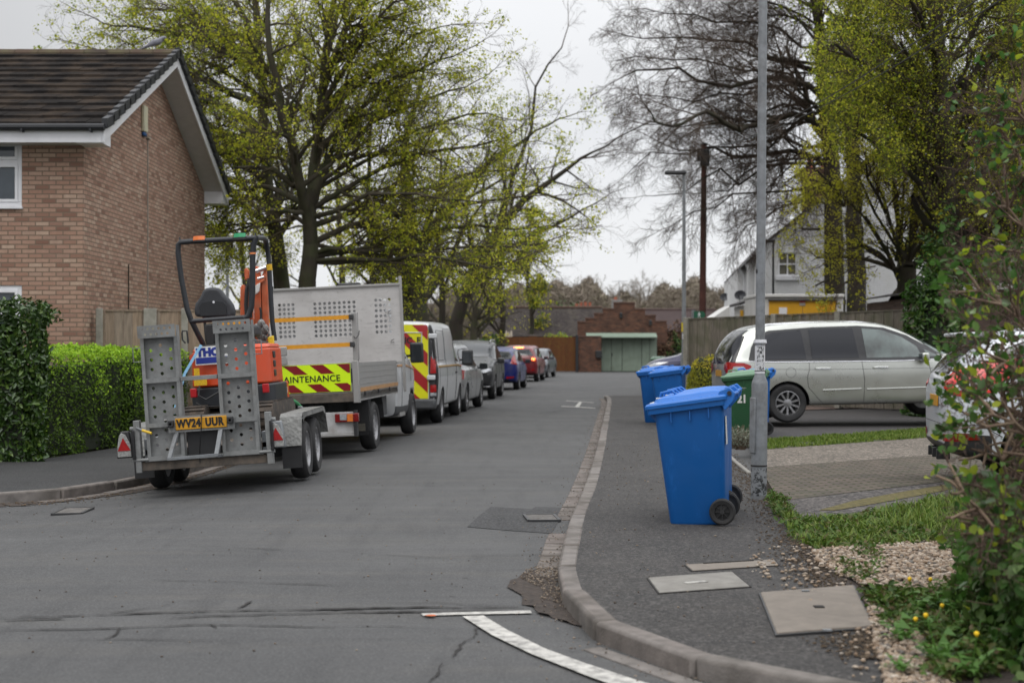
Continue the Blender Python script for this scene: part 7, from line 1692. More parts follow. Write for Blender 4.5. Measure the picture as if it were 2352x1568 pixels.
def ramp(x0,x1,y):
    zb,zt=.385,1.75; cxs=(x0+x1)/2; w=x1-x0
    root=None; mb=MB(); holes=[]
    zs=[1.52,1.455,1.39,1.325,1.26]; rows=[]
    z=1.545; k=0
    while z>.46:
        if k%2==0: holes.append((cxs,z))
        else: holes+= [(cxs-w*.27,z),(cxs+w*.27,z)]
        z-=.048; k+=1
    hs=[h for h in holes if all(abs(h[1]-q)>.035 for q in (1.19,.74))]
    plate_holes(mb,[(x0+.02,zb),(x1-.02,zb),(x1-.02,zt-.12),(x0+.02,zt-.12)],[circ(a,b,.0175,14) for a,b in hs],.006,Matrix.Translation((0,y+.035,0)))
    o=mb.build('loading_ramp',m_galv2,tr)
    mb=MB()
    # top lip with dimpled holes
    lip=[(x0-.004,zt-.125),(x1+.004,zt-.125),(x1+.004,zt),(x0-.004,zt)]; hh=[(x0+.045+i*(w-.09)/5,zt-.035) for i in range(6)]+[(x0+.045+(i+.5)*(w-.09)/5,zt-.09) for i in range(5)]
    plate_holes(mb,lip,[circ(a,b,.0135,12) for a,b in hh],.006,Matrix.Translation((0,y-.012,0))@Matrix.Rotation(R(3),4,'X'))
    mb.bar((x0,y+.015,zt-.125),(x1,y+.015,zt-.125),.05,.008); mb.build('lip',m_galv2,o)
    mb=MB()
    for s,xx in ((1,x0),(-1,x1)): mb.box(xx-.004,xx+.004,y-.02,y+.09,zb,zt-.01); mb.box(min(xx,xx+s*.032),max(xx,xx+s*.032),y-.022,y-.014,zb,zt-.125)
    for z in (1.19,.74,zb+.02): mb.box(x0+.005,x1-.005,y-.026,y+.012,z-.022,z+.022)
    mb.build('side_rails',m_galv2,o)
    for zz_ in (1.0,.60): pass
    return o
rR=ramp(.195,.565,-.005); rL=ramp(-.565,-.195,-.005)
for s,o,zc in ((1,rR,1.46),(-1,rL,1.46)):
    mb=MB(); x=s*.585; mb.tube([(x-s*.02,-.0,zc+.07),(x+s*.065,-.01,zc+.07),(x+s*.065,-.01,zc-.07),(x-s*.02,.0,zc-.07)],.006,6); mb.build('latch_handle',m_galv,o)
mb=MB()
for z in (1.19,.74): mb.box(-.184,.184,-.028,.008,z-.022,z+.022)
mb.box(-.60,.60,-.02,.03,.375,.41); mb.build('cross_bar',m_galv2,tr,bevel=.003)
mb=MB(); mb.box(-.335,.335,-.052,-.045,.655,.815); mp2=mb.build('plate_mount',m_galv2,tr)
mb=MB(); mb.box(-.26,.26,-.064,-.053,.678,.795); plt=mb.build('number_plate',m_plate,tr,bevel=.006)
mb=MB(); add_text(mb,'WV24',.110,Matrix.Translation((-.125,-.067,.737))@XZ,bold=.0055,sx=.78,extrude=.0008,space=1.1); add_text(mb,'UUR',.110,Matrix.Translation((.135,-.067,.737))@XZ,bold=.0055,sx=.78,extrude=.0008,space=1.1); mb.build('registration',m_black,plt)
for s in (1,-1): mb=MB(); mb.lathe([(.03,0),(.03,.05),(.02,.06)],14,Matrix.Translation((s*.30,-.05,.745))@Matrix.Rotation(R(90),4,'X')); mb.box(s*.30-.028,s*.30+.028,-.11,-.052,.71,.78); mb.build('plate_lamp',m_blk,mp2,bevel=.01)
mb=MB(); mb.bar((-.255,-.04,.655),(-.315,-.17,.405),.045,.02); mb.bar((.19,-.04,.655),(.155,-.17,.405),.045,.02); mb.bar((-.335,-.17,.40),(.175,-.17,.41),.03,.03); mb.bar((-.32,-.17,.4),(-.33,.0,.39),.03,.03); mb.bar((.16,-.17,.4),(.17,0,.39),.03,.03); mb.build('step_frame',m_galv,tr,bevel=.002)
mb=MB(); mb.box(-.17,.165,.03,.045,.40,.70); mb.build('rubber_mat',m_blk,tr)
mb=MB(); mb.tube([(.01,-.075,.82),(.008,-.085,.74),(.0,-.08,.66),(-.03,-.05,.5),(-.05,-.0,.38),(-.05,.0,.33)],.006,6); mb.build('cable',m_black,tr)
# tail lights
m_wlens=mat('white_reflector',(.26,.26,.25),.4,.0,var=.4,vs=60)
for s,xc in ((-1,-.80),(1,.745)):
    z0=.43; mb=MB(); out_=[(xc-.085,z0),(xc+.085,z0),(xc+.085-(.035 if s<0 else 0)+(0 if s<0 else -.03),z0+.27),(xc-.085+(.05 if s<0 else .0),z0+.27)]
    mb.prism(out_,-.02,.05,'y'); lb=mb.build('tail_light',m_blk if s<0 else m_galv,tr,bevel=.012)
    mb=MB(); mb.prism([(xc-.07,z0+.012),(xc+.07,z0+.012),(xc+.065,z0+.14),(xc+.02,z0+.235),(xc-.02,z0+.255),(xc-.045,z0+.23),(xc-.07,z0+.1)],-.03,-.021,'y'); mb.build('lens',m_wlens,lb,bevel=.006)
    mb=MB(); mb.prism([(xc-.066,z0+.075),(xc+.066,z0+.075),(xc-.005+.0,z0+.205)],-.036,-.031,'y'); mb.build('red_triangle',m_redl,lb)
    mb=MB(); mb.box(min(s*.69,xc),max(s*.69,xc),.03,.045,z0+.05,z0+.26); mb.build('light_bracket',m_galv,lb)
mb=MB(); mb.cyl((-.60,-.05,.70),(-.66,-.04,.73),.010,n=8); mb.build('lever',m_galv,tr); mb=MB(); mb.cyl((-.60,-.05,.70),(-.50,-.08,.665),.013,n=10); mb.build('yellow_grip',mat('grip_yellow',(.65,.42,.02),.5),tr)
# mudguards
for s in (1,-1):
    mb=MB(); x0,x1=s*.665,s*.90; xa,xb=min(x0,x1),max(x0,x1)
    pr=[(.58,.40),(.72,.70),(.80,.735),(2.50,.735),(2.62,.66),(2.75,.42)]
    for (y0_,z0),(y1_,z1) in zip(pr,pr[1:]): mb.add([(xa,y0_,z0),(xb,y0_,z0),(xb,y1_,z1),(xa,y1_,z1),(xa,y0_-.004,z0+.006),(xb,y0_-.004,z0+.006),(xb,y1_-.004,z1+.006),(xa,y1_-.004,z1+.006)],[(0,1,2,3),(4,7,6,5),(0,1,5,4),(2,3,7,6)])
    xo=s*.90; mb.prism([(.80,.735),(2.5,.735),(2.6,.66),(2.55,.64),(2.4,.69),(.9,.69),(.80,.64),(.76,.72)],min(xo,xo+s*.004),max(xo,xo+s*.004),'x')
    mg=mb.build('mudguard',m_tread,tr)
    mb=MB(); mb.box(xa+.02,xb-.01,.60,.61,.17,.41); mb.build('mud_flap',m_blk,mg)
    for yy_ in (1.3,2.06):
        w_=wheel(tr,.32,.185,0,m_steelrim); w_.location=(s*.775,yy_,.32); w_.rotation_euler=(yy_,0,0 if s>0 else math.pi)
mb=MB()
for yy_ in (1.3,2.06): mb.box(-.7,.7,yy_-.04,yy_+.04,.26,.34)
mb.build('axle',m_steel,tr)
# ------------------------------------------------------------------ mini excavator on the trailer
XR_=Matrix.Translation((-3.09,16.35,.455))@Matrix.Rotation(R(-3.9),4,'Y'); XI=XR_.inverted()
ex=thing('mini_excavator','orange and black mini excavator with canopy frame, strapped on the trailer','excavator',(-3.09,16.35,.455),(0,R(-3.9),0))
def lo_(u,v,y): return XI@P(u,v,y)
m_or=paint('orange_paint',(.50,.05,.006),.0,.42,dirt=(.22,.08,.035),da=.35,coat=.08); m_orw=mat('worn_orange',(.50,.10,.03),.55,var=.2,vs=10,dirt=(.25,.17,.12),da=.6,ds=7)
m_rops=mat('rops_black',(.013,.015,.019),.5,var=.25,vs=14); m_seat=mat('seat_vinyl',(.030,.032,.037),.55,var=.12,vs=30)
# tracks
for s in (1,-1):
    mb=MB(); Lh=.66; r_=.185; prof=[]
    for k in range(9): a=R(90+180*k/8); prof.append((-Lh+r_*math.cos(a),r_+r_*math.sin(a)))
    for k in range(9): a=R(-90+180*k/8); prof.append((Lh+r_*math.cos(a),r_+r_*math.sin(a)))
    xa,xb=sorted((s*.26,s*.49)); mb.prism(prof,xa,xb,'x')
    P2=[Vector(p) for p in prof]; tot=[(P2[i],P2[(i+1)%len(P2)]) for i in range(len(P2))]
    for a,b in tot:
        k=max(1,int((b-a).length/.075))
        for j in range(k):
            c_=a+(b-a)*(j+.5)/k; d=(b-a).normalized(); nn_=Vector((d.y,-d.x)); 
            if (c_-Vector((0,r_))).dot(nn_)<0: nn_=-nn_
            mb.bar((xa+.005,c_.x+nn_.x*.008,c_.y+nn_.y*.008),(xb-.005,c_.x+nn_.x*.008,c_.y+nn_.y*.008),.03,.024,up=(0,nn_.x,nn_.y))
    mb.build('track',mat('muddy_rubber',(.045,.038,.032),.9,var=.4,vs=20,dirt=(.13,.095,.07),da=.8,ds=6),ex)
mb=MB(); mb.box(-.26,.26,-.45,.45,.12,.30); mb.cyl((0,0,.30),(0,0,.36),.26,n=24); mb.prism([(.5,.05),(.9,.02),(.9,.30),(.85,.30),(.8,.12),(.5,.14)],-.48,.48,'x'); mb.build('undercarriage',m_rust,ex)
# slew frame (black lower rear)
def rounded(hw,yr,yf,r,n=6,bulge=.06):
    pts=[]
    for k in range(n+1): a=R(180+90*k/n); pts.append((-hw+r+r*math.cos(a),yr+r+r*math.sin(a)))
    for k in range(1,6): t=k/6; pts.append((-hw+r+(2*hw-2*r)*t, yr-bulge*math.sin(math.pi*t)))
    for k in range(n+1): a=R(270+90*k/n); pts.append((hw-r+r*math.cos(a),yr+r+r*math.sin(a)))
    return pts+[(hw,yf),(-hw,yf)]
mb=MB(); mb.prism(rounded(.47,-.52,.45,.16),.36,.58); mb.build('slew_frame',m_rops,ex,bevel=.02)
mb=MB(); mb.prism(rounded(.46,-.50,.40,.16),.345,.36); mb.build('belly_plate',m_rust,ex)
def taper(mb,pts,z0,z1,sc,mi=None):
    n=len(pts); cx=0; cy=-.0; vs=[(p[0],p[1],z0) for p in pts]+[(p[0]*sc,p[1]*sc+.02,z1) for p in pts]; mb.add(vs,[tuple(range(n-1,-1,-1)),tuple(range(n,2*n))]+[(i,(i+1)%n,n+(i+1)%n,n+i) for i in range(n)],mi)
mb=MB(); taper(mb,rounded(.455,-.53,.30,.17),.585,.98,.985); taper(mb,[(p[0]*.985,p[1]*.985+.02) for p in rounded(.455,-.53,.30,.17)],.981,1.03,.93)
cw=mb.build('engine_cover',m_or,ex,bevel=.022,seg=3)
mb=MB(); mb.box(.30,.465,.0,.62,.36,.58); mb.box(-.482,-.36,.1,.55,.36,.56); so_=mb.build('side_cover',m_or,ex,bevel=.02)
mb=MB()
for z in (.655,.76,.865): mb.box(.42,.4615,-.30,-.17,z,z+.075) 
mb.build('side_vent',m_black,cw,bevel=.006)
mb=MB(); 
for z in (.44,.48,.52): mb.box(.46,.4675,.05,.17,z,z+.018)
mb.build('side_slot',m_black,so_); mb=MB(); add_text(mb,'19U',.10,Matrix.Translation((.4675,.38,.47))@Matrix.Rotation(R(90),4,'Z')@XZ,bold=.003); mb.build('lettering',m_white_p,so_)
yb=-.592
def flat(name,u0,u1,v0,v1,m,off=0.0,th=.004,par=None):
    a=lo_(u0,v0,15.76-off); b=lo_(u1,v1,15.76-off); mb=MB(); mb.box(a.x,b.x,yb-.003-off-th,yb-.002-off,b.z,a.z); return mb.build(name,m,par or cw)
stk=flat('sticker',447,540,797,833,m_white_p,th=.003)
bl=mat('sign_blue',(.015,.03,.22),.4); a=lo_(470,806,15.75); 
mb=MB(); add_text(mb,'THO',.120,Matrix.Translation((lo_(478,809,15.75).x,yb-.0075,lo_(475,809.5,15.75).z))@XZ,bold=.009,extrude=.001); mb.build('lettering',bl,stk)
bb=flat('blue_band',450,539,822,830,bl,.0045,.002,stk); mb=MB(); add_text(mb,'F',.032,Matrix.Translation((lo_(501,826,15.75).x,yb-.0105,lo_(500,826,15.75).z))@XZ,bold=.001,extrude=.0006); mb.build('letter',m_white_p,stk)
flat('warning_sticker',445,459,846,862,mat('warn_yellow',(.60,.36,.01),.5,var=.3,vs=80)); flat('warning_sticker',445,476,864,884,MT['warn_yellow'])
flat('grille_hole',501,540,846,862,m_black)
mb=MB(); 
for s in (1,-1): mb.box(s*.40-.036,s*.40+.036,-.615,-.57,.48,.58)
mb.build('red_reflector',mat('reflector_red',(.36,.006,.010),.4),ex,bevel=.008)
mb=MB(); mb.tube([(-.33,-.60,.60),(-.34,-.63,.50),(-.26,-.64,.45),(-.1,-.63,.53),(.05,-.62,.56)],.010,6); mb.tube([(-.38,-.60,.42),(-.3,-.62,.37),(-.05,-.63,.37),(.2,-.62,.38)],.007,6); mb.build('hose',m_blk,ex)
mb=MB(); mb.cyl((-.40,-.5,.92),(-.40,-.56,.92),.035,n=14); mb.build('cover_lock',m_or,cw)
# canopy frame
yr_,yf_=15.95,16.95
TU=lambda pts: [lo_(*p) for p in pts]
mb=MB(); rt=.030
mb.tube(TU([(467,791,yr_+.15),(452,762,yr_+.05),(438.5,734,yr_),(429.5,708,yr_),(416.5,640,yr_),(408.8,580,yr_),(409.8,562,yr_),(414,556.5,yr_),(440,554.5,yr_),(588,546.5,yr_)]),rt,10)
mb.tube(TU([(588,546.5,yr_),(582,562,yr_),(580,600,yr_),(580,670,yr_),(577,706,yr_),(571,726,yr_),(560,731,yr_)]),rt*1.08,10)
mb.tube(TU([(436,738,yr_),(571,728,yr_)]),rt*.9,10)
mb.tube(TU([(588,546.5,yr_),(604,546.5,yf_-.3),(610,552,yf_-.1),(613,565,yf_),(617.5,600,yf_),(625,736,yf_),(631,782,yf_)]),rt,10)
mb.tube(TU([(414,556.5,yr_),(452,552,yf_-.2),(604,546.5,yf_-.2)]),rt*.8,10)
cn=mb.build('canopy_frame',m_rops,ex,smooth=True,ang=60)
mb=MB()
for u,v,y in ((413,550,yr_),(587,541,yr_),(603,542,yf_)): p=lo_(u,v,y); mb.cyl(p-Vector((0,0,.03)),p+Vector((0,0,.03)),.012,.008,8)
mb.build('lifting_eye',m_steel,cn)
p=lo_(457.5,549,yr_); mb=MB(); mb.cyl(p-Vector((0,0,.015)),p+Vector((0,0,.03)),.072,.066,20); mb.build('amber_beacon',mat('beacon_orange',(.75,.16,.01),.25,coat=1),cn,smooth=True)
mb=MB(); mb.cyl(p-Vector((0,0,.035)),p-Vector((0,0,.016)),.078,n=20); mb.build('beacon_base',m_blk,cn)
p=lo_(550.5,542.5,yr_); mb=MB(); mb.cyl(p-Vector((0,0,.015)),p+Vector((0,0,.03)),.072,.068,20); mb.build('green_beacon',mat('beacon_green',(.01,.32,.12),.25,coat=1),cn,smooth=True)
mb=MB(); mb.cyl(p-Vector((0,0,.045)),p-Vector((0,0,.016)),.085,n=20); mb.build('beacon_base',m_blk,cn)
mb=MB(); a=lo_(618,607,yf_); b=lo_(619.5,621,yf_); mb.tube([a,b],.034,10); mb.build('warning_sticker',MT['warn_yellow'],cn)
mb=MB(); a=lo_(580.5,580,yr_); mb.tube([a,a+Vector((0,0,-.02))],.036,10); mb.build('orange_tag',m_amb,cn)
# seat
ysd=16.35
def so2(pts,y): return [(lambda q:(q.x,q.z))(lo_(u,v,y)) for u,v in pts]
sb=[(449,727),(447,712),(450,697),(457,688),(462,680),(467,668),(474,662),(487,660),(500,661),(509,666),(516,677),(526,686),(535,699),(540,714),(538,729),(500,732)]
mb=MB(); mb.prism(so2(sb,ysd),-.05,.09,'y'); st_o=mb.build('seat_back',m_seat,ex,bevel=.035,seg=3)
ib=[(463,727),(460,704),(466,694),(490,690),(514,692),(522,700),(524,724)]
mb=MB(); mb.prism(so2(ib,ysd),-.062,-.052,'y'); mb.build('back_panel',mat('seat_dark',(.016,.018,.021),.7),st_o,bevel=.008); 
mb=MB(); q=lo_(490,693.5,ysd-.08); mb.cyl((q.x,-.068,q.z),(q.x,-.058,q.z),.014,n=12); mb.build('seat_knob',m_chrome,st_o)
mb=MB(); mb.box(-.24,.22,-.06,.40,1.12,1.26); mb.box(-.2,.18,-.05,.3,1.0,1.12); mb.build('seat_cushion',m_seat,ex,bevel=.04,seg=3)
mb=MB(); mb.box(-.36,.34,-.30,.2,1.0,1.06); mb.box(-.35,-.24,-.05,.25,1.05,1.30); mb.build('seat_platform',m_blk,ex,bevel=.02)
mb=MB(); mb.box(-.38,.38,.25,.62,.58,.66); mb.build('floor',m_blk,ex)
mb=MB(); mb.tube([(-.36,.05,1.1),(-.37,.08,1.35),(-.36,.1,1.42)],.016,8); mb.build('control_lever',m_blk,ex); mb=MB(); mb.tube([(-.375,.08,1.36),(-.385,.07,1.5)],.018,8); mb.build('red_lever',mat('lever_red',(.25,.01,.015),.4),ex)
mb=MB(); mb.tube([lo_(426,788,15.85),lo_(419,780,15.85),(lo_(418,765,15.85)),lo_(419,760,15.85),lo_(429,760,15.85),lo_(431,775,15.85),lo_(432,788,15.85)],.010,8); mb.build('grab_handle',m_blk,ex)
# boom, folded up at the front
yb_=17.45
def bp(pts,y0,y1,m,name,par=None,bev=.008):
    mb=MB(); q=[(XI@P(u,v,yb_)) for u,v in pts]; mb.prism([(k.x,k.z) for k in q],y0,y1,'y'); return mb.build(name,m,par or ex,bevel=bev)
bm1=bp([(585,618),(590,612),(597,614),(601,640),(603,720),(601,792),(588,792),(586,700)],1.0,1.1,m_orw,'boom')
bp([(602,640),(612,611),(615,613),(617,680),(619,792),(606,792),(604,700)],1.02,1.12,m_orw,'boom_side',bm1)
bp([(586,655),(611,640),(611,646),(587,662)],.98,1.0,m_orw,'boom_brace',bm1)
bp([(592,640),(613,630),(613,640),(593,650)],.99,1.13,m_orw,'boom_link',bm1)
bp([(590,688),(616,686),(617,720),(591,722)],1.06,1.12,m_orw,'boom_web',bm1)
bp([(594,692),(613,690),(614,706),(595,708)],1.04,1.062,m_black,'boom_opening',bm1)
bp([(589,658),(602,650),(600,670),(591,678)],.96,.985,m_white_p,'boom_sticker',bm1)
mb=MB(); a=XI@P(588,623,yb_-.1); b=XI@P(612,614,yb_-.1); mb.cyl(a,b,.03,n=12); a=XI@P(592,640,yb_-.1); b=XI@P(607,636,yb_-.1); mb.cyl(a,b,.02,n=10); mb.build('cylinder_pin',m_chrome,bm1,smooth=True)
ar=bp([(557,662),(561,655),(566,655),(566,790),(557,790)],.95,1.05,m_orw,'dipper_arm')
bp([(565,620),(570,616),(575,622),(574,640),(566,645)],.98,1.06,m_orw,'arm_knuckle',ar)
mb=MB(); a=XI@P(571,660,yb_-.2); b=XI@P(568,790,yb_-.2); mb.cyl(a,b,.035,n=12); a=XI@P(578,700,yb_-.2); b=XI@P(581,785,yb_-.2); mb.cyl(a,b,.022,n=10); mb.build('hydraulic_ram',m_orw,ar,smooth=True)
mb=MB(); mb.tube([XI@P(u,v,yb_-.25) for u,v in ((573,640),(567,665),(565,700),(568,740),(572,775))],.025,7); mb.tube([XI@P(u,v,yb_-.28) for u,v in ((597,706),(599,715),(599,740),(602,770))],.014,6); mb.tube([XI@P(u,v,yb_-.1) for u,v in ((620,650),(626,660),(624,680),(620,690))],.012,6)
mb.tube([XI@P(u,v,yb_-.28) for u,v in ((571,645),(575,670),(574,700),(577,730))],.018,6); mb.build('hydraulic_hose',m_blk,ex)
mb=MB()
for u,v,r_ in ((600,745,.05),(608,757,.055),(597,768,.05),(590,752,.04),(606,775,.04)): mb.sphere(XI@P(u,v,yb_-.4),r_,10,7,sc=(1,.7,1.3))
mb.tube([XI@P(u,v,yb_-.45) for u,v in ((600,740),(606,752),(614,760),(618,768),(612,778),(606,770))],.014,6)
mb.build('controls',mat('worn_grey',(.16,.155,.15),.5,.3,var=.4,vs=20),ex,bevel=0,smooth=True)
m_ytape=mat('yellow_strap',(.62,.42,.01),.5,var=.2,vs=30,bump=.5,bs=30)
mb=MB(); q=[XI@P(u,v,16.6) for u,v in ((620,775),(633,770),(636,806),(636,850),(632,850),(630,806),(622,792))]; mb.prism([(k.x,k.z) for k in q],.08,.14,'y'); mb.build('yellow_tape',m_ytape,ex,bevel=.02)
# smoked side screen
mb=MB(); q=[XI@P(u,v,16.4) for u,v in ((614,785),(626,790),(634,820),(636,868),(621,870),(618,830))]; mb.prism([(k.x,k.z) for k in q],.02,.05,'y'); sc_o=mb.build('side_panel',mat('smoked',(.10,.085,.06),.15,var=.3,vs=8),ex,bevel=.01)
mb=MB(); q=[XI@P(u,v,16.35) for u,v in ((622,817),(634,817),(635,838),(623,839))]; mb.prism([(k.x,k.z) for k in q],.0,.005,'y'); mb.build('label_plate',m_white_p,sc_o)
# straps: blue ratchet, green sling, brown block
m_bst=mat('blue_strap',(.13,.28,.42),.7,var=.15,vs=30); m_gst=mat('green_strap',(.05,.25,.10),.7,var=.2,vs=30)
mb=MB(); mb.bar(P(462,792,15.7),P(424,858,15.5),.030,.004,up=(0,1,.1)); mb.bar(P(424,858,15.5),P(399,950,15.3),.030,.004,up=(0,1,.1)); o=mb.build('ratchet_strap',m_bst); tag(o,'light blue ratchet strap running down the left rear of the excavator','strap')
mb=MB(); mb.tube([P(u,v,y) for u,v,y in ((651,938,17.2),(655,920,17.3),(668,916,17.4),(682,925,17.5),(694,938,17.6),(712,955,17.8))],.022,7); o=mb.build('lashing_strap',m_gst); tag(o,'green lashing strap looped over the front of the right-hand excavator track','strap')
mb=MB(); mb.bar(P(688,934,17.4),P(716,955,17.6),.07,.03); o=mb.build('ratchet_buckle',m_galv,bevel=.01); tag(o,'worn metal ratchet buckle on the green lashing strap','ratchet')
# ------------------------------------------------------------------ tipper truck
tx,ty=-3.03,18.95; yt=-R(4.2); rl=R(-2.6)
TPM=Matrix.Translation((tx,ty,-.03))@Matrix.Rotation(yt,4,'Z')@Matrix.Rotation(rl,4,'Y'); TI=TPM.inverted()
tp_=thing('tipper_truck','white tipper truck with aluminium dropside body, perforated headboard and MAINTENANCE chevron board','truck',(tx,ty,-.03)); tp_.rotation_mode='XYZ'; tp_.rotation_euler=TPM.to_euler('XYZ')
def tl(u,v,yl):
    """photo column/row -> local x,z on the local plane y=yl"""
    o=TI@Vector((0,0,CH)); d=(TI.to_3x3()@Vector(((u-CX)/F,1,-(v-HY)/F))); t=(yl-o.y)/d.y; p=o+d*t; return p.x,p.z
m_alu=mat('aluminium',(.34,.335,.325),.5,.45,var=.12,vs=4,dirt=(.20,.18,.16),da=.45,ds=4); 
def scr():
    n=NB('scuffed_alu'); c=n.mix(n.ramp(n.noise(3,5),[(.3,0.),(.7,1.)]),(.40,.385,.375),(.50,.485,.475))
    c=n.mix(n.ramp(n.noise(5,8,stretch=(.5,1,5),rough=.75),[(.57,0.),(.72,.6)]),c,(.17,.16,.155)); c=n.mix(n.ramp(n.noise(16,8,stretch=(1,1,2),rough=.8),[(.58,0.),(.68,.8)]),c,(.10,.095,.09)); n.color(c); n.set(.55,.2); return n.m
m_scr=scr()
xR=tl(820,870,0)[0]; xL=-xR; zb_=tl(760,903,0)[1]; zt_=tl(760,835,0)[1]
bedL=3.45
mb=MB(); mb.box(xL,xR,.0,bedL,zb_-.10,zb_-.02); mb.box(xL-.01,xR+.01,-.02,.05,zb_-.12,zb_-.005); mb.build('bed_floor',m_rust,tp_)
tg=MB(); tg.box(xL+.02,xR-.06,.0,.03,zb_,zt_+.01); tgo=tg.build('tailgate',m_alu,tp_,bevel=.004)
# chevron board
cx0,cx1=tl(660,870,0)[0]-.9,tl(806,870,0)[0]; z0,z1=zb_+.02,zt_-.005
cx0=max(cx0,xL+.03)
mb=MB(); mb.box(cx0,cx1,-.016,-.002,z0,z1); cb_=mb.build('chevron_board',mat('fluoro_yellow',(.60,.85,.01),.35,var=.04),tp_)
mb=MB(); H_=z1-z0; zs1=z0+H_*.30; zs2=z0+H_*.66
for k in range(-4,14):
    p=.36; a=cx1-.06-k*p
    for (lz,hz_) in ((z0+.004,zs1),(zs2,z1-.004)):
        xb=lambda z: a-(z-z1)*1.25
        q=clip_poly([(xb(lz)-.13,lz),(xb(lz)+.05,lz),(xb(hz_)+.05,hz_),(xb(hz_)-.13,hz_)],(cx0+.005,cx1-.005,lz,hz_))
        if len(q)>2: mb.prism(q,-.018,-.0162,'y')
mb.build('red_stripes',mat('maroon_stripe',(.19,.008,.012),.35,var=.05),cb_)
xe,_=tl(782,870,0); mb=MB(); vs,fs=text_geo('MAINTENANCE',.118,bold=.0016,extrude=.001,space=1.05); w_=max(v[0] for v in vs); 
tw=xe-w_; T=Matrix.Translation((tw,-.0195,(zs1+zs2)/2))@XZ; mb.add([T@Vector(v) for v in vs],fs); mb.build('lettering',m_black,cb_)
mb=MB(); mb.box(xR-.075,xR-.055,-.02,.0,zb_+.14,zb_+.32); mb.build('latch',m_steel,tgo)
mb=MB(); mb.box(xL-.03,xL+.055,-.03,.06,zb_-.14,zt_+.03); mb.build('corner_post',m_alu,tp_,bevel=.008); mb=MB(); mb.box(xR-.055,xR+.03,-.03,.06,zb_-.14,zt_+.03); pst=mb.build('corner_post',m_alu,tp_,bevel=.008)
# side dropboards
for s in (1,-1):
    mb=MB(); x=s*xR; mb.box(min(x,x-s*.03),max(x,x-s*.03),.062,bedL,zb_,zt_)
    for k in range(5): mb.box(min(x,x+s*.004),max(x,x+s*.004),.07,bedL-.01,zb_+.02+k*.08,zb_+.022+k*.08)
    d=mb.build('side_board',m_alu,tp_)
    mb=MB(); mb.box(min(x+s*.005,x+s*.012),max(x+s*.005,x+s*.012),.07,bedL,zb_+.0,zb_+.055); mb.build('reflective_strip',mat('tan_strip',(.36,.20,.09),.5,var=.2) if s==1 else MT['tan_strip'],d)
    mb=MB(); mb.box(min(x,x-s*.05),max(x,x-s*.05),.0,bedL,zb_-.12,zb_-.004); mb.build('side_rail',m_alu,tp_)
    mb=MB(); [mb.box(min(x,x+s*.02),max(x,x+s*.02),q,q+.06,zb_-.06,zb_-.0) for q in (.5,1.6,2.6)]; mb.build('catches',m_steel,d,bevel=.005)
# tall rear post with straps
px0,pz0=tl(812,826,0); px1,_=tl(822,720,0); _,pz1=tl(818,717,0)
mb=MB(); mb.box(px0-.0,px0+.075,-.02,.05,zt_+.03,pz1); up_=mb.build('stanchion',m_alu,tp_,bevel=.006)
m_ost=mat('orange_strap',(.62,.27,.01),.6,var=.12,vs=20)
for k,(v_) in enumerate((728,791)):
    _,z=tl(805,v_,0); _,z2=tl(620,v_+7,0); mb=MB(); mb.bar((-.75,-.03,z+.0),(px0+.0,-.03,z),.006,.055,up=(0,0,1)); o=mb.build('load_strap',m_ost,tp_)
    mb=MB(); mb.box(px0-.03,px0+.03,-.06,.0,z-.035,z+.035); mb.build('strap_buckle',m_steel,o,bevel=.008)
mb=MB(); mb.tube([(px0+.02,-.03,zt_+.35),(px0+.05,-.06,zt_+.32),(px0+.09,-.04,zt_+.36),(px0+.1,-.03,zt_+.42)],.006,5); mb.build('cord',m_blk,up_)
mb=MB(); x2,z2=tl(644,814,0); mb.box(x2-.10,x2+.10,-.05,-.02,z2-.02,z2+.10); mb.box(x2-.10,x2+.10,-.045,-.018,z2-.14,z2-.022); mb.build('light_box',m_alu,tp_,bevel=.01)
# headboard
hbY=bedL+.02
hx0,hzt=tl(625,669,hbY); hx1,hzt2=tl(917,655,hbY); hx0=-abs(hx1) if abs(hx1)>abs(hx0) else hx0
hzt=(hzt+hzt2)/2; zhb=zt_-.05
holes=[]
def hg(u0,u1,nc,v0,v1,nr):
    a,b=tl(u0,v0,hbY); c_,d=tl(u1,v1,hbY)
    for i in range(nc):
        for j in range(nr): holes.append((a+(c_-a)*i/(nc-1), b+(d-b)*j/(nr-1)))
hg(642,676,4,701,772,8); hg(723,816,9,698,767,8); hg(863,897,4,689,761,7)
mb=MB(); plate_holes(mb,[(hx0,zhb),(hx1,zhb),(hx1,hzt),(hx0,hzt)],[circ(a,b,.0245,14) for a,b in holes],.006,Matrix.Translation((0,hbY,0)))
hb=mb.build('headboard',m_scr,tp_)
mb=MB(); mb.box(hx0-.01,hx1+.01,hbY-.03,hbY+.05,hzt,hzt+.035); mb.box(hx0-.02,hx0+.02,hbY-.02,hbY+.06,zb_-.1,hzt+.08); mb.box(hx1-.005,hx1+.035,hbY-.02,hbY+.06,zb_-.1,hzt+.14); mb.box(hx0,hx1,hbY-.025,hbY-.002,zhb-.0,zhb+.04)
mb.build('headboard_frame',m_alu,hb,bevel=.004)
mb=MB(); a,_=tl(768,0,hbY); mb.box(a-.17,a+.17,hbY+.1,hbY+.3,hzt+.03,hzt+.085); mb.build('beacon_bar',m_steel,tp_,bevel=.02)
for u,v in ((896,717),(903,783)):
    a,b=tl(u,v,hbY); mb=MB(); mb.tube([(a+.02,hbY-.03,b+.03),(a-.02,hbY-.05,b+.01),(a-.03,hbY-.05,b-.02),(a+.02,hbY-.03,b-.02)],.006,5); mb.build('rope_hook',m_steel,hb)
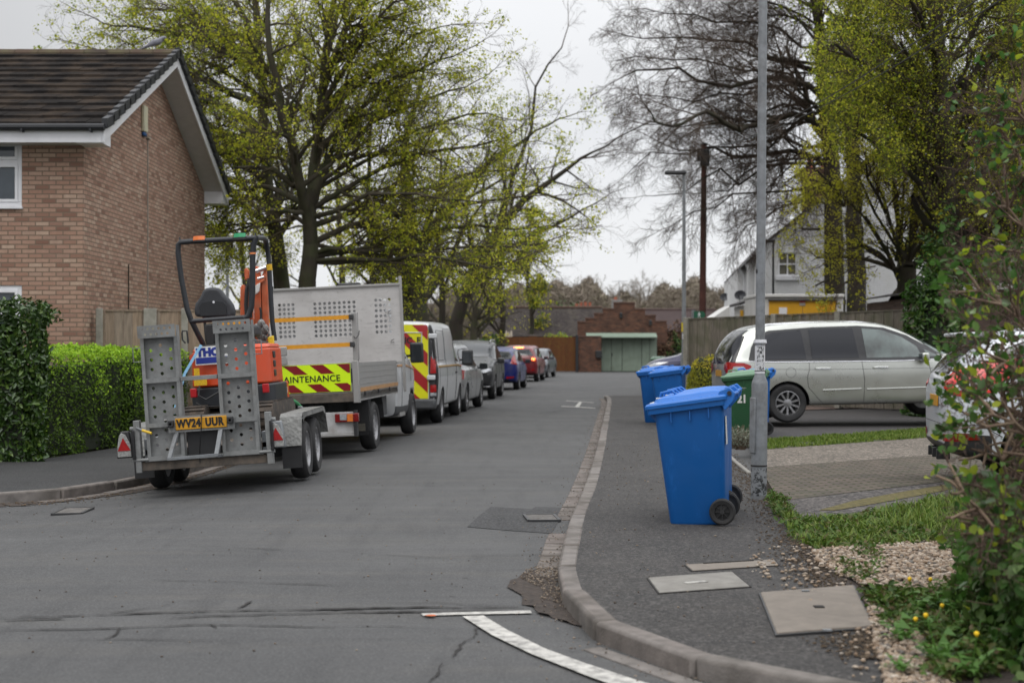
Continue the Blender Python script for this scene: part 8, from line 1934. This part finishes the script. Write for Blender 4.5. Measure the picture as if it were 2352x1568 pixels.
# chassis, lights, guards
mb=MB(); [mb.box(s*.38-.03,s*.38+.03,.1,5.2,.52,.70) for s in (1,-1)]; mb.box(-.5,.5,.6,.7,.55,.8); mb.box(-.35,.35,1.2,2.2,.45,.72); mb.build('chassis',m_steel,tp_)
xa,za=tl(725,953,.05); xb,zb2=tl(815,998,.05)
mb=MB(); mb.box(-xb,xb,.03,.10,zb2+.02,tl(760,947,.05)[1]); 
lpnl=mb.build('light_panel',mat('panel_white',(.42,.42,.42),.5,var=.1,dirt=(.2,.17,.14),da=.6,ds=5),tp_,bevel=.008)
mb=MB(); mb.box(-xb-.01,xb+.01,.0,.09,zb2-.015,zb2+.02); mb.build('under_run_bar',m_alu,tp_,bevel=.006)
for s in (1,-1):
    lx0,lz0=tl(770,970,.0); lx1,lz1=tl(824,948,.0); w3=lx1-lx0; x0=lx0 if s>0 else -lx1
    mb=MB(); mb.box(x0,x0+w3,-.02,.028,lz0,lz1); lh=mb.build('tail_light',m_drkred,lpnl,bevel=.008)
    for f0,f1,g0,g1,mm in ((.22,.50,.25,.95,m_clear),(.52,.76,.05,.95,m_amb)): mb=MB(); mb.box(x0+w3*f0,x0+w3*f1,-.026,-.0205,lz0+(lz1-lz0)*g0,lz0+(lz1-lz0)*g1); mb.build('lens',mm,lh)
mb=MB(); mb.box(xb,xb+.04,-.01,.12,zb2-.02,tl(760,944,.05)[1]); mb.build('panel_end',m_blk,lpnl)
rwy=1.40; rr_=.345
for s in (1,-1):
    for yy_ in (rwy,rwy+3.75):
        w_=wheel(tp_,rr_,.20 if yy_<3 else .21,0,m_steelrim); w_.location=(s*(xR-.11),yy_,rr_); w_.rotation_euler=(yy_,0,0 if s>0 else math.pi)
    mb=MB(); xa_,xb_=sorted((s*(xR-.24),s*(xR+.0))); pr=[(.82,.42),(.86,.62),(1.02,.79),(1.25,.84),(1.6,.84),(1.85,.78),(2.0,.62),(2.03,.42)]
    for (y0_,z0_),(y1_,z1_) in zip(pr,pr[1:]): mb.add([(xa_,y0_,z0_),(xb_,y0_,z0_),(xb_,y1_,z1_),(xa_,y1_,z1_),(xa_,y0_,z0_+.02),(xb_,y0_,z0_+.02),(xb_,y1_,z1_+.02),(xa_,y1_,z1_+.02)],[(0,1,2,3),(4,5,6,7),(0,1,5,4),(2,3,7,6),(1,2,6,5),(0,3,7,4)])
    mb.box(xa_-.05*(s>0),xb_+.05*(s<0),.80,.82,.30,.86); gd=mb.build('mudguard',m_blk,tp_)
    mb=MB(); mb.box(xa_-.02,xb_-.02,.785,.797,.24,.44); mb.build('mud_flap',m_rub,gd); mb=MB(); mb.box(xa_+.0,xb_-.06,.778,.784,.30,.40); mb.build('flap_badge',mat('flap_grey',(.11,.10,.08),.8,var=.3,vs=30),gd)
    mb=MB(); mb.box(s*.62-.28,s*.62+.28,2.3,3.1,.42,.74); mb.build('side_locker',m_dtrim,tp_,bevel=.02)
# cab
CAB=[(0,.16,.4,.56,.99,.96,.95,.82),(.001,.16,.4,.56,.99,.99,.97,.84),(.15,.15,.4,.56,1,1,.99,.86),(.30,.15,.4,.56,.99,1,.99,.85),(.42,.15,.4,.56,.92,1,.985,.82),(.54,.15,.4,.56,.78,1,.98,.80),(.66,.15,.4,.555,.65,1,.97,.80),(.82,.16,.4,.52,.60,.98,.95,.80),(.94,.17,.38,.45,.52,.92,.90,.74),(1,.20,.34,.40,.44,.8,.78,.6)]
tcab=bpy.data.objects.new('cab',None); 
Lc_,Wc_,Hc_=2.45,2.02,2.28
cme=body_mesh(CAB,Lc_,Wc_,Hc_); fy_=1.55
cme=boolean_cut(cme,[(lambda mb,sg=sg: mb.cyl((sg*.68,fy_,rr_),(sg*1.4,fy_,rr_),rr_+.06,n=36)) for sg in (1,-1)])
cme.materials.clear(); [cme.materials.append(q) for q in (vw,m_dtrim)]
for p in cme.polygons: p.material_index = 1 if (p.center.z<.50 or (math.hypot(p.center.y-fy_,p.center.z-rr_)<rr_+.10)) else 0
co_=fin('cab',cme,tp_,True,ang=32); co_.location=(0,rwy+3.75-fy_,0)
class _C: pass
cc=Car.__new__(Car); cc.root=co_; cc.L,cc.W,cc.H=Lc_,Wc_,Hc_; cc.bvh=BVHTree.FromPolygons([v.co for v in cme.vertices],[tuple(p.vertices) for p in cme.polygons]); cc.body=co_
cc.decal('side_window',[(.55,1.30),(.58,1.98),(.85,1.95),(1.30,1.42),(1.36,1.25),(.9,1.28)],'side',m_cglass,.006,.06); cc.decal('windscreen',[(-.8,1.38),(.8,1.38),(.74,2.02),(-.74,2.02)],'front',m_cglass,.006)
cc.seam([(.45,.5),(.45,2.05),(.9,2.05),(1.45,1.35),(1.42,.9)],'side',.006); cc.seam([(.1,1.16),(.9,1.16),(2.0,1.08)],'side',.022,mat('cab_stripe',(.40,.22,.10),.5),'side_stripe',off=-.006); cc.seam([(.52,1.05),(.66,1.05)],'side',.018,vw,'door_handle',off=.02)
cc.mirror_part(1.28,1.36,m_trim,(.22,.12,.34),Wc_/2+.05)
mb=MB(); [mb.box(s*.82-.15,s*.82+.15,.35,.9,.34,.42) for s in (1,-1)]; mb.build('step',m_alu,co_,bevel=.01)
# ------------------------------------------------------------------ wheelie bins
def binmat(name,c,dirt,da=.25):
    n=NB(name); col=n.mix(n.ramp(n.noise(3,7,rough=.7),[(.4,0.),(.75,da)]),c,dirt); col=n.mix(n.ramp(n.noise(8,6,stretch=(1,1,.35),rough=.8),[(.58,0.),(.72,.30)]),col,tuple(min(1,q*2+.03) for q in c)); n.color(col); n.set(n.ramp(n.noise(5,5),[(.3,.34),(.7,.52)]),spec=.5); n.bump(n.noise(260,2),.06,.004); return n.m
m_bblue=binmat('bin_blue',(.003,.095,.34),(.008,.08,.27)); m_blid=binmat('bin_lid_blue',(.010,.13,.47),(.03,.14,.38)); m_bgrn=binmat('bin_green',(.020,.085,.035),(.05,.08,.05)); m_bglid=binmat('bin_lid_green',(.11,.22,.135),(.14,.2,.14))
def make_bin(label, bm_, lm, group=None, simple=False, num=None):
    """front of the bin faces -x, hinge and wheels at +x. origin at ground centre"""
    t=thing('wheelie_bin',label,'wheelie bin',(0,0,0),group=group)
    def rect(x0,x1,hw,r,z,n=5):
        q=[]
        for cx,cy,a0 in ((x1-r,hw-r,0),(x0+r,hw-r,90),(x0+r,-hw+r,180),(x1-r,-hw+r,270)):
            for k in range(n+1): a=R(a0+90*k/n); q.append((cx+r*math.cos(a),cy+r*math.sin(a),z))
        return q
    # rings bottom to rim (front leans outwards; rim rises to the back)
    lv=[(-.215,.215,.195,.05,.0),(-.225,.222,.205,.055,.02),(-.305,.250,.255,.05,.86),(-.312,.252,.26,.05,.885)]
    rings=[rect(*q) for q in lv]
    def rimz(x): return .925+.065*(x+.35)/.65
    def lift(r,dz): return [(p[0],p[1],rimz(p[0])+dz) for p in r]
    rings[2]=lift(rings[2],-.085); rings[3]=lift(rings[3],-.06)
    rings+= [lift(rect(-.355,.262,.288,.03,0),-.055),lift(rect(-.36,.265,.292,.03,0),.0),lift(rect(-.33,.25,.265,.03,0),.0)]
    # recess for wheels at the back bottom: pull the rear-lower rings forward
    N=len(rings[0]); vs=[p for r in rings for p in r]; fs=[tuple(range(N-1,-1,-1))]
    for i in range(len(rings)-1): fs+=[(i*N+j,i*N+(j+1)%N,(i+1)*N+(j+1)%N,(i+1)*N+j) for j in range(N)]
    fs.append(tuple((len(rings)-1)*N+j for j in range(N)))
    mb=MB(); mb.add(vs,fs); body=mb.build('body',bm_,t,smooth=True,ang=28)
    mb=MB()
    for x in (-.17,-.02,.13):
        for s in (1,-1): mb.box(x-.005,x+.005,min(s*.252,s*.275),max(s*.252,s*.275),rimz(x)-.14,rimz(x)-.055)
    for s in (1,-1): mb.add([(-.355,s*.2-.004,rimz(-.35)-.055),(-.30,s*.2-.004,rimz(-.3)-.055),(-.29,s*.2-.004,.80),(-.355,s*.2+.004,rimz(-.35)-.055),(-.30,s*.2+.004,rimz(-.3)-.055),(-.29,s*.2+.004,.80)],[(0,1,2),(3,5,4),(0,3,4,1),(1,4,5,2),(2,5,3,0)])
    mb.build('ribs',bm_,body)
    # lid: domed with raised panel
    def lring(x0,x1,hw,r,dz,k=0): return [(p[0],p[1],rimz(p[0])+dz+k*(p[0]+.35)) for p in rect(x0,x1,hw,r,0)]
    lr=[lring(-.375,.285,.300,.05,-.012),lring(-.378,.288,.302,.05,.012),lring(-.365,.28,.292,.05,.026),lring(-.31,.25,.25,.05,.034),lring(-.295,.235,.235,.05,.058),lring(-.27,.20,.215,.06,.066,.01),lring(-.12,.08,.07,.05,.078,.02)]
    vs=[p for r in lr for p in r]; fs=[tuple(range(N-1,-1,-1))]
    for i in range(len(lr)-1): fs+=[(i*N+j,i*N+(j+1)%N,(i+1)*N+(j+1)%N,(i+1)*N+j) for j in range(N)]
    fs.append(tuple((len(lr)-1)*N+j for j in range(N))); mb=MB(); mb.add(vs,fs); lid=mb.build('lid',lm,t,smooth=True,ang=30)
    mb=MB()
    for s in (1,-1): mb.tube([(-.27,s*.13,rimz(-.27)+.05),(-.26,s*.13,rimz(-.27)+.10),(-.17,s*.13,rimz(-.2)+.11),(-.13,s*.13,rimz(-.13)+.07)],.011,8)
    mb.build('lid_grip',lm,lid,smooth=True)
    if lm is m_blid:
        mb=MB(); mb.box(-.345,-.315,-.20,.20,rimz(-.33)+.024,rimz(-.33)+.034); mb.box(-.29,-.235,-.22,-.16,rimz(-.26)+.058,rimz(-.26)+.066); mb.build('lid_label',m_white_p,lid)
    mb=MB()
    for s in (1,-1): 
        mb.prism([(.20,rimz(.2)-.0),(.26,rimz(.26)-.10),(.33,rimz(.3)-.03),(.345,rimz(.3)+.03),(.30,rimz(.3)+.075),(.22,rimz(.22)+.055)],s*.25-.022,s*.25+.022,'y')
    mb.tube([(.325,-.25,rimz(.3)+.02),(.325,.25,rimz(.3)+.02)],.016,10)
    hd_=mb.build('hinge',lm,t,bevel=.006)
    mb=MB(); [mb.cyl((.30,s*.272,rimz(.3)+.03),(.30,s*.284,rimz(.3)+.03),.018,n=12) for s in (1,-1)]; mb.build('hinge_pin',m_blk,hd_)
    wx,wr_=.205,.103; e0=None
    for s in (1,-1):
        if e0 is None:
            e0=bpy.data.objects.new('wheel',None); COL.objects.link(e0); e0.parent=t; RY=Matrix.Rotation(R(-90),4,'X')
            mb=MB(); mb.lathe([(.068,-.022),(.090,-.026),(wr_,-.016),(wr_,.016),(.090,.026),(.068,.022)],32,RY,close=True); mb.build('tyre',m_rub,e0,smooth=True,ang=40)
            mb=MB(); mb.lathe([(.068,-.018),(.069,.020),(.062,.020),(.058,.0),(.02,.004),(.018,.02),(.001,.02)],28,RY)
            for k in range(8): a=2*math.pi*k/8; mb.bar((.015*math.cos(a),.012,.015*math.sin(a)),(.06*math.cos(a),.012,.06*math.sin(a)),.005,.014,up=(0,1,0))
            mb.build('rim',mat('wheel_plastic',(.022,.022,.023),.5,var=.2),e0,smooth=True,ang=35); o=e0
        else: o=copy_tree(e0,t)
        o.location=(wx,s*.262,wr_); o.rotation_euler=(0,0,0 if s>0 else math.pi)
    mb=MB(); mb.cyl((wx,-.25,wr_),(wx,.25,wr_),.011,n=10); mb.build('axle',m_steel,t)
    if num:
        # number and crest on the long side facing -y
        def sidey(z): return -(.205+(.255-.205)*(z-.02)/.82)-.004
        tilt=math.atan2(.05,.82)
        T=Matrix.Translation((-.045,sidey(.60)-.003,.60))@Matrix.Rotation(tilt,4,'X')@XZ
        mb=MB(); add_text(mb,num,.17,T,bold=.007,extrude=.001,sx=.85); mb.build('house_number',m_white_p,body)
        T=Matrix.Translation((-.03,sidey(.775)-.003,.775))@Matrix.Rotation(tilt,4,'X')
        mb=MB(); add_text(mb,'wrexham',.032,T@XZ,bold=.0004,extrude=.0006) if False else None
        pts=[(math.cos(a)*.018-.10,0,math.sin(a)*.018) for a in [R(q) for q in range(40,330,20)]]; mb.tube([T@Vector(p) for p in pts],.004,5); 
        for k in range(7): mb.tube([T@Vector((-.065+k*.016,0,-.008)),T@Vector((-.058+k*.016,0,.008 if k%2 else .004)),T@Vector((-.052+k*.016,0,-.006))],.0025,4)
        for k in range(5): mb.tube([T@Vector((-.05+k*.016,0,-.028)),T@Vector((-.04+k*.016,0,-.024))],.002,4)
        mb.build('crest',m_white_p,body)
    return t
b=make_bin('large blue wheelie bin nearest the camera, standing alone in front of the lamp post',m_bblue,m_blid,'blue wheelie bins on the pavement')
def bin_at(o,u,v,z,yaw,roll=0,sc=1,du=0): 
    p=G(u,v,z); o.location=(p.x,p.y+.15,z); o.rotation_euler=(0,R(roll),R(yaw)); o.scale=(sc,)*3
bl_pos=(1.475,11.15,.094)
b.location=bl_pos; b.rotation_euler=(0,R(-2.4),R(-13)); b.scale=(.965,.965,.985)
b.children[0]
mb=MB(); mb.box(.2535,.2565,-.20,-.10,.62,.84); st1=mb.build('rear_sticker',m_white_p,b)
b2_=dup(b,'blue wheelie bin hidden directly behind the nearest one, only its lid showing',(1.60,11.80,.096),(0,R(-2.4),R(-13)))
b3=dup(b,'blue wheelie bin in front of the golden hedge, overlapping its twin behind',(2.85,25.3,.095),(0,R(-2),R(-16)))
b4=dup(b,'blue wheelie bin furthest left by the golden hedge, behind its overlapping twin',(2.68,26.2,.095),(0,R(-1),R(-10)))
b5=dup(b,'blue wheelie bin behind the green number 21 bin, wheel showing right of the lamp post',(3.83,22.5,.1),(0,0,R(-8)))
for q in (b3,b4,b5,b2_):
    for ch in list(q.children):
        if ch.name.startswith('rear_sticker'): bpy.data.objects.remove(ch)
gb_=make_bin('green wheelie bin with white number 21, partly hidden by the lamp post',m_bgrn,m_bglid,num='21'); gb_.location=(3.56,21.6,.1); gb_.rotation_euler=(0,0,R(-14)); gb_.scale=(.98,)*3
gb2=make_bin('dark green wheelie bin far away by the green garage doors',binmat('bin_dkgreen',(.012,.07,.025),(.03,.06,.03)),MT.get('x') or bpy.data.materials['bin_green']); gb2.location=(X(1512,62),62,0); gb2.rotation_euler=(0,0,R(80)); gb2.scale=(1.05,)*3
